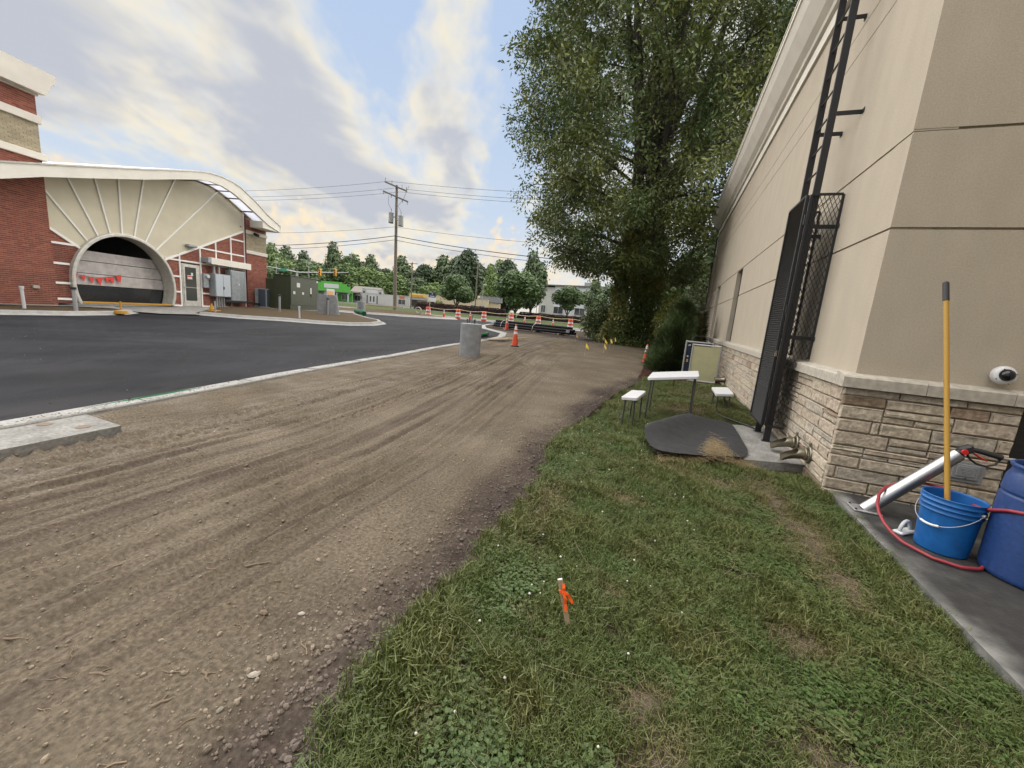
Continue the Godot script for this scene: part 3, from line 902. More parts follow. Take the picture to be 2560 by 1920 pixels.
	# cap stones with weathered slope
	var capz := -0.03
	var prof := func(t: float, len: float, ax: int) -> ArrayMesh:
		var m := MB.new()
		var pr := PackedVector2Array([Vector2(-0.045, 1.085), Vector2(0.14, 1.085), Vector2(0.14, 1.215), Vector2(0.085, 1.215), Vector2(-0.03, 1.195), Vector2(-0.045, 1.18)])
		if ax == 0: m.slab(pr, func(p, d): return Vector3(t + d * len, p.y, -p.x), 0.0, 1.0)
		else: m.slab(pr, func(p, d): return Vector3(p.x, p.y, -t - d * len), 0.0, 1.0)
		return m.done()
	var zc := -0.046
	var q := -0.0455
	for ln in [0.62, 0.58, 0.60, 0.62, 0.6, 0.6]:
		part("cap_stone", prof.call(q, ln - 0.004, 0), N.cap, B)
		q += ln
	q = 0.145
	while q < L - 0.7:
		part("cap_stone", prof.call(q, 0.596, 1), N.cap, B)
		q += 0.6
	# far stone pilaster
	mb = MB.new()
	mb.box(Vector3(0.1, 3.1, -L + 0.62), Vector3(0.14, 3.8, 1.1))
	part("mortar_bed", mb, N.mortar, B)
	for k in 30:
		var yy := 1.23 + k * 0.127
		mb = MB.new()
		var sp := rng.randf_range(0.3, 0.8)
		mb.cbox(Vector3(0.03, yy + 0.06, -L + 0.06 + sp / 2), Vector3(0.05, 0.118, sp - 0.01), 0.01)
		mb.cbox(Vector3(0.03, yy + 0.06, -L + 0.06 + sp + (1.1 - sp) / 2), Vector3(0.05, 0.118, 1.1 - sp - 0.01), 0.01)
		part("stone", mb, N["stone%d" % (rng.randi() % 5)], B)
	# cornice
	mb = MB.new()
	var cp := PackedVector2Array([Vector2(0.12, 6.19), Vector2(0.035, 6.19), Vector2(0.035, 6.40), Vector2(0.06, 6.41), Vector2(0.06, 6.44), Vector2(-0.01, 6.45), Vector2(-0.03, 6.50), Vector2(-0.12, 6.57), Vector2(-0.28, 6.80), Vector2(-0.35, 6.96), Vector2(-0.375, 6.97), Vector2(-0.375, 7.06), Vector2(-0.39, 7.065), Vector2(-0.39, 7.10), Vector2(0.12, 7.12)])
	mb.slab(cp, func(p, d): return Vector3(p.x, p.y, -d), 0.3, L + 0.03)
	part("cornice", mb, N.white_trim, B)
	mb = MB.new()
	mb.box(Vector3(2.7, 7.0, -L / 2 - 0.3), Vector3(5.2, 0.2, L - 0.7))
	part("roof", mb, N.stucco, B)
	mb = MB.new()
	mb.box(Vector3(5.15, 3.4, -L / 2 - 0.2), Vector3(0.25, 6.9, L - 0.4))
	mb.box(Vector3(2.7, 3.4, -L + 0.14), Vector3(4.8, 6.9, 0.2))
	part("wall", mb, N.stucco, B)
	# downpipe at the far corner
	mb = MB.new()
	mb.cyl(Vector3(0.02, 0.1, -L - 0.12), Vector3(0.02, 6.1, -L - 0.12), 0.045)
	for yy in [1.6, 3.4, 5.2]: mb.box(Vector3(0.05, yy, -L - 0.06), Vector3(0.06, 0.03, 0.14))
	part("downpipe", mb, N.black_metal, B)
	# dark metal service door beyond the stone on the short wall
	mb = MB.new()
	mb.cbox(Vector3(1.72, 0.56, -0.16), Vector3(0.9, 1.02, 0.03), 0.004)
	var dd := part("service_door", mb, N.black_metal, B)
	mb = MB.new()
	for k in 9: mb.bar(Vector3(1.30, 0.15 + k * 0.1, -0.142), Vector3(2.14, 0.15 + k * 0.1, -0.142), 0.012, 0.03)
	part("louvre", mb, N.black_metal, dd)

	# added wing out of view, put in to keep light off the short wall
	mb = MB.new()
	mb.box(Vector3(2.35, 3.5, 3.6), Vector3(0.3, 7.0, 7.0))
	part("added_shade_wing", mb, N.stucco, B)
	# added unseen mass behind the camera, blocks sky to darken the short wall
	mb = MB.new()
	mb.box(Vector3(7.2, 4.2, 14.5), Vector3(14.6, 8.4, 14.0))
	part("added_shade_block", mb, N.stucco, B)
	# ---- dome camera on the short wall
	var at := Vector3(2.72, 1.325, -4.741)
	var C := thing("dome_camera", "white security camera with black dome on the shaded stucco wall", "camera", at)
	mb = MB.new()
	mb.lathe([Vector2(0.0, 0.0), Vector2(0.05, 0.0), Vector2(0.055, 0.006), Vector2(0.055, 0.03), Vector2(0.055, 0.03), Vector2(0.07, 0.032), Vector2(0.078, 0.045), Vector2(0.078, 0.085), Vector2(0.070, 0.098), Vector2(0.052, 0.102)], 24, Vector3.ZERO, Basis(Vector3.RIGHT, PI / 2 - 0.12))
	part("housing", mb, N.white_plastic, C)
	mb = MB.new()
	mb.lathe([Vector2(0.052, 0.100), Vector2(0.050, 0.112), Vector2(0.040, 0.132), Vector2(0.022, 0.146), Vector2(0.0, 0.150)], 20, Vector3.ZERO, Basis(Vector3.RIGHT, PI / 2 - 0.12))
	var gl: StandardMaterial3D = M("dome_glass", Color(0.008, 0.008, 0.01), 0.06)
	part("dome", mb, gl, C)
	for k in 4:
		var a := k * PI / 2 + 0.4
		mb = MB.new()
		mb.cyl(Vector3(cos(a) * 0.066, sin(a) * 0.066, 0.098), Vector3(cos(a) * 0.066, sin(a) * 0.066, 0.104), 0.004, 0.004, 8)
		part("screw", mb, N.leg_grey, C)
	# ---- hose box marked WATER
	var Hh := thing("water_box", "grey metal wall box marked WATER set in the stone footing", "utility box", Vector3(2.65, 0.445, -4.661))
	mb = MB.new()
	mb.cbox(Vector3(0, 0, 0.0), Vector3(0.25, 0.19, 0.02), 0.004)
	part("frame", mb, N.hatch_grey, Hh)
	mb = MB.new()
	mb.cbox(Vector3(-0.005, 0.005, 0.015), Vector3(0.185, 0.135, 0.014), 0.004)
	mb.cbox(Vector3(-0.005, 0.01, 0.023), Vector3(0.13, 0.095, 0.008), 0.004)
	var door := part("door", mb, N.hatch_grey, Hh)
	var tm := TextMesh.new()
	var sf := SystemFont.new(); sf.font_names = PackedStringArray(["Droid Sans"]); sf.font_weight = 700
	tm.font = sf; tm.text = "WATER"; tm.font_size = 24; tm.pixel_size = 0.001; tm.depth = 0.003
	var tx := part("lettering", tm, N.galv, door)
	tx.position = Vector3(-0.005, 0.028, 0.028)
	mb = MB.new()
	for k in 3: mb.bar(Vector3(-0.04 + k * 0.009, 0.008 - k * 0.012, 0.028), Vector3(0.03 - k * 0.009, 0.008 - k * 0.012, 0.028), 0.004, 0.004)
	part("emblem", mb, N.galv, door)
	mb = MB.new()
	mb.cyl(Vector3(0.0, -0.052, 0.02), Vector3(0.0, -0.052, 0.032), 0.008, 0.006, 10)
	part("lock", mb, N.leg_grey, door)
	# ---- two bronze downspout nozzles
	var k2 := 0
	for z in [-5.18, -5.66]:
		var S := thing("downspout_nozzle", ["bronze downspout nozzle on the stone footing, nearer the wall corner", "bronze downspout nozzle on the stone footing, nearer the black ladder cage"][k2], "nozzle", Vector3(1.65, 0.235, z), 0.0, "bronze nozzles")
		k2 += 1
		mb = MB.new()
		mb.lathe([Vector2(0.055, 0.0), Vector2(0.095, 0.0), Vector2(0.098, 0.008), Vector2(0.09, 0.016), Vector2(0.066, 0.018)], 24, Vector3.ZERO, Basis(Vector3.BACK, PI / 2))
		part("flange", mb, N.brass, S)
		mb = MB.new()
		# open lamb's-tongue: tube that opens into a lip
		var prev := -1
		var seg := 24
		for j in 13:
			var t := j / 12.0
			var r := 0.062 + 0.022 * pow(t, 2.2)
			var row := mb.v.size()
			for i in seg + 1:
				var a := TAU * i / seg
				var up := sin(a)
				var len := 0.05 + 0.20 * t * lerpf(1.0, 0.32, sm(-0.5, 0.9, up))
				var o := Vector3(0, sin(a), cos(a))
				mb.vert(Vector3(-len, 0.0, 0.0) + o * r + Vector3(0, -0.035 * t * t, 0), (o + Vector3(-0.2 * t, 0, 0)).normalized())
			if prev >= 0: mb.skin(row, prev, seg)
			prev = row
		mb.lathe([Vector2(0.064, -0.03), Vector2(0.070, -0.028), Vector2(0.070, -0.014), Vector2(0.064, -0.012)], 24, Vector3(-0.06, 0, 0), Basis(Vector3.BACK, PI / 2))
		part("spout", mb, N.brass, S)
		mb = MB.new()
		mb.cbox(Vector3(-0.008, 0.115, 0.0), Vector3(0.014, 0.05, 0.035), 0.004)
		part("bracket", mb, N.brass, S)

	# ---- roof ladder with its locked lower guard
	var Ld := thing("roof_ladder", "black steel roof ladder with mesh guard bolted to the stucco wall", "ladder", Vector3(1.45, 0.08, -6.42))
	var zl := [0.27, -0.27]
	for z in zl:
		mb = MB.new()
		mb.cbox(Vector3(0, 3.9, z), Vector3(0.08, 7.8, 0.022), 0.004)
		part("rail", mb, N.black_metal, Ld)
		mb = MB.new()
		mb.cbox(Vector3(0, 0.006, z), Vector3(0.11, 0.012, 0.09), 0.003)
		part("foot_plate", mb, N.black_metal, Ld)
	for k in 24:
		mb = MB.new()
		mb.cyl(Vector3(0, 0.42 + k * 0.305, -0.27), Vector3(0, 0.42 + k * 0.305, 0.27), 0.0105, 0.0105, 8)
		part("rung", mb, N.black_metal, Ld)
	for yy in [1.42, 2.78, 4.05, 5.38, 6.5]:
		for z in zl:
			mb = MB.new()
			mb.cbox(Vector3(0.155, yy, z + signf(z) * 0.014), Vector3(0.25, 0.05, 0.008), 0.002)
			mb.cbox(Vector3(0.279, yy, z + signf(z) * 0.045), Vector3(0.008, 0.05, 0.07), 0.002)
			mb.cyl(Vector3(0.268, yy, z + signf(z) * 0.055), Vector3(0.278, yy, z + signf(z) * 0.055), 0.012, 0.012, 6)
			part("wall_bracket", mb, N.black_metal, Ld)
	# front guard: horizontally ribbed sheet
	mb = MB.new()
	var gy0 := 0.22; var gy1 := 3.15
	for k in 96:
		var ya := lerpf(gy0, gy1, k / 96.0); var yb := lerpf(gy0, gy1, (k + 1) / 96.0); var ym := (ya + yb) / 2
		mb.quad(Vector3(-0.075, ya, -0.50), Vector3(-0.075, ya, 0.25), Vector3(-0.090, ym, 0.25), Vector3(-0.090, ym, -0.50))
		mb.quad(Vector3(-0.090, ym, -0.50), Vector3(-0.090, ym, 0.25), Vector3(-0.075, yb, 0.25), Vector3(-0.075, yb, -0.50))
	for zz in [-0.50, 0.255]: mb.cbox(Vector3(-0.078, (gy0 + gy1) / 2, zz), Vector3(0.04, gy1 - gy0, 0.03), 0.003)
	for yy in [gy0, gy1]: mb.cbox(Vector3(-0.078, yy, -0.12), Vector3(0.038, 0.03, 0.72), 0.003)
	part("ribbed_door", mb, N.black_metal, Ld)
	for yy in [0.6, 1.7, 2.8]:
		mb = MB.new()
		mb.cyl(Vector3(-0.07, yy, 0.285), Vector3(-0.07, yy + 0.12, 0.285), 0.011, 0.011, 8)
		part("hinge", mb, N.black_metal, Ld)
	mb = MB.new()
	mb.cbox(Vector3(-0.09, 1.18, 0.285), Vector3(0.03, 0.05, 0.02), 0.004)
	mb.tube([Vector3(-0.09, 1.2, 0.28), Vector3(-0.09, 1.23, 0.285), Vector3(-0.075, 1.235, 0.29), Vector3(-0.065, 1.2, 0.29)], 0.005, 6)
	part("padlock", mb, N.brass, Ld)
	# side guards of expanded metal, notched over the stone
	for z in [0.30, -0.52]:
		mb = MB.new()
		var poly := [Vector2(-0.05, gy0), Vector2(0.165, gy0), Vector2(0.165, 1.0), Vector2(0.165, 1.14), Vector2(0.27, 1.16), Vector2(0.27, gy1), Vector2(-0.05, gy1)]
		var cells := 0.046; var pitch := 0.10
		for s in [1, -1]:
			for k in range(-14, 60):
				# diagonals y = pitch * k + s * (pitch / cells / 2) * x, cut to the panel
				var sl: float = s * pitch / cells
				var ya := gy0 + pitch * k
				var pa := Vector2(-0.05, ya); var pb := Vector2(0.27, ya + sl * 0.32)
				for piece in Geometry2D.intersect_polyline_with_polygon(PackedVector2Array([pa, pb]), PackedVector2Array([Vector2(-0.05, gy0), Vector2(0.165, gy0), Vector2(0.165, 1.15), Vector2(0.27, 1.15), Vector2(0.27, gy1), Vector2(-0.05, gy1)])):
					mb.bar(Vector3(piece[0].x, piece[0].y, z), Vector3(piece[-1].x, piece[-1].y, z), 0.0058, 0.004, Vector3(0, 0, 1))
		var pm := part("mesh_panel", mb, N.black_metal, Ld)
		mb = MB.new()
		for k in poly.size():
			var a: Vector2 = poly[k]; var b: Vector2 = poly[(k + 1) % poly.size()]
			if k in [1, 2, 3]: continue
			mb.bar(Vector3(a.x, a.y, z + 0.006), Vector3(b.x, b.y, z + 0.006), 0.03, 0.012, Vector3(0, 0, 1), 0.002)
		part("panel_frame", mb, N.black_metal, pm)
	# concrete footing under the ladder
	mb = MB.new()
	mb.slab(PackedVector2Array([Vector2(0.36, 6.62), Vector2(0.32, 6.5), Vector2(1.02, 5.05), Vector2(1.66, 5.28), Vector2(1.66, 7.12), Vector2(1.45, 7.02)]), func(p, d): return Vector3(p.x, d, -p.y), -0.1, 0.085)
	setting("ladder_footing", mb, N.concrete)
	# dark washed-down slab along the short wall
	mb = grid(span(1.69, 6.5, 60), span(3.0, -4.62, 90), func(x2, z2): return Vector3(x2, 0.06 + 0.002 * fn.get_noise_2d(x2 * 40.0, z2 * 40.0) - 0.006 * sm(1.715, 1.69, x2), z2), func(x2, z2):
		var n := fn.get_noise_2d(x2 * 50.0, z2 * 50.0)
		var e := sm(0.10, 0.01, x2 - 1.69 + n * 0.16)
		return Color(0.15, 0.148, 0.145).lerp(Color(1, 1, 1), e * 0.9 + 0.3 * sm(0.28, 0.5, n)))
	mb.col = Color(0.8, 0.8, 0.78)
	mb.quad(Vector3(1.69, -0.15, 3.0), Vector3(1.69, 0.054, 3.0), Vector3(1.69, 0.054, -4.62), Vector3(1.69, -0.15, -4.62))
	setting("paving_slab", mb, N.dark_slab)

# ------------------------------------------------------------------ the brick car wash
func intervals(poly: PackedVector2Array, y: float) -> Array:
	var xs := []
	for k in poly.size():
		var a := poly[k]; var b := poly[(k + 1) % poly.size()]
		if (a.y > y) != (b.y > y): xs.append(a.x + (y - a.y) / (b.y - a.y) * (b.x - a.x))
	xs.sort()
	var r := []
	for k in range(0, xs.size() - 1, 2): r.append(Vector2(xs[k], xs[k + 1]))
	return r

func courses(poly: PackedVector2Array, skips := []) -> Array:   # running bond: [u, y, w]
	var lo := 1e9; var hi := -1e9
	for p in poly:
		lo = minf(lo, p.y); hi = maxf(hi, p.y)
	var out := []
	var row := int(lo / 0.0727)
	while row * 0.0727 < hi:
		var y := row * 0.0727 + 0.036
		if y > lo and y < hi:
			for iv in intervals(poly, y):
				var x: float = floor(iv.x / 0.213) * 0.213 + (0.1065 if row % 2 else 0.0) - 0.213
				while x < iv.y:
					var a := maxf(x, iv.x); var b := minf(x + 0.203, iv.y)
					if b - a > 0.03: out.append([(a + b) / 2, y, b - a])
					x += 0.213
		row += 1
	return out

func brickwork(parent: Node, poly: Array, off: float, tan: bool, budget: int) -> int:
	var pp := PackedVector2Array(poly)
	var mb := MB.new()
	mb.slab(pp, func(p, d): return Vector3(p.x, p.y, d), off - 0.2, off)
	part("mortar_bed", mb, N.brick_mortar, parent)
	mb = MB.new()
	mb.box(Vector3.ZERO, Vector3(1, 0.0615, 0.022))
	var unit := mb.done()
	var xf := []
	var cols := []
	var base := ([Vector3(0.36, 0.31, 0.21), Vector3(0.30, 0.255, 0.175)] if tan else [Vector3(0.25, 0.082, 0.054), Vector3(0.20, 0.064, 0.046), Vector3(0.28, 0.10, 0.064), Vector3(0.225, 0.075, 0.054)])
	for b in courses(pp):
		var t := Transform3D(Basis(Vector3(b[2], 0, 0), Vector3.UP, Vector3.BACK), Vector3(b[0], b[1], off + 0.001))
		if budget > 0 and not tan:
			var o := part("brick", unit, N["brick%d" % (rng.randi() % 4)], parent)
			o.transform = t
			budget -= 1
		else:
			var c: Vector3 = base[rng.randi() % base.size()] * rng.randf_range(0.9, 1.1)
			xf.append(t); cols.append(Color(c.x, c.y, c.z))
	if xf.size():
		var o := many("brickwork", unit, N.clod, xf, cols, parent)
		o.set_meta("kind", "stuff")
	return budget

func car_wash() -> void:
	var B := thing("brick_car_wash", "red brick car wash with tan fan-ribbed arch front and curved white roof", "building", Vector3(-24.21, 0.40, -13.75), deg_to_rad(105.6))
	var mb := MB.new()
	var V := func(p: Vector2, d: float) -> Vector3: return Vector3(p.x, p.y, d)
	var cx := -2.68; var cy := 0.87; var R := 2.26     # arch, heights from the floor
	var arc := []
	for k in 25:
		var a := lerpf(deg_to_rad(142.5), deg_to_rad(37.5), k / 24.0)
		arc.append(Vector2(cx + cos(a) * R, cy + sin(a) * R))
	# roof profile (u, top, bottom) at the fascia
	var rt := [Vector2(-9.6, 3.98), Vector2(-7.29, 4.60), Vector2(-6.16, 4.92), Vector2(-4.56, 5.38), Vector2(-2.48, 5.99), Vector2(-0.9, 6.48), Vector2(0.43, 6.87), Vector2(1.1, 7.02), Vector2(1.83, 7.08), Vector2(2.55, 7.05), Vector2(3.21, 6.92), Vector2(4.32, 6.48), Vector2(5.44, 5.91), Vector2(6.54, 5.51)]
	var th := [0.52, 0.52, 0.42, 0.42, 0.42, 0.40, 0.38, 0.42, 0.47, 0.56, 0.64, 0.66, 0.56, 0.41]
	# tan fan panel
	var pan := [Vector2(-5.47, 2.87)]
	pan.append_array(arc)
	pan.append_array([Vector2(4.5, 4.70), Vector2(4.5, 6.05), Vector2(3.6, 6.4), Vector2(2.4, 6.6), Vector2(1.2, 6.62), Vector2(-5.47, 4.72)])
	mb.slab(PackedVector2Array(pan), V, -0.2, 0.0)
	part("fan_panel", mb, N.tan_panel, B)
	# ribs of the fan
	var rb := [Vector2(-4.17, 2.59), Vector2(-3.74, 2.85), Vector2(-3.25, 3.02), Vector2(-2.75, 3.10), Vector2(-2.23, 3.07), Vector2(-1.73, 2.94), Vector2(-1.24, 2.66)]
	var rp := [Vector2(-5.46, 4.24), Vector2(-4.70, 5.0), Vector2(-3.70, 5.35), Vector2(-2.72, 5.62), Vector2(-1.55, 5.95), Vector2(0.08, 6.42), Vector2(2.72, 6.56)]
	for k in 7:
		mb = MB.new()
		mb.bar(Vector3(rb[k].x, rb[k].y, 0.015), Vector3(rp[k].x, rp[k].y, 0.015), 0.075, 0.05, Vector3(0, 0, 1), 0.008)
		part("rib", mb, N.rib_white, B)
	# edge trims of the fan
	for e in [[Vector2(-5.47, 2.87), arc[0]], [arc[24], Vector2(4.5, 4.70)], [Vector2(4.52, 4.70), Vector2(4.52, 6.03)]]:
		mb = MB.new()
		mb.bar(Vector3(e[0].x, e[0].y, 0.02), Vector3(e[1].x, e[1].y, 0.02), 0.10, 0.06, Vector3(0, 0, 1), 0.008)
		part("trim", mb, N.rib_white, B)
	# arch ring
	mb = MB.new()
	var prev := []
	for k in 61:
		var a := lerpf(deg_to_rad(203.0), deg_to_rad(-22.0), k / 60.0)
		var o := Vector2(cos(a), sin(a))
		var row := []
		for q in [[R + 0.02, -0.1], [R + 0.02, 0.16], [R - 0.02, 0.18], [R - 0.10, 0.18], [R - 0.12, 0.16], [R - 0.12, -0.42]]:
			row.append(Vector3(cx + o.x * q[0], maxf(cy + o.y * q[0], 0.0), q[1]))
		if k > 0:
			for j in row.size() - 1: mb.quad(prev[j], prev[j + 1], row[j + 1], row[j])
		prev = row
	part("arch_frame", mb, N.alu, B)
	# bricks below the fan, left and right of the arch
	var left := [Vector2(-5.50, 0.0), Vector2(-4.75, 0.0)]
	for k in 9:
		var a := lerpf(deg_to_rad(201.0), deg_to_rad(142.5), k / 8.0)
		left.append(Vector2(cx + cos(a) * (R + 0.0), maxf(cy + sin(a) * R, 0.01)))
	left.append(Vector2(-5.50, 2.87))
	var right := []
	for k in 9:
		var a := lerpf(deg_to_rad(37.5), deg_to_rad(-22.0), k / 8.0)
		right.append(Vector2(cx + cos(a) * R, maxf(cy + sin(a) * R, 0.0)))
	right.append_array([Vector2(0.0, 0.0), Vector2(0.0, 2.30), Vector2(1.2, 2.30), Vector2(1.2, 0.0), Vector2(4.52, 0.0), Vector2(4.52, 4.70)])
	var left_budget := brickwork(B, left, 0.0, false, 120)
	brickwork(B, right, 0.0, false, 0)
	# trim grid
	for e in [[-5.5, 2.33, -4.62, 2.33], [-5.5, 1.55, -4.9, 1.55], [-5.5, 0.79, -4.95, 0.79], [-5.5, 0.16, -4.8, 0.16], [-0.80, 2.37, 4.5, 2.37], [1.3, 3.2, 4.5, 3.2], [3.42, 4.08, 4.5, 4.08], [-0.48, 1.54, 0.0, 1.54], [-0.44, 0.75, 0.0, 0.75], [-0.7, 0.04, 0.0, 0.04], [1.24, 0.75, 1.8, 0.75], [1.24, 0.04, 4.5, 0.04],
			[0.0, 0.0, 0.0, 2.74], [1.26, 0.0, 1.26, 3.25], [2.33, 2.37, 2.33, 3.72], [3.44, 2.37, 3.44, 4.22], [4.53, 0.0, 4.53, 4.72]]:
		mb = MB.new()
		mb.bar(Vector3(e[0], e[1], 0.028), Vector3(e[2], e[3], 0.028 + (0.004 if e[0] == e[2] else 0.0)), 0.085, 0.05, Vector3(0, 0, 1), 0.006)
		part("trim", mb, N.rib_white, B)
	# end pier of banded brick
	for s in [[0.0, 3.43, false], [3.64, 4.64, true], [4.84, 5.55, false]]:
		brickwork(B, [Vector2(4.62, s[0]), Vector2(6.45, s[0]), Vector2(6.45, s[1]), Vector2(4.62, s[1])], 0.05, s[2], 0)
	for y in [3.535, 4.74]:
		mb = MB.new()
		mb.cbox(Vector3(5.55, y, -0.04), Vector3(1.94, 0.205, 0.3), 0.012)
		part("band", mb, N.white_trim, B)
	mb = MB.new()
	mb.box(Vector3(6.3, 2.75, -4.2), Vector3(0.28, 5.5, 8.2))
	mb.box(Vector3(0.0, 2.7, -8.4), Vector3(12.6, 5.4, 0.25))
	part("rear_wall", mb, N.brick0, B)
	mb = MB.new()
	mb.cyl(Vector3(4.575, 0.0, 0.09), Vector3(4.575, 5.9, 0.09), 0.035, 0.035, 8)
	part("downpipe", mb, N.purple, B)
	# brick tower at the near end
	var tw := [Vector2(-9.6, -0.2), Vector2(-5.5, -0.2), Vector2(-5.5, 5.22), Vector2(-9.6, 5.22)]
	brickwork(B, [Vector2(-7.6, -0.1), Vector2(-5.5, -0.1), Vector2(-5.5, 5.24), Vector2(-7.6, 5.24)], 0.12, false, 180)
	brickwork(B, [Vector2(-9.6, -0.1), Vector2(-7.6, -0.1), Vector2(-7.6, 5.24), Vector2(-9.6, 5.24)], 0.12, false, 0)
	brickwork(B, [Vector2(-9.6, 5.45), Vector2(-5.5, 5.45), Vector2(-5.5, 6.48), Vector2(-9.6, 6.48)], 0.12, true, 0)
	brickwork(B, [Vector2(-9.6, 6.74), Vector2(-5.5, 6.74), Vector2(-5.5, 7.44), Vector2(-9.6, 7.44)], 0.12, false, 0)
	for b in [[5.22, 5.46, 0.1], [6.48, 6.75, 0.07], [7.42, 7.50, 0.06]]:
		mb = MB.new()
		mb.cbox(Vector3(-7.55 + b[2] / 2, (b[0] + b[1]) / 2, -0.9), Vector3(4.1 + b[2], b[1] - b[0], 2.08 + b[2] * 2), 0.012)
		part("band", mb, N.white_trim, B)
	mb = MB.new()
	mb.slab(PackedVector2Array([Vector2(-9.6, 7.5), Vector2(-5.38, 7.5), Vector2(-5.12, 7.98), Vector2(-5.02, 8.0), Vector2(-5.02, 8.31), Vector2(-9.6, 8.31)]), V, -2.2, 0.42)
	part("cornice", mb, N.white_trim, B)
	mb = MB.new()
	mb.box(Vector3(-7.56, 3.7, -0.95), Vector3(4.06, 7.5, 1.9))
	part("tower_core", mb, N.brick3, B)
	# curved roof with deep fascia
	mb = MB.new()
	var fp := PackedVector2Array()
	for p in rt: fp.append(p)
	for k in range(rt.size() - 1, -1, -1): fp.append(Vector2(rt[k].x, rt[k].y - th[k]))
	mb.slab(fp, V, 0.86, 1.0)
	part("fascia", mb, N.fascia, B)
	mb = MB.new()
	for k in rt.size() - 1:
		var a: Vector2 = rt[k]; var b: Vector2 = rt[k + 1]
		for zz in ([[1.03, -8.5]] if k < 7 or k > 11 else [[1.03, 0.84], [0.14, -8.5]]):
			mb.quad(Vector3(a.x, a.y + 0.05, zz[0]), Vector3(b.x, b.y + 0.05, zz[0]), Vector3(b.x, b.y + 0.05, zz[1]), Vector3(a.x, a.y + 0.05, zz[1]))
		mb.quad(Vector3(a.x, a.y - 0.01, 1.03), Vector3(b.x, b.y - 0.01, 1.03), Vector3(b.x, b.y + 0.05, 1.03), Vector3(a.x, a.y + 0.05, 1.03))
		mb.quad(Vector3(a.x, a.y - 0.01, 0.99), Vector3(a.x, a.y - 0.01, 1.03), Vector3(b.x, b.y - 0.01, 1.03), Vector3(b.x, b.y - 0.01, 0.99))
	mb.quad(Vector3(6.56, 5.1, 1.0), Vector3(6.56, 5.1, -8.5), Vector3(6.56, 5.56, -8.5), Vector3(6.56, 5.56, 1.03))
	var roof := part("roof", mb, N.alu, B)
	mb = MB.new()
	for k in rt.size() - 1:
		var a: Vector2 = rt[k] - Vector2(0, th[k] - 0.08); var b: Vector2 = rt[k + 1] - Vector2(0, th[k + 1] - 0.08)
		for zz in ([[-0.2, 0.9]] if k < 7 or k > 11 else [[-0.2, 0.12], [0.84, 0.9]]):
			mb.quad(Vector3(a.x, a.y, zz[0]), Vector3(b.x, b.y, zz[0]), Vector3(b.x, b.y, zz[1]), Vector3(a.x, a.y, zz[1]))
	part("soffit", mb, N.fascia, roof)
	# pale soffit panels held by purple bars on the falling end
	for k in range(7, 12):
		var a: Vector2 = rt[k] - Vector2(0, th[k] - 0.06); var b: Vector2 = rt[k + 1] - Vector2(0, th[k + 1] - 0.06)
		mb = MB.new()
		var a1 := a.lerp(b, 0.08); var b1 := a.lerp(b, 0.96)
		mb.quad(Vector3(a1.x, a1.y - 0.012, 0.16), Vector3(b1.x, b1.y - 0.012, 0.16), Vector3(b1.x, b1.y - 0.012, 0.82), Vector3(a1.x, a1.y - 0.012, 0.82))
		part("soffit_panel", mb, N.soffit_glass, roof)
		mb = MB.new()
		mb.bar(Vector3(b.x, b.y - 0.03, 0.02), Vector3(b.x, b.y - 0.03, 0.86), 0.05, 0.05)
		part("purple_bar", mb, N.purple, roof)
	mb = MB.new()
	mb.cbox(Vector3(5.75, 5.28, 0.5), Vector3(1.5, 0.42, 0.9), 0.02)
	part("gutter_box", mb, N.fascia, B)
	# tunnel behind the arch: sectional door, dark head, glossy lower pane
	mb = MB.new()   # the wash bay behind: floor, ceiling, side walls
	mb.box(Vector3(-2.7, -0.06, -4.4), Vector3(5.6, 0.1, 8.0))
	mb.box(Vector3(-2.7, 3.6, -4.4), Vector3(5.6, 0.1, 8.0))
	mb.box(Vector3(-5.45, 1.8, -4.4), Vector3(0.1, 3.7, 8.0))
	mb.box(Vector3(0.05, 1.8, -4.4), Vector3(0.1, 3.7, 8.0))
	mb.box(Vector3(-2.7, 1.8, -8.2), Vector3(5.6, 3.7, 0.1))
	part("wash_bay", mb, N.cabinet_grey, B)
	for s in [[1.79, 2.22], [1.27, 1.77], [0.77, 1.25]]:
		mb = MB.new()
		mb.cbox(Vector3(-2.6, (s[0] + s[1]) / 2, -0.48), Vector3(4.6, s[1] - s[0], 0.05), 0.01)
		part("door_section", mb, N.roll_panel, B)
	mb = MB.new()
	mb.box(Vector3(-2.6, 0.40, -0.49), Vector3(4.6, 0.70, 0.03))
	part("lower_pane", mb, N.dark_glass, B)
	mb = MB.new()
	mb.cbox(Vector3(-2.62, 0.05, 0.05), Vector3(4.0, 0.09, 0.16), 0.015)
	part("yellow_threshold", mb, N.safety_yellow, B)
	# string of red pennants inside the arch
	var P := thing("pennant_string", "string of small red pennants hanging inside the round arch", "pennants", B.position, B.rotation.y)
	var cord := []
	for k in 13:
		var t := k / 12.0
		cord.append(Vector3(lerpf(-4.45, -2.55, t), 1.22 - 0.16 * sin(PI * t) + 0.12 * t, -0.40))
	mb = MB.new(); mb.tube(cord, 0.008, 5)
	part("cord", mb, N.wire, P)
	for k in [0, 2, 4, 6, 8, 9, 11]:
		var p: Vector3 = cord[k]
		mb = MB.new()
		var s := rng.randf_range(0.8, 1.1)
		mb.tri(p + Vector3(-0.13 * s, 0, 0.004), p + Vector3(rng.randf_range(-0.04, 0.06), -0.30 * s, 0.02), p + Vector3(0.13 * s, 0.01, 0.004))
		mb.tri(p + Vector3(-0.13 * s, 0, 0.0), p + Vector3(0.13 * s, 0.01, 0.0), p + Vector3(0.0, -0.30 * s, 0.016))
		part("pennant", mb, N.flag_red, P)
	# glazed staff door
	mb = MB.new()
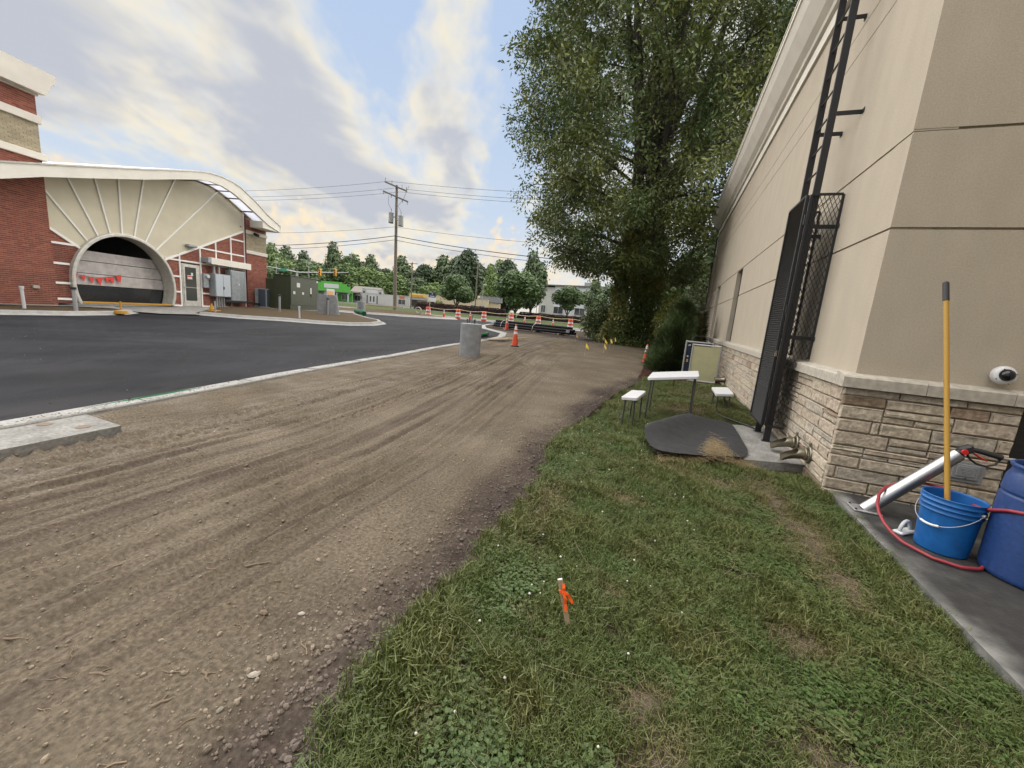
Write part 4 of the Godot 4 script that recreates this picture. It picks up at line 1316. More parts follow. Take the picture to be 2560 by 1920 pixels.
	mb.cbox(Vector3(0.62, 1.12, 0.01), Vector3(1.1, 2.24, 0.09), 0.008)
	part("door_frame", mb, N.alu, B)
	mb = MB.new()
	mb.cbox(Vector3(0.6, 1.10, 0.052), Vector3(0.92, 2.12, 0.05), 0.008)
	var door := part("door", mb, N.alu, B)
	mb = MB.new(); mb.box(Vector3(0.57, 1.20, 0.081), Vector3(0.66, 1.76, 0.008))
	part("pane", mb, M("door_glass", Color(0.05, 0.056, 0.05), 0.12), door)
	mb = MB.new(); mb.cbox(Vector3(0.57, 1.02, 0.09), Vector3(0.68, 0.025, 0.012), 0.004)
	part("rail", mb, N.alu, door)
	mb = MB.new(); mb.box(Vector3(0.50, 1.55, 0.0875), Vector3(0.28, 0.22, 0.003))
	part("notice", mb, N.paper, door)
	mb = MB.new(); mb.box(Vector3(0.50, 1.60, 0.090), Vector3(0.26, 0.07, 0.003)); mb.box(Vector3(0.50, 1.46, 0.090), Vector3(0.26, 0.03, 0.003))
	part("notice_print", mb, N.flag_red, door)
	mb = MB.new(); mb.box(Vector3(0.64, 1.72, 0.0875), Vector3(0.12, 0.16, 0.003))
	part("notice", mb, M("pale_green", Color(0.45, 0.58, 0.48), 0.6), door)
	mb = MB.new(); mb.tube([Vector3(0.12, 1.0, 0.08), Vector3(0.12, 1.0, 0.14), Vector3(0.16, 1.02, 0.15), Vector3(0.16, 1.25, 0.15), Vector3(0.12, 1.27, 0.14), Vector3(0.12, 1.27, 0.08)], 0.014, 6)
	part("handle", mb, N.galv, door)
	# lamps, vent, hose bib
	mb = MB.new(); mb.cbox(Vector3(0.66, 3.2, 0.12), Vector3(0.52, 0.13, 0.24), 0.02)
	part("wall_lamp_housing", mb, N.cabinet_grey, B)
	mb = MB.new(); mb.cyl(Vector3(5.3, 4.72, 0.14), Vector3(5.3, 4.62, 0.4), 0.09, 0.10, 12)
	part("floodlight_housing", mb, N.black_metal, B)
	mb = MB.new(); mb.cbox(Vector3(-6.15, 0.58, 0.16), Vector3(0.2, 0.11, 0.06), 0.01)
	part("vent", mb, N.cap, B)
	mb = MB.new(); mb.box(Vector3(4.3, 4.95, 0.01), Vector3(0.09, 0.06, 0.03))
	part("vent", mb, N.purple, B)

	# ---- electrical cupboards standing on the facade
	var E := func(called: String, label: String, u: float, y: float, off: float) -> Node3D:
		return thing(called, label, "cabinet", B.transform * Vector3(u, y, off), B.rotation.y)
	var t: Node3D = E.call("cabinet_canopy", "long beige canopy box above the grey electrical cabinets", 2.95, 2.58, 0.0)
	t.set_meta("category", "canopy")
	mb = MB.new(); mb.cbox(Vector3(0.1, 0, 0.26), Vector3(3.0, 0.36, 0.36), 0.01)
	part("hood", mb, N.fascia, t)
	mb = MB.new(); mb.cbox(Vector3(-1.52, 0.02, 0.26), Vector3(0.22, 0.28, 0.40), 0.01)
	part("end_box", mb, N.cabinet_grey, t)
	for u in [1.95, 2.28, 3.05, 3.2, 3.35]:
		mb = MB.new(); mb.cyl(Vector3(u - 2.95, -0.18, 0.2), Vector3(u - 2.95, -0.75 if u < 3.0 else -0.42, 0.2), 0.07 if u < 3.0 else 0.03, -1.0, 10, false)
		part("conduit", mb, N.conduit, t)
	t = E.call("meter_box", "slim grey meter box with round glass meter beside the staff door", 1.45, 1.46, 0.0)
	mb = MB.new(); mb.cbox(Vector3(0, 0, 0.1), Vector3(0.36, 0.78, 0.16), 0.01)
	part("case", mb, N.cabinet_grey, t)
	mb = MB.new(); mb.cyl(Vector3(0.06, 0.25, 0.18), Vector3(0.06, 0.25, 0.27), 0.11, 0.10, 16)
	part("meter", mb, N.paper, t)
	mb = MB.new(); mb.cyl(Vector3(0.2, 0.1, 0.12), Vector3(0.34, 0.1, 0.12), 0.035, -1, 8)
	part("conduit", mb, N.conduit, t)
	t = E.call("switch_cabinet", "light grey two-door electrical cabinet with black latch", 2.3, 0.64, 0.0)
	mb = MB.new(); mb.cbox(Vector3(0, 0.63, 0.24), Vector3(1.12, 1.28, 0.40), 0.012)
	part("case", mb, N.cabinet_grey, t)
	for s in [-1, 1]:
		mb = MB.new(); mb.cbox(Vector3(s * 0.265, 0.63, 0.446), Vector3(0.51, 1.22, 0.02), 0.006)
		part("door", mb, M("cabinet_pale", Color(0.42, 0.46, 0.50), 0.45), t)
	mb = MB.new(); mb.cbox(Vector3(0.02, 0.50, 0.47), Vector3(0.06, 0.16, 0.04), 0.01)
	part("latch", mb, N.black_metal, t)
	for u in [-0.12, 0.06, 0.22, -0.28]:
		mb = MB.new(); mb.cyl(Vector3(u, 0.0, 0.25), Vector3(u, -0.75, 0.25), 0.05, -1, 10, false)
		part("conduit", mb, N.conduit, t)
	t = E.call("tall_cabinet", "tall plain grey electrical cabinet nearest the banded brick pier", 3.5, 0.38, 0.0)
	mb = MB.new(); mb.cbox(Vector3(0, 0.92, 0.22), Vector3(1.16, 1.86, 0.36), 0.012)
	part("case", mb, N.cabinet_grey, t)
	mb = MB.new(); mb.cbox(Vector3(0, 0.92, 0.41), Vector3(1.08, 1.76, 0.02), 0.006)
	var td := part("door", mb, N.cabinet_grey, t)
	mb = MB.new(); mb.box(Vector3(0.02, 1.05, 0.424), Vector3(0.1, 0.12, 0.006))
	part("notice", mb, N.paper, td)
	for u in [-0.4, 0.5]:
		mb = MB.new(); mb.cyl(Vector3(u, 0.0, 0.25), Vector3(u, -0.42, 0.25), 0.025, -1, 8)
		part("leg", mb, N.conduit, t)
	# black feeder pipes between cabinets and condenser
	t = thing("pipe_run", "black insulated pipes running low from the cabinets to the condenser", "pipes", B.transform * Vector3(4.0, 0.35, 0.45), B.rotation.y)
	for k in 3:
		mb = MB.new(); mb.tube([Vector3(-1.6, 0.05 * k, 0), Vector3(0.0, -0.02 + 0.05 * k, 0.05), Vector3(1.2, -0.12 + 0.05 * k, 0.1), Vector3(2.2, -0.15 + 0.05 * k, 0.4)], 0.022, 6)
		part("pipe", mb, N.black_rubber, t)
	# condenser
	t = thing("air_conditioner", "blue grey air conditioning condenser between brick pier and green transformer", "air conditioner", B.transform * Vector3(5.5, 0.08, 0.60), B.rotation.y)
	mb = MB.new(); mb.cbox(Vector3(0, 0.03, 0), Vector3(1.0, 0.08, 1.0), 0.01)
	part("pad", mb, N.concrete, t)
	mb = MB.new(); mb.cbox(Vector3(0, 0.66, 0), Vector3(0.82, 1.18, 0.82), 0.02)
	part("casing", mb, N.cabinet_grey, t)
	mb = MB.new(); mb.box(Vector3(0, 0.66, 0.412), Vector3(0.72, 1.08, 0.01)); mb.box(Vector3(-0.412, 0.66, 0.1), Vector3(0.01, 1.08, 0.5))
	var gr := part("grille", mb, N.condenser_fin, t)
	mb = MB.new()
	for k in 22: mb.box(Vector3(0, 0.16 + k * 0.048, 0.422), Vector3(0.74, 0.008, 0.012))
	for k in 7: mb.box(Vector3(-0.33 + k * 0.11, 0.66, 0.424), Vector3(0.008, 1.08, 0.012))
	part("guard_wire", mb, M("guard_blue", Color(0.12, 0.14, 0.18), 0.5), gr)
	# pad transformer
	t = thing("pad_transformer", "large olive green pad transformer cabinet with small white notices", "transformer", Vector3(-23.24, 0.44, -19.53), B.rotation.y)
	mb = MB.new(); mb.cbox(Vector3(1.6, 0.02, -0.8), Vector3(3.9, 0.14, 2.2), 0.015)
	part("pad", mb, N.concrete, t)
	mb = MB.new(); mb.cbox(Vector3(1.62, 1.17, -0.55), Vector3(3.2, 2.18, 1.1), 0.015)
	mb.cbox(Vector3(1.62, 1.03, -1.4), Vector3(3.1, 1.9, 0.65), 0.015)
	var body := part("case", mb, N.trafo_green, t)
	mb = MB.new(); mb.cbox(Vector3(1.62, 2.28, -0.54), Vector3(3.3, 0.05, 1.2), 0.012)
	part("lid", mb, N.trafo_green, t)
	for s in [[0.06, 2.10], [2.16, 1.02]]:
		mb = MB.new(); mb.cbox(Vector3(s[0] + s[1] / 2, 1.30, 0.015), Vector3(s[1], 1.82, 0.03), 0.006)
		part("door", mb, N.trafo_green, t)
	for s in [[0.85, 1.72, 0.34, 0.28], [0.4, 1.2, 0.22, 0.18], [1.35, 1.2, 0.2, 0.15], [3.02, 2.1, 0.16, 0.12], [2.26, 1.42, 0.15, 0.42]]:
		mb = MB.new(); mb.box(Vector3(s[0], s[1], 0.034), Vector3(s[2], s[3], 0.006))
		part("notice", mb, N.paper, t)
	mb = MB.new(); mb.cbox(Vector3(2.26, 1.12, 0.05), Vector3(0.07, 0.16, 0.05), 0.01)
	part("lock", mb, N.black_metal, t)
	# barricade board and concrete blocks behind the transformer
	t = thing("barricade_board", "white framed orange barricade board beside the green transformer", "barricade", Vector3(-21.6, 0.5, -21.3), B.rotation.y)
	mb = MB.new(); mb.cbox(Vector3(0, 1.33, 0), Vector3(1.0, 0.5, 0.05), 0.01)
	for u in [-0.4, 0.4]: mb.bar(Vector3(u, 0.0, -0.1), Vector3(u, 1.3, -0.03), 0.05, 0.05)
	part("frame", mb, N.reflect_white, t)
	mb = MB.new(); mb.cbox(Vector3(-0.06, 1.29, 0.03), Vector3(0.78, 0.34, 0.02), 0.004)
	part("board", mb, M("board_orange", Color(0.62, 0.32, 0.12), 0.6), t)
	for q in [[-19.35, -18.45, "upright grey concrete base block against the green transformer", 0.0], [-19.05, -18.95, "tapered grey concrete base block beside a capped grey pipe", 1.0]]:
		mb = MB.new()
		mb.lathe([Vector2(0.0, 1.18), Vector2(0.25, 1.18), Vector2(0.26, 1.17), Vector2(0.27 + 0.05 * q[3], 0.8), Vector2(0.30 + 0.11 * q[3], -0.2)], 24, Vector3.ZERO)
		single("concrete_footing_block", mb, N.pier, q[2], "concrete base", G(q[0], q[1], 0.2))
	# pipe stubs in the beds
	for q in [[-20.0, -16.15, 0.92, 0.055, "conduit", "grey pipe stub with crooked top in front of the transformer"], [-16.75, -14.6, 0.55, 0.04, "reflect_white", "thin white pipe stub standing in straw mulch near the kerb tip"], [-18.75, -18.3, 0.95, 0.05, "conduit", "capped grey pipe stub beside the tapered concrete block"], [-20.9, -7.0, 0.72, 0.045, "reflect_white", "leaning white pipe stub in the mulch before the brick tower"], [-20.25, -8.05, 0.80, 0.06, "conduit", "grey pipe stub on a black base before the arch"], [-20.2, -12.9, 0.55, 0.035, "conduit", "short grey pipe stub before the tall cabinet"]]:
		var p := G(q[0], q[1], 0.17)
		var lean := Vector3(0.05, 1, 0.03) if q[2] > 0.6 else Vector3(-0.04, 1, 0.0)
		t = thing("pipe_stub", q[5], "pipe stub", p, 0.0, "pipe stubs in the planting beds")
		mb = MB.new(); mb.cyl(Vector3(0, -0.1, 0), lean * q[2], q[3], -1, 10)
		part("pipe", mb, N[q[4]], t)
		mb = MB.new(); mb.cyl(lean * (q[2] - 0.03), lean * (q[2] + 0.05), q[3] * 1.35, -1, 10)
		part("cap", mb, N.black_rubber if q[4] == "conduit" else N.reflect_white, t)
	mb = MB.new()
	mb.cyl(Vector3(0, -0.05, 0), Vector3(0, 0.06, 0), 0.22, 0.20, 16)
	mb.cyl(Vector3(0, 0.1, 0), Vector3(-0.03, 0.42, 0), 0.03, -1, 8)
	single("yellow_valve_base", mb, N.safety_yellow, "yellow round valve base with short rod before the arch", "valve base", G(-19.9, -9.2, 0.16))
	mb = MB.new()
	mb.cyl(Vector3(0, -0.05, 0), Vector3(0, 0.05, 0), 0.28, 0.26, 16)
	mb.cyl(Vector3(-0.2, 0.08, 0), Vector3(-0.2, 0.36, 0), 0.11, 0.02, 12)
	single("yellow_valve_base", mb, N.safety_yellow, "yellow round valve base with wooden peg near the transformer bed", "valve base", G(-20.9, -13.3, 0.15))

# ------------------------------------------------------------------ foliage
func crown_mesh(sd: int, n: int, lobes: Array, leaf: float) -> ArrayMesh:   # lobes: [centre, radii]; leaf-sized faces through their outer volume
	var r := RandomNumberGenerator.new()
	r.seed = sd
	var mb := MB.new()
	var tot := 0.0
	for l in lobes: tot += l[1].x * l[1].y
	for l in lobes:
		var m := int(n * l[1].x * l[1].y / tot)
		for k in m:
			var d := Vector3(r.randfn(), r.randfn(), r.randfn()).normalized()
			var bump := 1.0 + 0.22 * fn.get_noise_3d(d.x * 60.0 + sd * 9.0, d.y * 60.0, d.z * 60.0) + 0.16 * fn2.get_noise_3d(d.x * 170.0, d.y * 170.0 + sd, d.z * 170.0)
			var q := pow(r.randf(), 0.30) * bump
			var p: Vector3 = l[0] + d * q * l[1]
			var a := Vector3(r.randfn(), r.randfn() * 0.6, r.randfn()).normalized()
			var nn := (d + Vector3(r.randfn(), r.randfn() + 0.5, r.randfn()) * 0.55).normalized()
			a = (a - nn * a.dot(nn)).normalized()
			var b := nn.cross(a)
			var s := leaf * r.randf_range(0.6, 1.4)
			mb.col = Color(1, 1, 1) * r.randf_range(0.62, 1.0)
			mb.col.r *= r.randf_range(0.85, 1.0)
			var i := mb.vert(p - a * s, nn); mb.vert(p + b * s * 0.55, nn); mb.vert(p + a * s, nn); mb.vert(p - b * s * 0.55 + nn * s * 0.15, nn)
			mb.ix.append_array([i, i + 1, i + 2, i, i + 2, i + 3])
	return mb.done()

var crowns := []
func make_crowns() -> void:
	# 0 broad round, 1 tall oval, 2 low spreading, 3 pointed, 4 vase, 5 round loose; all about 2 high and 2 wide, base at y = 0
	crowns.append(crown_mesh(1, 5200, [[Vector3(0, 1.0, 0), Vector3(0.8, 0.85, 0.8)], [Vector3(-0.5, 0.7, 0.2), Vector3(0.5, 0.45, 0.5)], [Vector3(0.5, 0.75, -0.1), Vector3(0.5, 0.5, 0.5)], [Vector3(0.1, 1.5, 0.1), Vector3(0.5, 0.5, 0.5)], [Vector3(-0.3, 1.35, -0.2), Vector3(0.45, 0.4, 0.45)]], 0.075))
	crowns.append(crown_mesh(2, 5200, [[Vector3(0, 0.9, 0), Vector3(0.75, 0.9, 0.75)], [Vector3(-0.3, 0.5, 0.1), Vector3(0.6, 0.5, 0.6)], [Vector3(0.25, 1.2, 0.1), Vector3(0.5, 0.6, 0.5)], [Vector3(-0.1, 1.7, 0), Vector3(0.35, 0.45, 0.35)]], 0.07))
	crowns.append(crown_mesh(3, 5200, [[Vector3(-0.5, 0.8, 0), Vector3(0.55, 0.55, 0.55)], [Vector3(0.5, 0.75, 0.1), Vector3(0.55, 0.5, 0.55)], [Vector3(0, 1.3, 0), Vector3(0.6, 0.6, 0.6)], [Vector3(0.3, 0.5, -0.3), Vector3(0.6, 0.35, 0.6)], [Vector3(-0.35, 1.5, 0.2), Vector3(0.3, 0.3, 0.3)]], 0.075))
	crowns.append(crown_mesh(4, 5200, [[Vector3(0, 0.5, 0), Vector3(0.8, 0.55, 0.8)], [Vector3(0.05, 1.0, 0), Vector3(0.58, 0.55, 0.58)], [Vector3(-0.05, 1.45, 0), Vector3(0.38, 0.5, 0.38)], [Vector3(0, 1.8, 0), Vector3(0.2, 0.4, 0.2)]], 0.075))
	crowns.append(crown_mesh(5, 5200, [[Vector3(-0.55, 1.15, 0), Vector3(0.5, 0.6, 0.5)], [Vector3(0.55, 1.2, 0), Vector3(0.5, 0.55, 0.5)], [Vector3(0, 1.4, 0.3), Vector3(0.55, 0.6, 0.5)], [Vector3(0, 0.7, 0), Vector3(0.5, 0.5, 0.5)], [Vector3(0.2, 1.6, -0.3), Vector3(0.45, 0.4, 0.45)]], 0.07))
	crowns.append(crown_mesh(6, 2600, [[Vector3(-0.45, 1.0, 0.1), Vector3(0.5, 0.4, 0.5)], [Vector3(0.45, 1.2, 0), Vector3(0.5, 0.42, 0.5)], [Vector3(0.05, 1.6, 0), Vector3(0.45, 0.4, 0.45)], [Vector3(-0.1, 0.5, -0.1), Vector3(0.6, 0.35, 0.6)]], 0.075))

func tree(called: String, label: String, at: Vector3, top: float, rad: float, clear: float, kind: int, mat: int, group := "") -> void:
	var t := thing(called, label, "tree", at, rng.randf() * 0.6 - 0.3, group)
	var mb := MB.new()
	var h := top - at.y
	mb.cyl(Vector3(0, -0.3, 0), Vector3(0, clear + (h - clear) * 0.5, 0), 0.02 * h + 0.06, 0.03, 8, false)
	for k in 4:
		var a := k * TAU / 4.0 + 0.5
		mb.cyl(Vector3(0, clear * 0.75, 0), Vector3(cos(a) * rad * 0.6, clear + (h - clear) * 0.45, sin(a) * rad * 0.6), 0.012 * h, 0.02, 6, false)
	part("trunk", mb, N.bark, t)
	var c := part("crown", crowns[kind], N["foliage%d" % mat], t)
	c.position = Vector3(0, clear, 0)
	c.scale = Vector3(rad, (h - clear) / 2.05, rad)

# ------------------------------------------------------------------ street and what lies beyond
func box_part(called: String, at: Vector3, size: Vector3, mat: Material, parent: Node, ch := 0.0) -> MeshInstance3D:
	var mb := MB.new()
	if ch > 0.0: mb.cbox(at, size, ch)
	else: mb.box(at, size)
	return part(called, mb, mat, parent)

func window_part(at: Vector3, w: float, h: float, parent: Node, frame: Material, cols := 2) -> void:
	var f := box_part("window", at, Vector3(w + 0.2, h + 0.2, 0.08), frame, parent)
	for k in cols:
		box_part("pane", at + Vector3(-w / 2 + (k + 0.5) * w / cols, 0, 0.045), Vector3(w / cols - 0.08, h - 0.06, 0.02), N.blue_glass, f)

func wires(a: Vector3, b: Vector3, sag: float, r: float) -> MB:
	var mb := MB.new()
	var p := []
	for k in 25:
		var t := k / 24.0
		p.append(a.lerp(b, t) - Vector3(0, sag * 4.0 * t * (1.0 - t), 0))
	mb.tube(p, r, 5)
	return mb

func street_and_far() -> void:
	make_crowns()
	var mb: MB
	var t: Node3D
	M("shop_green", Color(0.10, 0.42, 0.06), 0.7, {"tex": N.white_trim.albedo_texture, "scale": 0.4})
	M("shop_grey", Color(0.50, 0.49, 0.46), 0.75, {"tex": N.white_trim.albedo_texture, "scale": 0.3})
	M("shop_cream", Color(0.58, 0.48, 0.33), 0.8, {"tex": N.white_trim.albedo_texture, "scale": 0.2})
	M("office_white", Color(0.60, 0.62, 0.64), 0.75, {"tex": N.white_trim.albedo_texture, "scale": 0.2})
	M("slate", Color(0.10, 0.10, 0.105), 0.8)
	M("brown_roof", Color(0.17, 0.15, 0.13), 0.9)
	M("navy_sign", Color(0.012, 0.022, 0.075), 0.5)
	M("sign_orange", Color(0.50, 0.16, 0.07), 0.6)
	M("sign_yellow", Color(0.70, 0.45, 0.03), 0.6)
	var V := func(p: Vector2, d: float) -> Vector3: return Vector3(p.x, p.y, d)
	var th := deg_to_rad(21.3)
	# green false-front shop
	t = thing("green_shop", "bright green shop with stepped false front and white sign panel", "shop", Vector3(-77.8, 0.85, -77.2), th)
	mb = MB.new()
	mb.slab(PackedVector2Array([Vector2(-4.5, 2.3), Vector2(4.4, 2.3), Vector2(4.4, 3.75), Vector2(3.5, 3.75), Vector2(3.5, 4.25), Vector2(2.4, 4.25), Vector2(2.4, 4.6), Vector2(-2.6, 4.6), Vector2(-2.6, 4.25), Vector2(-3.7, 4.25), Vector2(-3.7, 3.75), Vector2(-4.5, 3.75)]), V, -0.1, 0.1)
	part("false_front", mb, N.shop_green, t)
	box_part("wall", Vector3(0, 1.1, -1.6), Vector3(8.8, 2.7, 0.2), N.shop_green, t)
	box_part("roof", Vector3(0, 2.6, -5.0), Vector3(8.8, 0.3, 7.0), N.brown_roof, t)
	box_part("porch_roof", Vector3(0, 2.2, -0.4), Vector3(9.0, 0.14, 2.2), N.slate, t)
	box_part("sign_panel", Vector3(-0.1, 3.55, 0.13), Vector3(3.6, 1.0, 0.06), N.paper, t)
	for u in [-4.2, -1.5, 1.3, 4.1]:
		box_part("post", Vector3(u, 1.0, 0.45), Vector3(0.16, 2.3, 0.16), N.reflect_white, t)
		box_part("bracket", Vector3(u + 0.2, 1.95, 0.45), Vector3(0.4, 0.2, 0.1), N.reflect_white, t)
	window_part(Vector3(2.6, 1.1, -1.48), 1.6, 1.2, t, N.reflect_white)
	window_part(Vector3(-2.6, 1.1, -1.48), 1.6, 1.2, t, N.reflect_white)
	box_part("door", Vector3(0.0, 1.0, -1.47), Vector3(1.5, 2.1, 0.08), N.reflect_white, t)
	box_part("pane", Vector3(0.0, 1.2, -1.42), Vector3(1.2, 1.5, 0.04), N.blue_glass, t)
	# pale grey shop with star ornaments
	t = thing("grey_shop", "pale grey shop with raised centre, two dark stars and white double doors", "shop", Vector3(-72.9, 1.05, -85.5), th)
	box_part("wall", Vector3(0, 1.2, -0.2), Vector3(11.6, 2.7, 0.3), N.shop_grey, t)
	box_part("centre_front", Vector3(0.3, 1.75, 0.0), Vector3(5.4, 3.7, 0.2), N.shop_grey, t)
	box_part("coping", Vector3(0.3, 3.62, 0.03), Vector3(5.6, 0.14, 0.3), N.reflect_white, t)
	box_part("coping", Vector3(-4.2, 2.58, -0.1), Vector3(3.2, 0.12, 0.4), N.reflect_white, t)
	mb = MB.new()
	mb.slab(PackedVector2Array([Vector2(-0.3, 2.5), Vector2(-7.0, 2.5), Vector2(-3.6, 4.2)]), func(p, d): return Vector3(d, p.y, p.x), -5.8, 1.5)
	part("roof", mb, N.brown_roof, t)
	box_part("sign_panel", Vector3(0.2, 3.0, 0.13), Vector3(2.9, 0.9, 0.06), N.paper, t)
	for u in [-1.9, 2.3]:
		mb = MB.new()
		for k in 5:
			var a0 := k * TAU / 5.0 + PI / 2
			mb.tri(Vector3(u, 2.75, 0.2), Vector3(u, 2.75, 0.14) + Vector3(cos(a0 - 0.62), sin(a0 - 0.62), 0) * 0.22, Vector3(u, 2.75, 0.14) + Vector3(cos(a0), sin(a0), 0) * 0.5)
			mb.tri(Vector3(u, 2.75, 0.2), Vector3(u, 2.75, 0.14) + Vector3(cos(a0), sin(a0), 0) * 0.5, Vector3(u, 2.75, 0.14) + Vector3(cos(a0 + 0.62), sin(a0 + 0.62), 0) * 0.22)
		part("star", mb, N.slate, t)
	for s in [-0.42, 0.42]:
		var d := box_part("door", Vector3(0.25 + s, 0.95, 0.13), Vector3(0.82, 2.05, 0.07), N.reflect_white, t)
		box_part("pane", Vector3(0.25 + s, 1.1, 0.175), Vector3(0.42, 1.4, 0.03), N.blue_glass, d)
	for s in [-1.05, 1.55]: box_part("shutter", Vector3(s, 0.95, 0.13), Vector3(0.28, 2.1, 0.06), N.slate, t)
	window_part(Vector3(-3.6, 1.0, 0.0), 1.6, 1.3, t, N.reflect_white, 2)
	mb = MB.new()
	mb.lathe([Vector2(0.85, -0.04), Vector2(1.05, -0.04), Vector2(1.05, 0.04), Vector2(0.85, 0.04)], 20, Vector3(-3.6, 1.35, 0.0), Basis(Vector3.RIGHT, PI / 2))
	part("arched_hood", mb, N.slate, t)
	# small grey shop
	t = thing("small_grey_shop", "small pale grey shop front with orange sign over one window", "shop", Vector3(-67.7, 1.1, -91.9), th)
	box_part("wall", Vector3(0, 1.2, 0), Vector3(3.6, 2.8, 0.3), N.shop_grey, t)
	box_part("coping", Vector3(0, 2.6, 0.05), Vector3(3.8, 0.12, 0.4), N.reflect_white, t)
	box_part("sign_panel", Vector3(-0.3, 2.12, 0.18), Vector3(1.4, 0.6, 0.06), N.sign_orange, t)
	window_part(Vector3(-0.3, 0.95, 0.14), 1.9, 1.3, t, N.reflect_white)
	# shop with yellow sign
	t = thing("yellow_sign_shop", "low cream shop with yellow and red sign band over a dark awning", "shop", Vector3(-66.0, 1.25, -96.9), th)
	box_part("wall", Vector3(0, 1.7, 0), Vector3(5.4, 3.6, 0.3), N.shop_cream, t)
	box_part("sign_band", Vector3(-0.3, 2.85, 0.2), Vector3(3.9, 0.7, 0.1), N.sign_yellow, t)
	for k in 9: box_part("sign_letter", Vector3(-1.9 + k * 0.36, 2.85, 0.27), Vector3(0.2, 0.4, 0.04), N.sign_orange, t)
	mb = MB.new()
	mb.slab(PackedVector2Array([Vector2(0.15, 2.35), Vector2(0.15, 1.85), Vector2(1.1, 1.75)]), func(p, d): return Vector3(d, p.y, p.x), -2.6, 2.2)
	part("awning", mb, N.slate, t)
	window_part(Vector3(-1.4, 0.85, 0.15), 1.6, 1.5, t, N.slate)
	box_part("door", Vector3(0.4, 0.75, 0.18), Vector3(1.0, 1.9, 0.06), N.reflect_white, t)
	# navy pylon sign
	t = thing("pylon_sign", "navy blue pylon sign with white crest above a pale panel behind the hedge", "sign", Vector3(-56.0, 1.0, -87.8), th)
	box_part("panel", Vector3(0, 3.35, 0), Vector3(1.75, 1.15, 0.3), N.navy_sign, t, 0.02)
	box_part("panel", Vector3(0, 2.22, 0), Vector3(1.65, 1.05, 0.28), N.paper, t, 0.02)
	box_part("crest", Vector3(0, 3.6, 0.16), Vector3(0.22, 0.26, 0.02), N.reflect_white, t)
	box_part("lettering", Vector3(0, 3.05, 0.16), Vector3(1.1, 0.2, 0.02), N.reflect_white, t)
	for u in [-0.5, 0.5]: box_part("post", Vector3(u, 0.85, 0), Vector3(0.14, 1.8, 0.14), N.leg_grey, t)
	# cream strip building
	t = thing("cream_building", "long low cream building with flat roof behind the hedge", "building", Vector3(-57.0, 1.1, -105.0), th)
	box_part("wall", Vector3(0, 1.7, -1.5), Vector3(15.6, 3.8, 3.0), N.shop_cream, t)
	for k in 12: box_part("coping_lamp_housing", Vector3(-7.0 + k * 1.3, 3.68, 0.0), Vector3(0.4, 0.16, 0.2), N.shop_cream, t)
	window_part(Vector3(3.5, 1.2, 0.0), 1.4, 1.2, t, N.shop_grey)
	window_part(Vector3(6.0, 1.2, 0.0), 1.4, 1.2, t, N.shop_grey)
	t = thing("barn_roof_house", "house with dark gambrel roof and cream gable behind the hedge trees", "house", Vector3(-50.6, 1.2, -109.8), th)
	box_part("wall", Vector3(0, 1.5, -2.0), Vector3(7.0, 3.2, 4.0), N.shop_cream, t)
	mb = MB.new()
	mb.slab(PackedVector2Array([Vector2(0.3, 3.0), Vector2(-0.6, 4.5), Vector2(-2.0, 5.0), Vector2(-3.4, 4.5), Vector2(-4.3, 3.0)]), func(p, d): return Vector3(d, p.y, p.x), -2.6, 4.0)
	part("roof", mb, N.slate, t)
	box_part("gable", Vector3(-3.0, 3.6, -1.6), Vector3(0.7, 2.0, 2.4), N.shop_cream, t)
	window_part(Vector3(-2.9, 3.7, -0.38), 0.6, 0.7, t, N.reflect_white)
	# white two-storey office
	t = thing("office_building", "white two-storey office block with dark ground-floor windows beyond the hedge", "building", Vector3(-23.0, 1.0, -100.3), deg_to_rad(-11.4))
	box_part("wall", Vector3(2.2, 4.2, -3.0), Vector3(15.2, 8.4, 6.0), N.office_white, t)
	box_part("added_shade_wing", Vector3(-7.6, 4.0, -3.2), Vector3(4.4, 8.0, 6.0), N.shop_grey, t)
	box_part("parapet", Vector3(0, 8.5, -2.9), Vector3(20.4, 0.25, 6.6), N.brown_roof, t)
	for k in 4: box_part("panel_joint", Vector3(-2.2 + k * 3.4, 4.3, 0.012), Vector3(0.06, 8.0, 0.03), N.shop_grey, t)
	for u in [-3.9, 2.0, 6.5]: window_part(Vector3(u, 2.3, 0.02), 2.7, 1.7, t, N.reflect_white)
	window_part(Vector3(-8.4, 2.4, -0.16), 1.3, 1.8, t, N.reflect_white)
	window_part(Vector3(6.5, 5.4, 0.02), 2.4, 1.2, t, N.shop_grey)
	box_part("rooftop_unit", Vector3(3.0, 9.1, -2.0), Vector3(2.0, 0.9, 1.6), N.cabinet_grey, t)
	# clipped dark hedges
	var q := 0
	for hd in [[Vector2(-50.2, -72.4), Vector2(-30.4, -75.4), 1.5, "long clipped purple-brown hedge along the pavement before the shops"], [Vector2(-28.6, -76.0), Vector2(-14.4, -81.4), 1.25, "clipped purple-brown hedge before the white office block"], [Vector2(-13.4, -79.6), Vector2(-11.3, -80.4), 0.9, "short low end piece of purple-brown hedge near the office corner"]]:
		var a: Vector2 = hd[0]; var b: Vector2 = hd[1]
		var len := a.distance_to(b)
		t = thing("hedge", hd[3], "hedge", G(a.x, a.y), -atan2(b.y - a.y, b.x - a.x), "clipped hedges across the road")
		mb = MB.new()
		var r := RandomNumberGenerator.new(); r.seed = 90 + q; q += 1
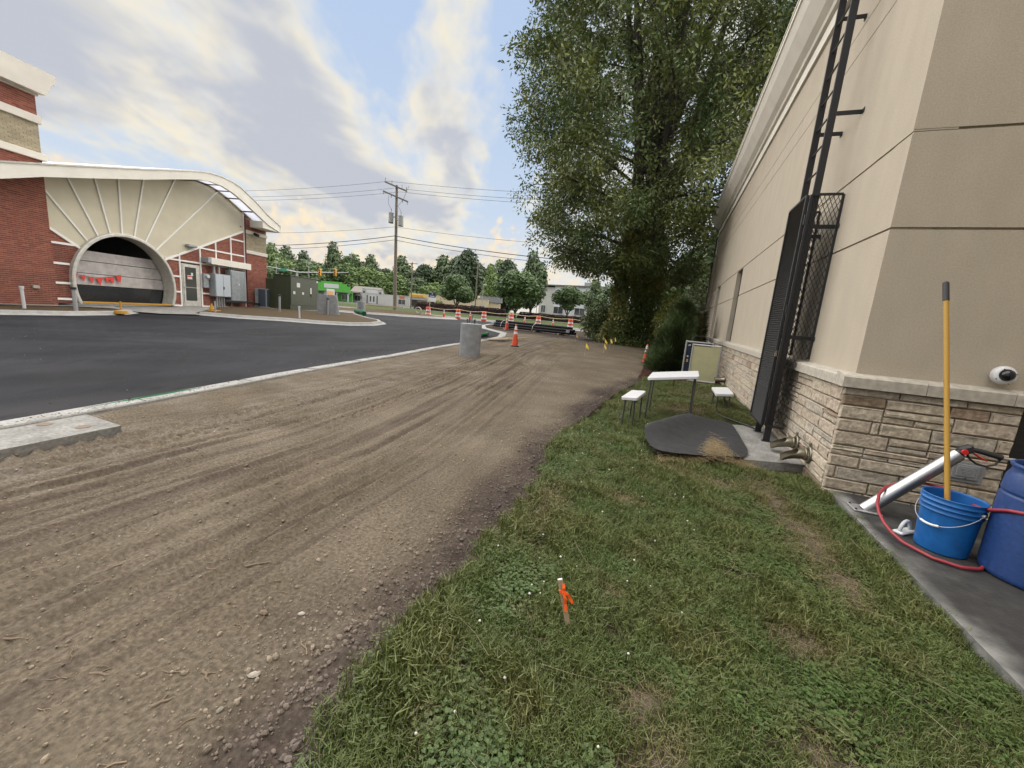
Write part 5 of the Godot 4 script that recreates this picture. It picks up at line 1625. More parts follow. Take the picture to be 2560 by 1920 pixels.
		for k in int(len * 520):
			var u := r.randf() * len
			var rise: float = hd[2] * (1.0 + 0.09 * fn.get_noise_2d(u * 30.0, q * 50.0)) * sm(-0.2, 0.8, u) * sm(len + 0.2, len - 0.8, u)
			var p := Vector3(u, 0, 0)
			var nn: Vector3
			if r.randf() < 0.45:
				p.y = rise + r.randf_range(-0.12, 0.06); p.z = r.randf_range(-0.75, 0.75); nn = Vector3.UP
			else:
				p.y = r.randf() * rise; p.z = 0.75 + r.randf_range(-0.14, 0.05); nn = Vector3.BACK
			nn = (nn + Vector3(r.randfn(), r.randfn(), r.randfn()) * 0.5).normalized()
			var x := nn.cross(Vector3(r.randfn(), r.randfn(), r.randfn())).normalized(); var y := nn.cross(x)
			var s := r.randf_range(0.06, 0.13)
			mb.col = Color(1, 1, 1) * r.randf_range(0.6, 1.0)
			if r.randf() < 0.14: mb.col = Color(0.95, 1.0, 0.5)
			mb.quad(p - x * s, p - y * s * 0.6, p + x * s, p + y * s * 0.6)
		part("foliage", mb, N.hedge, t)
		box_part("stem_mass", Vector3(len / 2, hd[2] * 0.42, 0), Vector3(len - 1.0, hd[2] * 0.84, 1.2), N.hedge, t)
	# trees: [x, z, top, radius, clear stem, crown kind, foliage tone, name, label, group]
	var list := [
		[-44.1, -79.0, 9.4, 3.9, 1.6, 2, 2, "broad_tree", "rounded green tree standing behind the long purple hedge"],
		[-28.4, -74.4, 9.9, 5.0, 1.3, 4, 2, "vase_tree", "dark vase-shaped tree growing between the two purple hedges"],
		[-30.4, -89.6, 15.4, 4.6, 2.0, 1, 0, "tall_tree", "tall oval tree behind the dark vase-shaped tree"],
		[-22.2, -92.0, 8.9, 3.8, 1.8, 4, 2, "vase_tree", "small vase-shaped tree before the white office block"],
		[-12.9, -71.6, 8.8, 2.1, 1.6, 5, 5, "thin_tree", "thin airy tree beside the hedge end by the office"],
		[-8.9, -62.2, 7.2, 2.4, 1.5, 5, 0, "thin_tree", "dark thin tree beside the road near the ivy column"],
		[-51.6, -112.6, 15.0, 3.6, 1.0, 1, 4, "light_tree", "yellow green tree rising behind the gambrel-roofed house"],
		[-55.5, -134.0, 20.5, 6.4, 1.5, 0, 3, "dark_tree", "dark round tree behind the gambrel-roofed house"],
		[-66.5, -124.5, 22.0, 7.2, 1.0, 0, 3, "dark_tree", "largest dark round tree above the navy pylon sign"],
		[-63.5, -103.8, 6.2, 2.2, 0.2, 3, 1, "young_conifer", "small bright green conifer behind the small grey shop"],
		[-70.5, -99.0, 5.6, 1.6, 0.2, 3, 4, "young_conifer", "small bright green conifer behind the grey shop doors"],
		[-112.0, -112.0, 20.0, 5.4, 0.0, 1, 0, "dark_tree", "dark tall tree behind the green shop roof"],
		[-106.0, -114.5, 18.6, 5.2, 0.0, 2, 2, "dark_tree", "dark twin-topped tree behind the grey shop roof"],
		[-100.0, -117.0, 17.0, 5.2, 0.0, 1, 0, "dark_tree", "dark green tree behind the star ornaments"],
		[4.0, -72.0, 9.0, 4.2, 1.2, 0, 1, "broad_tree", "sunlit green tree behind the red fire truck"],
		[10.0, -80.0, 12.0, 5.0, 1.2, 2, 0, "broad_tree", "spreading tree beyond the fire truck's rear"],
		[3.2, -36.5, 9.6, 4.4, 0.4, 0, 2, "broad_tree", "full green tree close behind the beige building's far corner"],
		[0.2, -33.0, 6.4, 2.8, 0.2, 2, 1, "broad_tree", "low bright tree filling the gap between ivy column and building"],
		[9.5, -40.0, 11.5, 5.0, 0.5, 1, 0, "broad_tree", "dark tree rising beyond the beige building's far end"],
		[-1.5, -84.0, 9.5, 4.6, 1.0, 5, 5, "broad_tree", "loose pale tree beyond the ivy column"],
	]
	for e in list: tree(e[7], e[8], G(e[0], e[1], -0.05), e[2], e[3], e[4], e[5], e[6])
	var r2 := RandomNumberGenerator.new(); r2.seed = 404
	for k in 48:   # the wood behind the shops
		var f := k / 47.0
		var p := Vector2(-172.0, -104.0).lerp(Vector2(-58.0, -152.0), f) + Vector2(r2.randfn() * 1.5, r2.randfn() * 4.0 + (6.0 if k % 2 else -3.0))
		tree("woodland_tree", "tree of the dark wood that closes the view behind the shops", G(p.x, p.y), 14.5 + r2.randf() * 4.0 + 2.0 * sin(f * 9.0) + (2.0 if f > 0.75 else 0.0), 6.0 + r2.randf() * 2.0, 0.0, [0, 1, 0, 2, 0, 1][r2.randi() % 6], [0, 3, 2, 3, 0, 1][r2.randi() % 6], "trees of the wood behind the shops")
	for k in 34:   # lighter edge of the wood
		var f := k / 33.0
		var p := Vector2(-134.0, -76.0).lerp(Vector2(-72.0, -113.0), f) + Vector2(r2.randfn() * 1.5, r2.randfn() * 2.0)
		tree("woodland_edge_tree", "lighter leafy tree along the front edge of the wood behind the shops", G(p.x, p.y), 9.0 + r2.randf() * 5.0 - 1.5 * f, 5.2 + r2.randf() * 1.6, 0.0, [0, 2, 0, 2][r2.randi() % 4], [1, 2, 4, 2, 1, 0][r2.randi() % 6], "trees along the edge of the wood")
	# utility pole with twin transformers
	var along := Vector3(0.993, 0, -0.12)
	t = thing("utility_pole", "tall wooden utility pole with two crossarms and twin grey transformers", "utility pole", Vector3(-26.0, 0.55, -34.0))
	mb = MB.new(); mb.cyl(Vector3(0, -0.6, 0), Vector3(-0.25, 12.15, 0), 0.19, 0.115, 14)
	part("pole", mb, N.pole_wood, t)
	var ad := Vector3(0.86, -0.30, -0.30).normalized()
	for s in [[12.0, 1.15, 0.0], [11.1, 1.3, 0.0]]:
		mb = MB.new(); mb.bar(Vector3(-0.24, s[0], 0.14) - ad * s[1], Vector3(-0.24, s[0], 0.14) + ad * s[1], 0.11, 0.12)
		part("crossarm", mb, N.pole_wood, t)
		for k in [-0.95, -0.35, 0.55, 0.95]:
			mb = MB.new()
			var c: Vector3 = Vector3(-0.24, s[0] + 0.06, 0.14) + ad * s[1] * k
			var up := 1.0 if s[0] > 11.5 else -1.0
			mb.cyl(c, c + Vector3(0, 0.32 * up, 0), 0.035, 0.05, 8)
			part("insulator", mb, N.can_grey, t)
	for s in [-0.55, 0.62]:
		mb = MB.new()
		var c := Vector3(-0.18 + s, 9.0 - s * 0.25, 0.1)
		mb.lathe([Vector2(0.0, -0.5), Vector2(0.24, -0.48), Vector2(0.26, -0.44), Vector2(0.26, 0.42), Vector2(0.28, 0.44), Vector2(0.28, 0.48), Vector2(0.0, 0.54)], 16, c)
		mb.cyl(c + Vector3(0, 0.5, 0), c + Vector3(0, 0.85, 0), 0.04, 0.05, 8)
		mb.cbox(c + Vector3(-s * 0.5, 0.1, 0), Vector3(0.35, 0.1, 0.1), 0.01)
		part("transformer", mb, N.can_grey, t)
	for s in [[Vector3(-1.0, 11.2, 0.2), Vector3(-0.95, 10.4, 0.3), Vector3(-0.73, 9.95, 0.1)], [Vector3(0.7, 10.9, 0.1), Vector3(0.2, 10.2, 0.3), Vector3(0.44, 9.7, 0.1)], [Vector3(1.1, 12.1, -0.1), Vector3(0.95, 11.3, 0.2), Vector3(0.6, 10.9, 0.0)]]:
		mb = MB.new(); mb.tube(s, 0.015, 5)
		part("jumper_wire", mb, N.wire, t)
	var spans := [[Vector3(-0.9, 12.42, 0.4), 1.0, 0.014, "upper"], [Vector3(-0.3, 11.85, 0.2), 1.0, 0.014, "second"], [Vector3(0.2, 11.55, 0.0), 1.0, 0.014, "third"], [Vector3(-0.2, 8.30, 0.15), 1.1, 0.014, "neutral"], [Vector3(-0.15, 7.45, 0.2), 1.55, 0.034, "thick"], [Vector3(-0.15, 7.07, 0.2), 1.55, 0.022, "lowest"]]
	var names := {"upper": "topmost thin power line strung from the pole's upper crossarm", "second": "second thin power line below the topmost one", "third": "third thin power line beside the lower crossarm", "neutral": "thin line strung below the pole's transformers", "thick": "thick black communication cable lashed low on the pole", "lowest": "lowest black cable on the pole below the thick one"}
	for s in spans:
		var a: Vector3 = t.position + s[0]
		var o := Node3D.new()
		o.name = numbered("overhead_line"); add_child(o, true)
		o.set_meta("label", names[s[3]]); o.set_meta("category", "power line"); o.set_meta("group", "overhead lines on the utility pole")
		part("span", wires(a, a + along * 46.0, s[1], s[2]), N.wire, o)
		part("span", wires(a, a - along * 46.0, s[1] * 1.12, s[2]), N.wire, o)
	# far poles
	for p in [[Vector3(-52.2, 1.0, -73.6), 10.4, 1, "slim wooden pole with one crossarm rising behind the small grey shop"], [Vector3(-43.9, 1.2, -87.8), 12.6, 2, "wooden pole with two crossarms behind the rounded hedge tree"]]:
		t = thing("distant_pole", p[3], "utility pole", p[0], 0.3, "distant poles")
		mb = MB.new(); mb.cyl(Vector3(0, -0.5, 0), Vector3(0, p[1] - p[0].y, 0), 0.17, 0.11, 8)
		part("pole", mb, N.pole_wood, t)
		for k in p[2]:
			mb = MB.new(); mb.bar(Vector3(-1.2, p[1] - p[0].y - 0.3 - k * 2.8, 0.1), Vector3(1.2, p[1] - p[0].y - 0.3 - k * 2.8, 0.1), 0.1, 0.12)
			part("crossarm", mb, N.pole_wood, t)
	for p in [[Vector3(-103.2, 1.0, -82.5), 10.8, "far grey lamp post standing before the wood near the mast's shorter arm"], [Vector3(-94.6, 1.0, -85.6), 10.4, "far grey lamp post standing before the wood above the mast's longer arm"], [Vector3(-42.5, 1.0, -88.6), 7.6, "far grey lamp post close to the two-armed pole"], [Vector3(-31.0, 1.0, -96.0), 9.8, "far grey lamp post between the vase tree and the tall oval tree"]]:
		t = thing("lamp_post", p[2], "lamp post", p[0], 0.0, "far lamp posts")
		mb = MB.new(); mb.cyl(Vector3(0, -0.5, 0), Vector3(0, p[1] - 1.0, 0), 0.09, 0.06, 8)
		part("post", mb, N.conduit, t)
		box_part("lamp_head", Vector3(0.35, p[1] - 0.95, 0), Vector3(0.9, 0.16, 0.35), N.reflect_white, t, 0.02)
	# traffic signal mast
	t = thing("signal_mast", "grey steel traffic signal mast with two long arms above the transformer", "signal mast", Vector3(-54.8, 0.6, -47.4))
	mb = MB.new(); mb.cyl(Vector3(0, -0.5, 0), Vector3(0, 4.6, 0), 0.17, 0.14, 12)
	part("post", mb, N.conduit, t)
	mb = MB.new(); mb.cyl(Vector3(0, 4.35, 0), Vector3(7.4, 5.0, -2.9), 0.11, 0.05, 10)
	part("arm", mb, N.conduit, t)
	mb = MB.new(); mb.cyl(Vector3(0, 4.4, 0), Vector3(-5.0, 4.95, 1.7), 0.11, 0.06, 10)
	part("arm", mb, N.conduit, t)
	box_part("sign_plate", Vector3(-2.2, 4.60, 0.85), Vector3(1.9, 0.42, 0.05), N.sign_green, t)
	var sk := 0
	for p in [Vector3(3.4, 4.63, -1.25), Vector3(5.6, 4.82, -2.1), Vector3(-4.6, 4.85, 1.75)]:
		var s := thing("traffic_light", ["yellow traffic signal hanging midway along the mast's longer arm", "yellow traffic signal hanging near the tip of the mast's longer arm", "yellow traffic signal on the mast's shorter arm beside the brick pier"][sk], "traffic light", t.position + p, 0.35, "traffic lights on the mast")
		sk += 1
		box_part("housing", Vector3(0, 0, 0.15), Vector3(0.36, 1.1, 0.22), N.signal_yellow, s, 0.03)
		for k in 3:
			mb = MB.new(); mb.cyl(Vector3(0, 0.34 - 0.34 * k, 0.25), Vector3(0, 0.34 - 0.34 * k, 0.36), 0.13, 0.13, 12, false)
			part("visor", mb, N.signal_yellow, s)
			mb = MB.new(); mb.cyl(Vector3(0, 0.34 - 0.34 * k, 0.25), Vector3(0, 0.34 - 0.34 * k, 0.275), 0.11, 0.11, 12)
			part("lens", mb, N.dark_in, s)
	# fire truck glimpsed beyond the tree
	t = thing("fire_truck", "red fire truck with white cab roof glimpsed past the conifers", "truck", Vector3(3.2, 0.55, -61.2))
	box_part("cab", Vector3(-1.4, 1.9, 0), Vector3(1.5, 1.2, 2.4), N.flag_red, t, 0.06)
	box_part("cab_roof", Vector3(-1.4, 2.85, 0), Vector3(1.5, 0.75, 2.35), N.reflect_white, t, 0.08)
	box_part("cab_window", Vector3(-1.35, 2.3, 1.2), Vector3(0.95, 0.6, 0.05), N.dark_glass, t)
	box_part("body", Vector3(2.3, 2.0, 0), Vector3(5.6, 1.9, 2.45), N.flag_red, t, 0.05)
	box_part("stripe", Vector3(2.3, 1.35, 1.235), Vector3(5.6, 0.22, 0.03), N.reflect_white, t)
	box_part("rail", Vector3(2.3, 3.0, 1.1), Vector3(5.4, 0.12, 0.08), N.galv, t)
	for u in [-1.5, 3.2]:
		for s in [-1.0, 1.0]:
			mb = MB.new(); mb.cyl(Vector3(u, 0.5, s), Vector3(u, 0.5, s + 0.3), 0.5, 0.5, 16)
			var w := part("wheel", mb, N.black_rubber, t)
			mb = MB.new(); mb.cyl(Vector3(u, 0.5, s + 0.29), Vector3(u, 0.5, s + 0.31), 0.26, 0.26, 12)
			part("rim", mb, N.galv, w)

# ------------------------------------------------------------------ oak, ivy, conifers
func leaf_cluster(sd: int, n: int, rad: Vector3, ll: float, lw: float, tint := Color(1, 1, 1)) -> ArrayMesh:
	var r := RandomNumberGenerator.new(); r.seed = sd
	var mb := MB.new()
	for k in n:
		var d := Vector3(r.randfn(), r.randfn(), r.randfn()).normalized()
		var p := d * rad * pow(r.randf(), 0.5)
		var a := (d + Vector3(r.randfn(), r.randfn() - 0.3, r.randfn()) * 0.7).normalized()
		var nn := (Vector3(r.randfn(), r.randfn() + 0.9, r.randfn())).normalized()
		var b := a.cross(nn).normalized()
		nn = b.cross(a)
		var s := r.randf_range(0.7, 1.25)
		mb.col = tint * r.randf_range(0.65, 1.15)
		mb.quad(p, p + a * ll * s * 0.5 - b * lw * s, p + a * ll * s, p + a * ll * s * 0.5 + b * lw * s)
	return mb.done()

func big_trees() -> void:
	var r := RandomNumberGenerator.new(); r.seed = 77
	var base := G(-1.9, -23.8, -0.05)
	var grown := 1.26
	var t := thing("oak_tree", "huge green oak with many upswept limbs beside the beige building", "tree", base)
	t.scale = Vector3.ONE * grown
	var mb := MB.new()
	# leader, slightly bent
	var lead := []
	for k in 16:
		var f := k / 15.0
		lead.append(Vector3(0.5 * f + 0.18 * sin(f * 9.0), f * 20.5, -0.2 * f + 0.12 * cos(f * 7.0)))
	mb.tube(lead, 0.42, 12, 0.04)
	part("trunk", mb, N.bark, t)
	var tips := []
	var hull := func(h: float) -> float: return pw(h, [2.6, 3.4, 5.0, 7.0, 10.0, 13.5, 16.5, 19.0, 21.5, 23.5], [1.2, 3.2, 4.8, 5.7, 6.1, 6.0, 5.2, 3.9, 2.1, 0.3])
	# upswept leaders fan out of the trunk
	var stems := []
	for k in 11:
		var az := k * 2.39996 + r.randf_range(-0.3, 0.3)
		var h0 := 2.6 + k * 0.62
		var reach := r.randf_range(2.0, 4.2)
		var top := r.randf_range(14.0, 21.0)
		var path := []
		var wob := r.randf() * 6.0
		for j in 13:
			var q := j / 12.0
			var rr := reach * pow(q, 0.75)
			path.append(Vector3(0.5 * q + cos(az + 0.25 * sin(q * 5.0 + wob)) * rr, lerpf(h0, top, q), sin(az + 0.25 * sin(q * 5.0 + wob)) * rr))
		stems.append(path)
		var bm := MB.new()
		bm.tube(path, 0.21, 8, 0.03)
		part("limb", bm, N.bark, t)
	for k in 74:   # side limbs
		var f := (k + 0.5) / 74.0
		var h0 := 3.0 + f * 16.5
		var az := k * 2.39996 + r.randf_range(-0.4, 0.4)
		var src: Array = stems[r.randi() % stems.size()]
		var start := Vector3(0.02 * h0, h0, 0)
		for p in src:
			if absf(p.y - h0) < 0.9 and h0 > 5.0: start = p
		var hw: float = hull.call(h0 + 1.0) * r.randf_range(0.85, 1.05)
		var rise := pw(h0, [2.5, 5.0, 10.0, 20.0], [0.4, 1.6, 3.0, 2.6]) * r.randf_range(0.7, 1.3)
		var end := Vector3(0.02 * h0 + cos(az) * hw, h0 + rise, sin(az) * hw)
		var path := []
		var wob := Vector3(r.randfn(), r.randfn() * 0.6, r.randfn()) * 0.5
		for j in 9:
			var q := j / 8.0
			path.append(start.lerp(end, q) + Vector3(0, rise * 0.15 * sin(PI * q), 0) + wob * sin(PI * q * 1.5) * q)
		var bm := MB.new()
		bm.tube(path, lerpf(0.085, 0.04, f), 6, 0.012)
		for j in 10:
			var q := lerpf(0.25, 1.0, (j + r.randf()) / 10.0)
			var p: Vector3 = path[clampi(int(q * 8), 0, 7)].lerp(path[clampi(int(q * 8) + 1, 0, 8)], q * 8 - floor(q * 8))
			var dir := (Vector3(cos(az), 0.3, sin(az)) * 0.7 + Vector3(r.randfn(), r.randfn() * 0.6, r.randfn())).normalized()
			var e := p + dir * r.randf_range(0.7, 1.7)
			bm.tube([p, p.lerp(e, 0.5) + Vector3(0, 0.08, 0), e], 0.022, 4, 0.006)
			for i in 5: tips.append(p.lerp(e, lerpf(0.3, 1.1, (i + r.randf()) / 5.0)) + Vector3(r.randfn(), r.randfn() * 0.6, r.randfn()) * 0.24)
		var we: Vector3 = base + end * grown
		if not (we.x > 0.9 and we.z > -24.2 and we.y < 8.6): part("limb", bm, N.bark, t)
	var tries := 0
	while tips.size() < 11500 and tries < 150000:   # leafy clumps through the outer crown
		tries += 1
		var h := r.randf_range(3.0, 23.0)
		var az := r.randf() * TAU
		var q := sqrt(r.randf())
		var R: float = hull.call(h) * (1.0 + 0.34 * fn.get_noise_3d(cos(az) * 70.0, h * 14.0, sin(az) * 70.0))
		var p := Vector3(0.02 * h - 0.35 + cos(az) * R * q, h, sin(az) * R * q)
		var cl := fn2.get_noise_3d(p.x * 19.0, p.y * 27.0, p.z * 19.0)
		if r.randf() > sm(-0.03, 0.05, cl) * (0.12 + 0.88 * sm(0.40, 0.8, q)): continue
		tips.append(p)
	var xf := []
	var pick := []
	var kinds := []
	for k in 6: kinds.append(leaf_cluster(5 + k, 25, Vector3(0.37, 0.26, 0.37), 0.165, 0.031, Color(0.070, 0.112, 0.028).lerp(Color(0.165, 0.190, 0.044), k / 5.0)))
	for p in tips:
		var wp: Vector3 = base + p * grown
		if wp.x > 0.9 and wp.z > -24.2 and wp.y < 8.2: continue   # clear of the building
		var b := Basis(Vector3.UP, r.randf() * TAU).rotated(Vector3(r.randfn(), 0.2, r.randfn()).normalized(), r.randf() * 0.9).scaled(Vector3.ONE * r.randf_range(0.8, 1.2))
		xf.append(Transform3D(b, p))
		pick.append(clampi(int(2.4 + 9.0 * fn.get_noise_3d(p.x * 18.0, p.y * 18.0, p.z * 18.0) + r.randfn() * 0.9), 0, 5))
	merged("crown", kinds, N.leaf, xf, pick, t)
	# ivy wrapped round the trunk and spilling at its foot
	var iv := thing("ivy", "thick ivy column smothering the oak's lower trunk", "ivy", base)
	iv.scale = Vector3.ONE * grown
	xf = []; pick = []
	kinds = []
	for k in 5: kinds.append(leaf_cluster(26 + k, 22, Vector3(0.18, 0.18, 0.18), 0.09, 0.036, Color(0.085, 0.125, 0.034).lerp(Color(0.23, 0.215, 0.052), k / 4.0)))
	for k in 2600:
		var y := pow(r.randf(), 1.1) * 6.2
		var az := r.randf() * TAU
		var rad := pw(y, [0.0, 0.6, 2.0, 4.0, 6.2], [1.30, 1.15, 1.05, 0.95, 0.45]) * (1.0 + 0.35 * fn.get_noise_3d(cos(az) * 50.0, y * 22.0, sin(az) * 50.0)) * sqrt(r.randf_range(0.55, 1.0))
		xf.append(Transform3D(Basis(Vector3.UP, r.randf() * TAU).scaled(Vector3.ONE * r.randf_range(0.8, 1.3)), Vector3(cos(az) * rad, y, sin(az) * rad)))
		pick.append(clampi(int(1.4 + 7.0 * fn2.get_noise_3d(cos(az) * 40.0, y * 20.0, sin(az) * 40.0) + r.randfn() * 0.8), 0, 4))
	merged("leaves", kinds, N.leaf, xf, pick, iv)
	mb = MB.new()
	for k in 9:
		var az := k * 0.7
		var pth := []
		for j in 7: pth.append(Vector3(cos(az + j * 0.15) * (0.5 - 0.01 * j), j * 0.85, sin(az + j * 0.15) * (0.5 - 0.01 * j)))
		mb.tube(pth, 0.03, 6, 0.015)
	part("stems", mb, N.bark, iv)
	# undergrowth either side of the ivy
	for s in [[Vector2(-3.9, -25.0), 1.2, 2.2, "leafy green bush at the road-side foot of the ivy column", Color(0.075, 0.105, 0.028)], [Vector2(0.3, -21.5), 0.9, 2.9, "yellow green bush between the ivy column and the conifers", Color(0.15, 0.165, 0.035)], [Vector2(1.6, -26.6), 1.4, 4.2, "tall loose bush growing between the oak and the building corner", Color(0.10, 0.13, 0.035)]]:
		var bt := thing("bush", s[3], "bush", G(s[0].x, s[0].y))
		xf = []; pick = []
		var own := []
		for k in 3: own.append(leaf_cluster(40 + k, 24, Vector3(0.18, 0.18, 0.18), 0.09, 0.034, s[4] * (0.8 + 0.25 * k)))
		for k in 420:
			var d := Vector3(r.randfn(), r.randfn(), r.randfn()).normalized() * pow(r.randf(), 0.4)
			var p := Vector3(d.x * s[1], s[2] * (0.5 + 0.5 * d.y), d.z * s[1]) * (1.0 + 0.2 * fn.get_noise_3d(d.x * 70.0, d.y * 70.0, d.z * 70.0))
			xf.append(Transform3D(Basis(Vector3.UP, r.randf() * TAU).scaled(Vector3.ONE * r.randf_range(0.9, 1.4)), p))
			pick.append(r.randi() % 3)
		merged("foliage", own, N.leaf, xf, pick, bt)
		mb = MB.new()
		for k in 6: mb.tube([Vector3(0, -0.1, 0), Vector3(cos(k) * s[1] * 0.3, s[2] * 0.5, sin(k) * s[1] * 0.3), Vector3(cos(k) * s[1] * 0.6, s[2] * 0.85, sin(k) * s[1] * 0.6)], 0.025, 5, 0.008)
		part("stems", mb, N.bark, bt)
	# conifers by the wall
	var spray := func(tint: Color, sd: int) -> ArrayMesh:
		var mb3 := MB.new()
		var r3 := RandomNumberGenerator.new(); r3.seed = sd
		for k in 24:
			var a := Vector3(r3.randfn() * 0.5, 1.0, r3.randfn() * 0.5).normalized()
			var p := Vector3(r3.randfn(), r3.randfn(), r3.randfn()) * 0.035
			var x := a.cross(Vector3(r3.randfn(), r3.randfn(), r3.randfn())).normalized()
			mb3.col = tint * r3.randf_range(0.6, 1.15)
			mb3.tri(p - x * 0.012, p + x * 0.012, p + a * r3.randf_range(0.12, 0.30))
		return mb3.done()
	for s in [[Vector2(0.18, -14.2), 0.62, 2.3, "large dark green conifer shrub leaning beside the sign boards", Color(0.075, 0.108, 0.040), Vector3(0.24, 0, 0), 2300], [Vector2(0.78, -16.6), 0.40, 2.0, "brownish narrow conifer shrub behind the large dark one", Color(0.065, 0.062, 0.02), Vector3(0.05, 0, 0), 1100], [Vector2(1.08, -17.6), 0.36, 2.1, "slim green conifer shrub closest to the wall's far end", Color(0.045, 0.058, 0.02), Vector3(0.0, 0, 0), 1000]]:
		var ct := thing("conifer_shrub", s[3], "conifer", G(s[0].x, s[0].y, -0.03))
		xf = []; pick = []
		var own := []
		for k in 4: own.append(spray.call(s[4] * (0.7 + 0.25 * k), 13 + k))
		for k in s[6]:
			var f := pow(r.randf(), 1.25)
			var az := r.randf() * TAU
			var rad: float = s[1] * pow(1.0 - f, 0.75) * (0.72 + 0.28 * sm(0.0, 0.18, f)) * (1.0 + 0.8 * fn.get_noise_3d(cos(az) * 90.0, f * 110.0, sin(az) * 90.0)) * sqrt(r.randf_range(0.45, 1.0))
			var p: Vector3 = Vector3(cos(az) * rad, f * s[2] * 0.95 + 0.05, sin(az) * rad) + s[5] * f
			var out := Vector3(cos(az), 1.7, sin(az)).normalized()
			var x := out.cross(Vector3.UP).normalized()
			xf.append(Transform3D(Basis(x, out, x.cross(out)).scaled(Vector3.ONE * r.randf_range(0.9, 1.5)), p))
			pick.append(clampi(int(1.6 + 5.0 * fn2.get_noise_3d(p.x * 90.0, p.y * 60.0, p.z * 90.0) + r.randfn() * 0.6), 0, 3))
		merged("foliage", own, N.leaf, xf, pick, ct)
		mb = MB.new(); mb.cyl(Vector3(0, -0.1, 0), Vector3(0, s[2] * 0.85, 0) + s[5] * 0.8, 0.06, 0.01, 8)
		part("trunk", mb, N.bark, ct)

# ------------------------------------------------------------------ things by the beige building
func near_things() -> void:
	var mb: MB
	var t: Node3D
	var o: MeshInstance3D
	# bucket
	var bp := Vector3(2.09, 0.062, -3.70)
	t = thing("bucket", "bright blue open plastic bucket with wire handle on the dark slab", "bucket", bp, -1.0)
	t.scale = Vector3.ONE * 1.1
	mb = MB.new()
	var bprof := [Vector2(0.0, 0.004), Vector2(0.125, 0.0), Vector2(0.130, 0.008), Vector2(0.143, 0.27), Vector2(0.143, 0.27), Vector2(0.151, 0.272), Vector2(0.152, 0.278), Vector2(0.146, 0.283), Vector2(0.146, 0.302), Vector2(0.154, 0.305), Vector2(0.155, 0.311), Vector2(0.148, 0.316), Vector2(0.148, 0.334), Vector2(0.156, 0.337), Vector2(0.157, 0.344), Vector2(0.150, 0.349), Vector2(0.150, 0.366), Vector2(0.154, 0.370), Vector2(0.152, 0.375), Vector2(0.146, 0.374), Vector2(0.145, 0.36), Vector2(0.130, 0.02), Vector2(0.0, 0.014)]
	mb.lathe(bprof, 40, Vector3.ZERO)
	part("shell", mb, N.blue_bucket, t)
	mb = MB.new()
	var hp := []
	for k in 21:
		var a := PI * k / 20.0
		hp.append(Vector3(cos(a) * 0.158, 0.315 - sin(a) * 0.13, 0.0 + sin(a) * 0.165))
	mb.tube(hp, 0.0022, 6)
	for s in [-1, 1]: mb.cyl(Vector3(s * 0.150, 0.315, 0), Vector3(s * 0.165, 0.315, 0), 0.012, 0.012, 10)
	o = part("wire_handle", mb, N.galv, t)
	mb = MB.new(); mb.tube(hp.slice(8, 13), 0.008, 10)
	part("grip", mb, N.white_plastic, o)
	# long handled brush in the bucket
	t = thing("long_brush", "long yellow-handled brush with black grip standing in the blue bucket", "brush")
	var hb := bp + Vector3(0.03, 0.03, 0.02)
	var ht := Vector3(2.01, 2.03, -4.3)
	mb = MB.new(); mb.cyl(hb + (ht - hb) * 0.04, ht - (ht - hb).normalized() * 0.10, 0.0165, 0.0165, 14)
	part("handle", mb, N.handle_yellow, t)
	mb = MB.new(); mb.cyl(ht - (ht - hb).normalized() * 0.15, ht, 0.020, 0.020, 14)
	mb.lathe([Vector2(0.020, 0.0), Vector2(0.012, 0.008), Vector2(0.0, 0.011)], 14, ht, mb.frame(ht - hb))
	part("grip", mb, N.black_rubber, t)
	mb = MB.new(); mb.cbox(hb + Vector3(0, 0.05, 0), Vector3(0.16, 0.05, 0.06), 0.01)
	part("brush_head", mb, N.black_rubber, t)
	# drum
	var dp := Vector3(2.46, 0.062, -3.48)
	t = thing("plastic_drum", "dark blue open plastic drum with stepped shoulder beside the bucket", "drum", dp)
	mb = MB.new()
	mb.lathe([Vector2(0.0, 0.0), Vector2(0.235, 0.0), Vector2(0.25, 0.012), Vector2(0.255, 0.04), Vector2(0.257, 0.25), Vector2(0.254, 0.54), Vector2(0.246, 0.552), Vector2(0.242, 0.56), Vector2(0.250, 0.568), Vector2(0.252, 0.58), Vector2(0.246, 0.66), Vector2(0.232, 0.695), Vector2(0.226, 0.72), Vector2(0.238, 0.735), Vector2(0.240, 0.75), Vector2(0.228, 0.757), Vector2(0.218, 0.75), Vector2(0.214, 0.70), Vector2(0.24, 0.56), Vector2(0.245, 0.04), Vector2(0.0, 0.02)], 48, Vector3.ZERO)
	part("shell", mb, N.blue_drum, t)
	# pressure hose: a loop round the bucket, rising over the drum
	mb = MB.new()
	var loop := [Vector3(2.9, 0.55, -3.15), Vector3(2.62, 0.565, -3.20), Vector3(2.40, 0.575, -3.21), Vector3(2.28, 0.56, -3.28), Vector3(2.20, 0.52, -3.42), Vector3(2.205, 0.44, -3.62), Vector3(2.27, 0.40, -3.90), Vector3(2.26, 0.40, -4.16), Vector3(2.12, 0.36, -4.30), Vector3(1.94, 0.29, -4.24), Vector3(1.815, 0.21, -4.02), Vector3(1.79, 0.13, -3.80), Vector3(1.83, 0.085, -3.60), Vector3(1.93, 0.078, -3.45), Vector3(2.06, 0.078, -3.40), Vector3(2.17, 0.078, -3.44), Vector3(2.24, 0.08, -3.52), Vector3(2.30, 0.08, -3.66)]
	var cv := Curve3D.new()
	for k in loop.size():
		var tg: Vector3 = (loop[mini(k + 1, loop.size() - 1)] - loop[maxi(k - 1, 0)]) * 0.17
		cv.add_point(loop[k], -tg, tg)
	var smooth := []
	for k in 140: smooth.append(cv.sample_baked(cv.get_baked_length() * k / 139.0))
	mb.tube(smooth, 0.0115, 10)
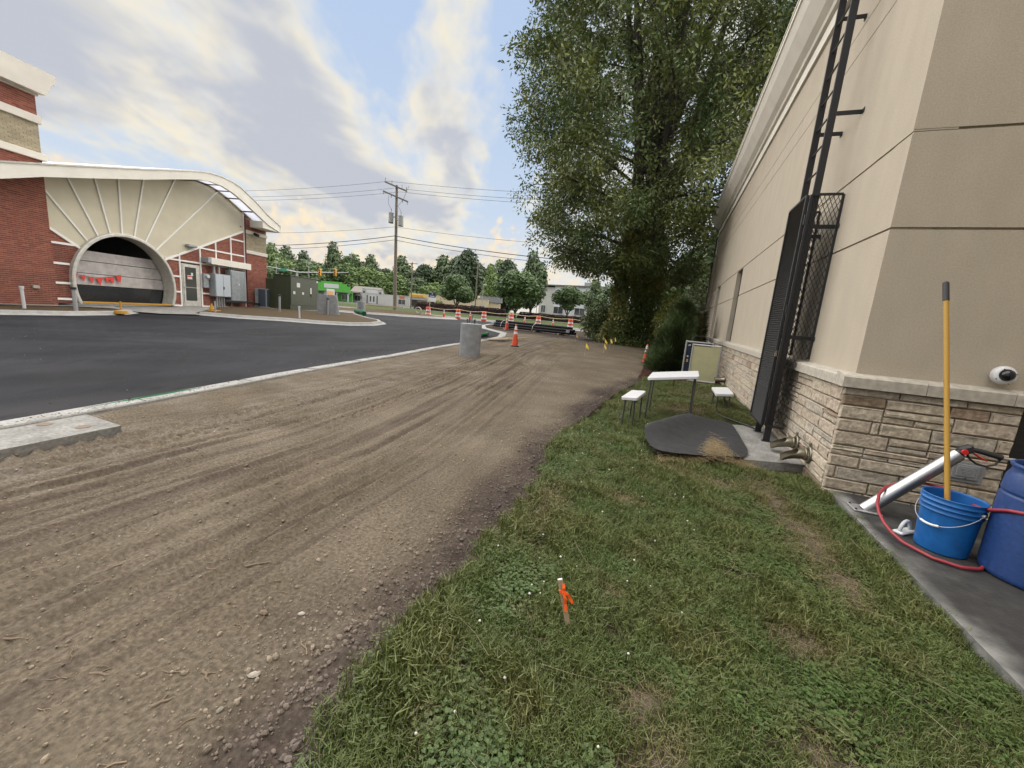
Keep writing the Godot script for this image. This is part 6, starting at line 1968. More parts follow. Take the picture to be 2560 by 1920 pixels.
	single("pressure_hose", mb, N.hose_red, "faded red pressure hose looped round the bucket and over the drum", "hose")
	# lance rest: leaning steel tube on a floor plate
	t = thing("lance_holder", "slanted stainless steel tube on a floor plate beside the stone footing", "lance holder", Vector3(1.83, 0.062, -4.22))
	mb = MB.new(); mb.cbox(Vector3(0.0, 0.006, 0.0), Vector3(0.20, 0.012, 0.16), 0.003)
	part("base_plate", mb, N.galv, t)
	for q in [Vector2(-0.085, -0.065), Vector2(0.085, 0.065), Vector2(-0.085, 0.065), Vector2(0.085, -0.065)]:
		mb = MB.new(); mb.cyl(Vector3(q.x, 0.01, q.y), Vector3(q.x, 0.024, q.y), 0.009, 0.009, 6)
		part("bolt", mb, N.leg_grey, t)
	var ta := Vector3(0.0, 0.0, 0.0); var te := Vector3(0.50, 0.62, 0.0)
	mb = MB.new()
	mb.cyl(ta, te, 0.052, 0.052, 32, false)
	mb.cyl(te - (te - ta) * 0.2, te, 0.0485, 0.0485, 32, false)
	mb.lathe([Vector2(0.0485, 0.0), Vector2(0.052, 0.0)], 28, te, mb.frame(te - ta))
	part("tube", mb, N.steel, t)
	# spray gun resting in the tube
	var gp := t.position + te
	t = thing("spray_gun", "black pressure spray gun with red button resting in the steel tube", "spray gun", gp)
	mb = MB.new()
	mb.cyl(Vector3(-0.05, -0.05, 0), Vector3(0.02, 0.035, 0), 0.026, 0.030, 14)
	mb.cbox(Vector3(0.035, 0.045, 0), Vector3(0.10, 0.075, 0.055), 0.018, Basis(Vector3.BACK, 0.5))
	part("body", mb, N.black_rubber, t)
	mb = MB.new(); mb.cyl(Vector3(0.02, 0.03, 0.024), Vector3(0.02, 0.03, 0.035), 0.024, 0.020, 16)
	part("button", mb, N.red_plastic, t)
	mb = MB.new(); mb.tube([Vector3(0.06, 0.055, 0), Vector3(0.12, 0.05, 0), Vector3(0.20, 0.035, 0), Vector3(0.255, 0.025, 0)], 0.019, 10, 0.022)
	part("handle", mb, N.black_rubber, t)
	mb = MB.new(); mb.tube([Vector3(0.05, 0.02, 0), Vector3(0.07, -0.02, 0), Vector3(0.12, -0.055, 0), Vector3(0.18, -0.065, 0), Vector3(0.23, -0.04, 0), Vector3(0.25, 0.01, 0)], 0.008, 8)
	part("trigger_guard", mb, N.black_rubber, t)
	mb = MB.new(); mb.tube([Vector3(0.08, 0.03, 0), Vector3(0.13, 0.0, 0), Vector3(0.18, -0.02, 0)], 0.007, 6)
	part("trigger", mb, N.red_plastic, t)
	mb = MB.new(); mb.cyl(Vector3(0.25, 0.02, 0), Vector3(0.31, 0.02, 0.0), 0.010, 0.012, 10); mb.cyl(Vector3(0.31, 0.02, 0), Vector3(0.46, 0.012, 0.0), 0.014, 0.014, 10)
	part("hose_coupling", mb, N.galv, t)
	# small brush head on its side behind the bucket
	t = thing("brush_block", "pale plastic scrub brush head lying against the back of the bucket", "brush head", Vector3(1.95, 0.062, -3.86), 0.7)
	mb = MB.new()
	var arch := []
	for k in 11:
		var a := PI * k / 10.0
		arch.append(Vector3(-0.065 * cos(a), 0.015 + 0.085 * sin(a), 0))
	mb.tube(arch, 0.013, 10)
	part("arched_handle", mb, M("pale_grey_plastic", Color(0.42, 0.44, 0.46), 0.45), t)
	mb = MB.new(); mb.cbox(Vector3(0, 0.012, 0), Vector3(0.18, 0.024, 0.07), 0.008)
	part("block", mb, N.white_plastic, t)
	# pale rubble stone at the slab's end
	mb = MB.new()
	mb.cbox(Vector3(0, 0.05, 0), Vector3(0.22, 0.13, 0.2), 0.04)
	single("loose_stone", mb, N.cap, "pale block of stone at the grassy end of the dark slab", "stone", Vector3(1.77, 0.0, -2.12), 0.4)

	# ---- folding table and benches on the lawn
	var tabs := [["folding_table", "white folding table with dark grey legs standing on the lawn", "table", Vector3(0.2, 0.72, -7.27), -0.05, 0.77, 0.90, 0.17, 0.72], ["folding_bench", "white folding bench between the folding table and the stone wall", "bench", Vector3(1.10, 0.42, -8.27), -0.01, 0.29, 0.87, 0.13, 0.42], ["folding_bench", "white folding bench between the folding table and the bare earth", "bench", Vector3(-0.35, 0.42, -6.48), -0.11, 0.24, 0.80, 0.10, 0.42]]
	for q in tabs:
		var c: Vector3 = q[3]
		t = thing(q[0], q[1], q[2], Vector3(c.x, c.y, c.z), q[4], "folding table and benches on the lawn")
		t.rotation.z = atan(q[7])
		var L: float = q[5]; var W: float = q[6]
		mb = MB.new()
		# top with rounded corners and a soft rim
		var pl := PackedVector2Array()
		var rc := 0.045
		for k in 4:
			var cc := Vector2((L / 2 - rc) * (1 if k in [0, 3] else -1), (W / 2 - rc) * (1 if k in [0, 1] else -1))
			for j in 5:
				var a := k * PI / 2 + j * PI / 8
				pl.append(cc + Vector2(cos(a), sin(a)) * rc)
		var ins := PackedVector2Array()
		for p in pl: ins.append(p * Vector2(1.0 - 0.012 / L, 1.0 - 0.012 / W))
		mb.slab(pl, func(p, d): return Vector3(p.x, d, -p.y), -0.042, -0.006)
		for k in pl.size():
			var a := pl[k]; var b := pl[(k + 1) % pl.size()]; var a2 := ins[k]; var b2 := ins[(k + 1) % pl.size()]
			mb.quad(Vector3(a.x, -0.006, -a.y), Vector3(b.x, -0.006, -b.y), Vector3(b2.x, 0, -b2.y), Vector3(a2.x, 0, -a2.y))
		mb.slab(ins, func(p, d): return Vector3(p.x, d, -p.y), -0.007, 0.0)
		part("top", mb, N.table_white, t)
		for sx in [-1, 1]:
			for sz in [-1, 1]:
				var p := Vector3(sx * (L / 2 - 0.05), -0.035, sz * (W / 2 - 0.09))
				var w := t.transform * p
				var gy := lawn_y(w.x, w.z)
				var ft := t.transform.affine_inverse() * Vector3(w.x + sx * 0.01, gy - 0.03, w.z + sz * 0.015)
				mb = MB.new(); mb.cyl(p, ft, 0.0125, 0.0125, 10)
				part("leg", mb, N.leg_grey, t)
		for sz in [-1, 1]:
			mb = MB.new()
			mb.cyl(Vector3(-L / 2 + 0.05, -0.05, sz * (W / 2 - 0.09)), Vector3(L / 2 - 0.05, -0.05, sz * (W / 2 - 0.09)), 0.010, 0.010, 8)
			part("crossbar", mb, N.leg_grey, t)
		for sz in [-1, 1]:
			mb = MB.new()
			mb.cyl(Vector3(0, -0.045, sz * 0.02), Vector3(L * 0.3 * sz * 0 + 0.0, -0.20, sz * (W / 2 - 0.1)), 0.006, 0.006, 6)
			part("brace", mb, N.leg_grey, t)

	# ---- sign boards beyond the table
	t = thing("sign_board", "blank pale yellow sign board in a silver frame", "sign board", Vector3(1.08, 0.03, -12.35), 0.06)
	mb = MB.new(); mb.box(Vector3(0, 0.53, 0), Vector3(0.68, 0.96, 0.02))
	part("face", mb, N.board_face, t)
	for e in [[-0.36, 0.53, 0.035, 1.08], [0.36, 0.53, 0.035, 1.08]]:
		mb = MB.new(); mb.cbox(Vector3(e[0], e[1], 0.006), Vector3(e[2], e[3], 0.045), 0.01)
		part("frame", mb, N.galv, t)
	for y in [0.03, 1.045]:
		mb = MB.new(); mb.cbox(Vector3(0, y, 0.006), Vector3(0.69, 0.035, 0.044), 0.01)
		part("frame", mb, N.white_plastic, t)
	for s in [-0.2, 0.2]:
		mb = MB.new(); mb.cbox(Vector3(s, -0.02, -0.02), Vector3(0.12, 0.06, 0.2), 0.01)
		part("foot", mb, N.black_rubber, t)
	t = thing("sign_board", "navy lettered sign board half hidden behind the blank pale one", "sign board", Vector3(0.93, 0.03, -13.0), 0.06)
	mb = MB.new(); mb.box(Vector3(0, 0.56, 0), Vector3(0.68, 1.02, 0.02))
	var face := part("face", mb, N.navy, t)
	for x in [-0.36, 0.36]:
		mb = MB.new(); mb.cbox(Vector3(x, 0.56, 0.006), Vector3(0.045, 1.13, 0.05), 0.012)
		part("frame", mb, N.galv, t)
	for y in [0.03, 1.09]:
		mb = MB.new(); mb.cbox(Vector3(0, y, 0.006), Vector3(0.68, 0.045, 0.049), 0.012)
		part("frame", mb, N.galv, t)
	mb = MB.new()
	mb.tube([Vector3(-0.2, 1.1, -0.02), Vector3(-0.2, 1.24, -0.02), Vector3(-0.17, 1.27, -0.02), Vector3(0.12, 1.27, -0.02), Vector3(0.15, 1.24, -0.02), Vector3(0.15, 1.1, -0.02)], 0.011, 8)
	part("carry_handle", mb, N.black_metal, t)
	var sf := SystemFont.new(); sf.font_names = PackedStringArray(["Droid Sans"]); sf.font_weight = 700
	for e in [["JO", Vector3(-0.265, 0.99, 0.012), 60, "lettering_white"], ["G", Vector3(-0.275, 0.66, 0.012), 70, "lettering_white"], ["3", Vector3(-0.275, 0.53, 0.012), 110, "lettering_yellow"]]:
		var tm := TextMesh.new()
		tm.font = sf; tm.text = e[0]; tm.font_size = e[2]; tm.pixel_size = 0.001; tm.depth = 0.004
		var l := part("lettering", tm, N[e[3]], face)
		l.position = e[1]
	# dark nozzle pair past the boards
	t = thing("downspout_nozzle", "bronze downspout nozzle low on the wall past the pale sign board", "nozzle", Vector3(1.64, 0.2, -12.2), 0.0, "bronze nozzles")
	mb = MB.new()
	mb.lathe([Vector2(0.055, 0.0), Vector2(0.10, 0.0), Vector2(0.10, 0.015), Vector2(0.07, 0.02), Vector2(0.065, 0.12), Vector2(0.085, 0.25), Vector2(0.08, 0.25), Vector2(0.055, 0.1)], 16, Vector3.ZERO, Basis(Vector3.BACK, PI / 2 + 0.15))
	part("spout", mb, N.brass, t)

	# ---- rubber mat draped over the footing's edge, with cut straw on it
	var pts := [Vector2(-0.13, -5.20), Vector2(-0.02, -5.83), Vector2(0.31, -6.72), Vector2(0.62, -6.9), Vector2(1.12, -6.92), Vector2(1.12, -6.2), Vector2(1.10, -5.06), Vector2(0.55, -4.78), Vector2(0.07, -4.62)]
	for it in 2:   # ease the corners
		var soft := []
		for k in pts.size():
			soft.append(pts[k].lerp(pts[(k + 1) % pts.size()], 0.2)); soft.append(pts[k].lerp(pts[(k + 1) % pts.size()], 0.8))
		pts = soft
	var pp := PackedVector2Array(pts)
	mb = MB.new()
	var nx := 56; var nz := 84
	var P := []
	for j in nz + 1:
		for i in nx + 1:
			var q := Vector2(lerpf(-0.16, 1.14, float(i) / nx), lerpf(-4.58, -6.96, float(j) / nz))
			if not Geometry2D.is_point_in_polygon(q, pp):
				var best := 1e9; var bq := q
				for k in pp.size():
					var cq := Geometry2D.get_closest_point_to_segment(q, pp[k], pp[(k + 1) % pp.size()])
					if cq.distance_to(q) < best:
						best = cq.distance_to(q); bq = cq
				q = bq
			# ridge over the slab edge running from (0.34,-6.55) to (1.02,-5.05), then falling to the turf
			var e := (q - Vector2(0.30, -6.5)).dot(Vector2(0.905, 0.425))
			var ridge := 0.02 + 0.15 * exp(-pow((e - 0.12) / 0.30, 2)) * sm(-4.75, -5.5, q.y) * sm(-7.1, -6.3, q.y) + 0.075 * sm(0.0, 0.2, e)
			ridge += lawn_y(q.x, q.y) * (1.0 - sm(0.0, 0.2, e)) + 0.012 * fn.get_noise_2d(q.x * 60.0, q.y * 60.0)
			P.append(Vector3(q.x, ridge + 0.02, q.y))
	for k in P: mb.vert(k, Vector3.UP)
	for j in nz:
		for i in nx:
			var k := j * (nx + 1) + i
			if (P[k] - P[k + nx + 2]).length() > 0.004: mb.ix.append_array([k, k + nx + 2, k + 1, k, k + nx + 1, k + nx + 2])
	for j in nz + 1:
		for i in nx + 1:
			var k := j * (nx + 1) + i
			var dx: Vector3 = P[j * (nx + 1) + mini(i + 1, nx)] - P[j * (nx + 1) + maxi(i - 1, 0)]
			var dz: Vector3 = P[mini(j + 1, nz) * (nx + 1) + i] - P[maxi(j - 1, 0) * (nx + 1) + i]
			var nn := dx.cross(dz)
			if nn.length() > 1e-6: mb.n[k] = nn.normalized() * signf(nn.y)
	single("rubber_mat", mb, N.mat_rubber, "black rubber mat humped over the edge of the ladder footing", "mat")
	# cable trailing from the bench to the ladder footing
	mb = MB.new()
	mb.tube([Vector3(0.98, 0.10, -7.55), Vector3(1.10, 0.10, -7.30), Vector3(1.22, 0.105, -7.08), Vector3(1.36, 0.10, -6.92), Vector3(1.44, 0.10, -6.80)], 0.012, 6)
	single("black_cable", mb, N.black_rubber, "black cable lying from the bench to the ladder footing", "cable")

# ------------------------------------------------------------------ building-site things
func cone(at: Vector3, h: float, label: String, group := "traffic cones") -> Node3D:
	var t := thing("traffic_cone", label, "traffic cone", at, rng.randf() * 6.0, group)
	var k := h / 0.9
	var mb := MB.new()
	mb.cbox(Vector3(0, 0.02, 0) * k, Vector3(0.36, 0.04, 0.36) * k, 0.012)
	part("base", mb, N.black_rubber, t)
	mb = MB.new()
	mb.lathe([Vector2(0.145, 0.035) * k, Vector2(0.135, 0.06) * k, Vector2(0.036, 0.89) * k, Vector2(0.028, 0.90) * k, Vector2(0.0, 0.90) * k], 20, Vector3.ZERO)
	part("body", mb, N.cone_orange, t)
	for b in [[0.50, 0.60], [0.68, 0.83]]:
		mb = MB.new()
		var r0 := lerpf(0.135, 0.036, (b[0] - 0.06) / 0.83) + 0.002; var r1 := lerpf(0.135, 0.036, (b[1] - 0.06) / 0.83) + 0.002
		mb.cyl(Vector3(0, b[0], 0) * k, Vector3(0, b[1], 0) * k, r0 * k, r1 * k, 20, false)
		part("collar", mb, N.reflect_white, t)
	return t

func barrel(at: Vector3, label: String) -> void:
	var t := thing("traffic_drum", label, "traffic drum", at, rng.randf() * 6.0, "orange and white traffic drums along the road")
	var mb := MB.new()
	mb.cyl(Vector3(0, 0, 0), Vector3(0, 0.07, 0), 0.37, 0.33, 20)
	part("base", mb, N.black_rubber, t)
	var y := 0.06
	var seg := [[0.20, 0], [0.16, 1], [0.18, 0], [0.16, 1], [0.22, 0]]
	var r := 0.29
	for s in seg:
		mb = MB.new()
		mb.lathe([Vector2(r, y), Vector2(r, y + s[0] * 0.9), Vector2(r - 0.02, y + s[0])], 20, Vector3.ZERO)
		part("band", mb, N.cone_orange if s[1] == 0 else N.reflect_white, t)
		y += s[0]; r -= 0.014
	mb = MB.new()
	mb.lathe([Vector2(r + 0.006, y), Vector2(r - 0.03, y + 0.05), Vector2(0.0, y + 0.055)], 20, Vector3.ZERO)
	mb.bar(Vector3(-0.08, y + 0.09, 0), Vector3(0.08, y + 0.09, 0), 0.03, 0.08)
	part("lid", mb, N.cone_orange, t)

func site_things() -> void:
	var mb: MB
	var t: Node3D
	# footing pier with anchor bolts
	var pp := G(-5.86, -11.55, -0.03)
	t = thing("concrete_pier", "tall grey round concrete light pole base with bolts on bare earth", "concrete pier", pp)
	mb = MB.new()
	mb.lathe([Vector2(0.36, -0.2), Vector2(0.345, 0.02), Vector2(0.335, 0.10), Vector2(0.335, 1.04), Vector2(0.328, 1.055), Vector2(0.31, 1.06), Vector2(0.0, 1.065)], 40, Vector3.ZERO)
	part("shaft", mb, N.pier, t)
	for q in [[0.12, 0.05], [-0.10, 0.10], [0.06, -0.12], [-0.12, -0.06]]:
		mb = MB.new()
		mb.cyl(Vector3(q[0], 1.05, q[1]), Vector3(q[0], 1.20, q[1]), 0.014, 0.014, 8)
		mb.cyl(Vector3(q[0], 1.165, q[1]), Vector3(q[0], 1.185, q[1]), 0.024, 0.024, 6)
		part("anchor_bolt", mb, N.leg_grey, t)
	mb = MB.new(); mb.cyl(Vector3(0.0, 1.05, 0.0), Vector3(0.01, 1.33, 0.0), 0.02, 0.02, 8)
	part("conduit", mb, M("teal_conduit", Color(0.10, 0.19, 0.17), 0.5), t)
	# second pier on the far island
	t = thing("concrete_pier", "short grey round concrete light pole base on the far mulch island", "concrete pier", G(-23.9, -26.8, 0.18))
	mb = MB.new(); mb.lathe([Vector2(0.34, -0.2), Vector2(0.33, 0.80), Vector2(0.31, 0.82), Vector2(0.0, 0.825)], 28, Vector3.ZERO)
	part("shaft", mb, N.pier, t)
	for q in [-0.1, 0.1]:
		mb = MB.new(); mb.cyl(Vector3(q, 0.8, 0), Vector3(q, 1.0, 0), 0.02, 0.02, 6)
		part("anchor_bolt", mb, N.leg_grey, t)
	# cones
	cone(G(-5.98, -15.95), 0.92, "orange traffic cone with grey collars alone on the bare earth")
	cone(G(-10.45, -26.0), 0.92, "orange traffic cone against the black pipe bundle's dark soil")
	var lbl := "orange traffic cone in the taped line along the road"
	for p in [Vector2(-22.9, -38.4), Vector2(-19.6, -38.2), Vector2(-14.1, -40.0), Vector2(-10.75, -39.0), Vector2(-7.2, -37.6)]:
		cone(G(p.x, p.y, 0.03), 0.92, lbl)
	cone(G(-0.62, -15.6), 0.72, "orange traffic cone half hidden behind the large dark conifer")
	# drums
	for p in [Vector2(-24.4, -37.6), Vector2(-20.9, -37.9), Vector2(-18.0, -38.2), Vector2(-15.5, -39.6), Vector2(-12.3, -39.0), Vector2(-9.1, -39.5)]:
		barrel(G(p.x, p.y, 0.035), "orange and white striped traffic drum in the taped line along the road")
	# caution tape
	t = thing("caution_tape", "yellow caution tape strung along the traffic drums by the road", "tape")
	var tp := [Vector3(-24.4, 1.15, -37.6), Vector3(-20.9, 1.2, -37.9), Vector3(-18.0, 1.18, -38.2), Vector3(-15.5, 1.22, -39.6), Vector3(-12.3, 1.22, -39.0), Vector3(-9.1, 1.20, -39.5), Vector3(-5.0, 1.12, -40.6), Vector3(0.5, 1.1, -41.5)]
	for k in tp.size() - 1:
		mb = MB.new()
		var prev := Vector3.ZERO
		for j in 9:
			var f := j / 8.0
			var p: Vector3 = tp[k].lerp(tp[k + 1], f) + Vector3(0, 0.27 - 0.12 * sin(PI * f), 0)
			if j > 0:
				mb.quad(prev - Vector3(0, 0.022, 0), p - Vector3(0, 0.022, 0), p + Vector3(0, 0.022, 0), prev + Vector3(0, 0.022, 0))
			prev = p
		part("tape_length", mb, N.tape_yellow, t)
	# bundle of black pipes
	var a := G(-12.4, -28.6, 0.08); var b := G(-6.1, -27.2, 0.08)
	t = thing("pipe_bundle", "strapped bundle of long black plastic pipes lying on dark soil", "pipes", a)
	var d := b - a
	var side := d.cross(Vector3.UP).normalized()
	for q in [[-0.20, 0.04, 0.0], [0.0, 0.04, 0.3], [0.20, 0.04, -0.2], [0.40, 0.04, 0.1], [-0.10, 0.21, 0.15], [0.10, 0.21, -0.1], [0.30, 0.21, 0.25], [0.0, 0.38, 0.0]]:
		mb = MB.new()
		var s: Vector3 = side * q[0] + Vector3(0, q[1] + 0.06, 0) + d.normalized() * q[2]
		mb.cyl(s, s + d, 0.095, 0.095, 14, false)
		mb.cyl(s, s + d, 0.083, 0.083, 14, false)
		mb.lathe([Vector2(0.083, 0.0), Vector2(0.095, 0.0)], 14, s, mb.frame(d))
		part("pipe", mb, N.pipe_black, t)
	for f in [0.12, 0.55]:
		mb = MB.new()
		var c: Vector3 = d * f
		mb.tube([c - side * 0.32 + Vector3(0, 0.05, 0), c - side * 0.22 + Vector3(0, 0.34, 0), c + Vector3(0, 0.55, 0), c + side * 0.38 + Vector3(0, 0.38, 0), c + side * 0.52 + Vector3(0, 0.05, 0)], 0.014, 6)
		part("strap", mb, N.reflect_white, t)
	for f in [0.0, 0.985]:
		mb = MB.new()
		var c: Vector3 = d * f + Vector3(0, 0.2, 0)
		mb.bar(c - side * 0.3, c + side * 0.48, 0.25, 0.22)
		part("end_wrap", mb, N.can_grey, t)
	for f in [0.2, 0.6, 0.9]:
		mb = MB.new()
		mb.bar(d * f - side * 0.6 + Vector3(0, -0.02, 0), d * f + side * 0.8 + Vector3(0, -0.02, 0), 0.1, 0.09)
		part("skid", mb, N.pale_wood, t)
	# pin flags in the earth
	for p in [[-2.91, -15.64, 0.5], [-2.45, -17.5, 0.42], [-2.5, -19.7, 0.5], [-2.48, -21.2, 0.5], [-2.75, -19.6, 0.46], [-3.2, -21.9, 0.42], [-4.6, -21.7, 0.40]]:
		t = thing("pin_flag", "small yellow marking flag on a wire stuck in the bare earth by the ivy", "flag", G(p[0], p[1]), rng.randf() * 2.0 - 1.0, "yellow marking flags by the ivy")
		mb = MB.new(); mb.cyl(Vector3(0, -0.1, 0), Vector3(0.02, p[2], 0), 0.0035, 0.0035, 5)
		part("wire", mb, N.galv, t)
		mb = MB.new()
		mb.quad(Vector3(0.02, p[2] - 0.15, 0), Vector3(0.10, p[2] - 0.22, 0.02), Vector3(0.12, p[2] - 0.10, 0.03), Vector3(0.02, p[2], 0))
		mb.quad(Vector3(0.10, p[2] - 0.22, 0.02), Vector3(0.15, p[2] - 0.26, -0.01), Vector3(0.16, p[2] - 0.15, 0.0), Vector3(0.12, p[2] - 0.10, 0.03))
		part("flag", mb, N.flag_yellow, t)
	t = thing("survey_stake", "thin dark wooden stake in the earth before the ivy column", "stake", G(-3.45, -23.9))
	mb = MB.new(); mb.cbox(Vector3(0, 0.3, 0), Vector3(0.04, 0.75, 0.02), 0.004)
	part("post", mb, N.root, t)
	# near stake with orange ribbon
	t = thing("survey_stake", "short pale wooden stake with orange ribbon standing in the grass", "stake", Vector3(-0.245, 0.0, -1.745), 0.5)
	t.rotation = Vector3(-0.04, 0.35, 0.26)
	mb = MB.new(); mb.cbox(Vector3(0, 0.09, 0), Vector3(0.024, 0.36, 0.012), 0.002)
	part("post", mb, N.pale_wood, t)
	mb = MB.new(); mb.cbox(Vector3(0, 0.2715, 0), Vector3(0.0225, 0.004, 0.0108), 0.001)
	part("painted_top", mb, N.reflect_white, t)
	mb = MB.new()
	for y in [0.205, 0.214]:
		mb.cbox(Vector3(0, y, 0), Vector3(0.028, 0.013, 0.016), 0.003)
	mb.cbox(Vector3(0.006, 0.208, 0.011), Vector3(0.014, 0.016, 0.010), 0.004)
	var tails := [[Vector3(0.004, 0.208, 0.014), Vector3(0.010, 0.18, 0.020), Vector3(0.004, 0.15, 0.016), Vector3(0.001, 0.115, 0.022)], [Vector3(0.010, 0.208, 0.012), Vector3(0.024, 0.20, 0.018), Vector3(0.032, 0.175, 0.014), Vector3(0.040, 0.150, 0.018)], [Vector3(0.008, 0.214, 0.012), Vector3(0.010, 0.232, 0.016), Vector3(0.013, 0.244, 0.010), Vector3(0.012, 0.250, 0.008)]]
	for tl in tails:
		for k in 3:
			mb.bar(tl[k], tl[k + 1], 0.013, 0.0016, Vector3(0, 0, 1))
	part("ribbon", mb, N.ribbon_orange, t)
	# things on the far kerb and island
	mb = MB.new(); mb.tube([G(-19.0, -21.6, 0.34), G(-20.6, -23.4, 0.34), G(-22.6, -24.8, 0.34)], 0.16, 10)
	single("erosion_sock", mb, N.green_plastic, "dark green erosion sock lying along the far kerb behind the transformer", "erosion sock")
	mb = MB.new(); mb.tube([G(-8.2, -16.9, 0.16), G(-8.25, -17.9, 0.16), G(-8.5, -18.6, 0.16)], 0.09, 8)
	single("erosion_sock", mb, N.green_plastic, "short green erosion sock on the kerb past the tall concrete pier", "erosion sock")
	mb = MB.new(); mb.bar(G(-26.3, -29.2, 0.62), G(-22.2, -30.2, 0.62), 0.10, 0.09)
	single("timber_board", mb, N.pale_wood, "long pale timber board lying on the mulch island by the pole", "timber")
	for k in 3:
		mb = MB.new(); mb.bar(G(-7.5 + k * 0.1, -15.6 - k * 0.9, 0.12), G(-6.9 + k * 0.2, -17.4 - k * 0.8, 0.10), 0.10, 0.04)
		single("timber_board", mb, N.pale_wood, ["weathered form board lying beside the kerb past the tall pier", "thin form board lying nearest the green sock", "form board lying askew on the earth before the pipe bundle"][k], "timber")
	mb = MB.new(); mb.lathe([Vector2(0.22, -0.06), Vector2(0.30, -0.06), Vector2(0.30, 0.06), Vector2(0.22, 0.06), Vector2(0.22, -0.06)], 20, Vector3.ZERO, Basis(Vector3.RIGHT, PI / 2))
	single("pipe_ring", mb, N.cap, "short pale pipe ring standing on edge on the mulch island", "pipe ring", G(-20.9, -30.6, 0.55), 0.3)
	t = thing("survey_stake", "tall thin pale stake on the mulch island beside the pipe ring", "stake", G(-20.0, -31.0, 0.3))
	mb = MB.new(); mb.cbox(Vector3(0, 0.6, 0), Vector3(0.06, 1.4, 0.03), 0.004)
	part("post", mb, N.pale_wood, t)

# ------------------------------------------------------------------ grass and litter
func lawn_and_litter() -> void:
	var r := RandomNumberGenerator.new(); r.seed = 2024
	# blade tufts
	var tuft := func(sd: int, n: int, hmin: float, hmax: float, spread: float, w: float, lean: float) -> ArrayMesh:
		var q := RandomNumberGenerator.new(); q.seed = sd
		var mb := MB.new()
		for k in n:
			var az := q.randf() * TAU
			var root := Vector3(q.randfn(), 0, q.randfn()) * spread
			var h := q.randf_range(hmin, hmax)
			var o := Vector3(cos(az), 0, sin(az))
			var bend := q.randf_range(0.15, 1.0) * lean
			var x := Vector3(-sin(az + q.randfn() * 0.6), 0, cos(az + q.randfn() * 0.6)) * w * q.randf_range(0.7, 1.2)
			var p1 := root + o * h * bend * 0.30 + Vector3(0, h * 0.55, 0)
			var p2 := root + o * h * bend + Vector3(0, h * (1.0 - 0.45 * bend), 0)
			var nn := (o * -0.6 + Vector3.UP).normalized()
			mb.col = Color(1, 1, 1) * q.randf_range(0.62, 1.0)
			if (p1 - root).cross(x).dot(nn) > 0.0: x = -x
			mb.quad(root - x, root + x, p1 + x * 0.8, p1 - x * 0.8)
			mb.tri(p1 - x * 0.8, p1 + x * 0.8, p2)
		return mb.done()
	var clover := MB.new()
	for k in 12:
		var c := Vector3(r.randfn() * 0.018, r.randf_range(0.015, 0.045), r.randfn() * 0.018)
		clover.col = Color(1, 1, 1) * r.randf_range(0.75, 1.0)
		for j in 3:
			var az := j * TAU / 3.0 + k
			var o := Vector3(cos(az), 0.15, sin(az)) * 0.0065; var x := Vector3(-sin(az), 0, cos(az)) * 0.0048
			clover.quad(c, c + o * 0.6 + x, c + o * 1.25, c + o * 0.6 - x)
	var meshes := [tuft.call(1, 16, 0.03, 0.075, 0.020, 0.0019, 0.9), tuft.call(2, 14, 0.035, 0.10, 0.024, 0.0021, 0.8), tuft.call(3, 16, 0.02, 0.055, 0.026, 0.0018, 1.0), clover.done()]
	var xf := [[], [], [], []]
	var cols := [[], [], [], []]
	var straws := []
	var straw_cols := []
	var flowers := []
	var n := 0
	while n < 62000:
		n += 1
		# more tufts where they show larger
		var z := -pow(r.randf(), 1.5) * 12.4 + 0.3
		var x0 := edge_x(z)
		var x := r.randf_range(x0 - 0.10, 1.72)
		if z < -4.6 and x > 1.64: continue
		var e := x - x0
		if e < 0.10 * fn.get_noise_2d(z * 260.0, 40.0) + 0.06 * fn2.get_noise_2d(x * 500.0, z * 500.0): continue
		if x > 1.0 and z < -5.0 and z > -7.1 and x > 0.34 + (z + 6.55) * 0.45: continue
		if Geometry2D.is_point_in_polygon(Vector2(x, z), PackedVector2Array([Vector2(-0.10, -5.20), Vector2(0.0, -5.83), Vector2(0.31, -6.70), Vector2(1.5, -7.08), Vector2(1.64, -5.3), Vector2(1.10, -5.10), Vector2(0.55, -4.82), Vector2(0.09, -4.66)])): continue
		if z < -12.0 + 0.5 * fn.get_noise_1d(x * 60.0): continue
		var b: float = worn(x, z)
		var nz := fn.get_noise_2d(x * 60.0, z * 60.0)
		if r.randf() < b * 1.05: continue
		if r.randf() < sm(0.12, 0.4, fn2.get_noise_2d(x * 130.0, z * 130.0 + 300.0)) * 0.55: continue
		var k := 0
		var cn := fn2.get_noise_2d(x * 45.0 + 500.0, z * 45.0)
		if cn > 0.12 and r.randf() < 0.36: k = 3
		elif nz > 0.12: k = 1
		elif nz < -0.15: k = 2
		var c := Color(0.078, 0.122, 0.024).lerp(Color(0.128, 0.148, 0.038), clampf(0.5 + nz * 1.3, 0, 1))
		c = c.lerp(Color(0.056, 0.102, 0.022), 0.7) if k == 3 else c
		c = c.lerp(Color(0.18, 0.145, 0.06), clampf(b * 1.6 + sm(0.15, 0.5, fn.get_noise_2d(x * 110.0 + 90.0, z * 110.0)) * 0.6 + (0.35 if z < -7.0 else 0.0) * r.randf(), 0, 0.9) * r.randf())
		c = c * r.randf_range(0.8, 1.2)
		var sc := r.randf_range(0.75, 1.25) * (1.25 if e < 0.25 and k != 3 else 1.0) * lerpf(1.0, 1.35, clampf(-z / 9.0, 0, 1))
		var bs := Basis(Vector3.UP, r.randf() * TAU).scaled(Vector3(1, r.randf_range(0.8, 1.2), 1) * sc)
		xf[k].append(Transform3D(bs, Vector3(x, lawn_y(x, z) - 0.014, z)))
		cols[k].append(c)
	# the far end of the lawn grows thin along the wall and the mulch
	var root := Node3D.new()
	root.name = "grass"
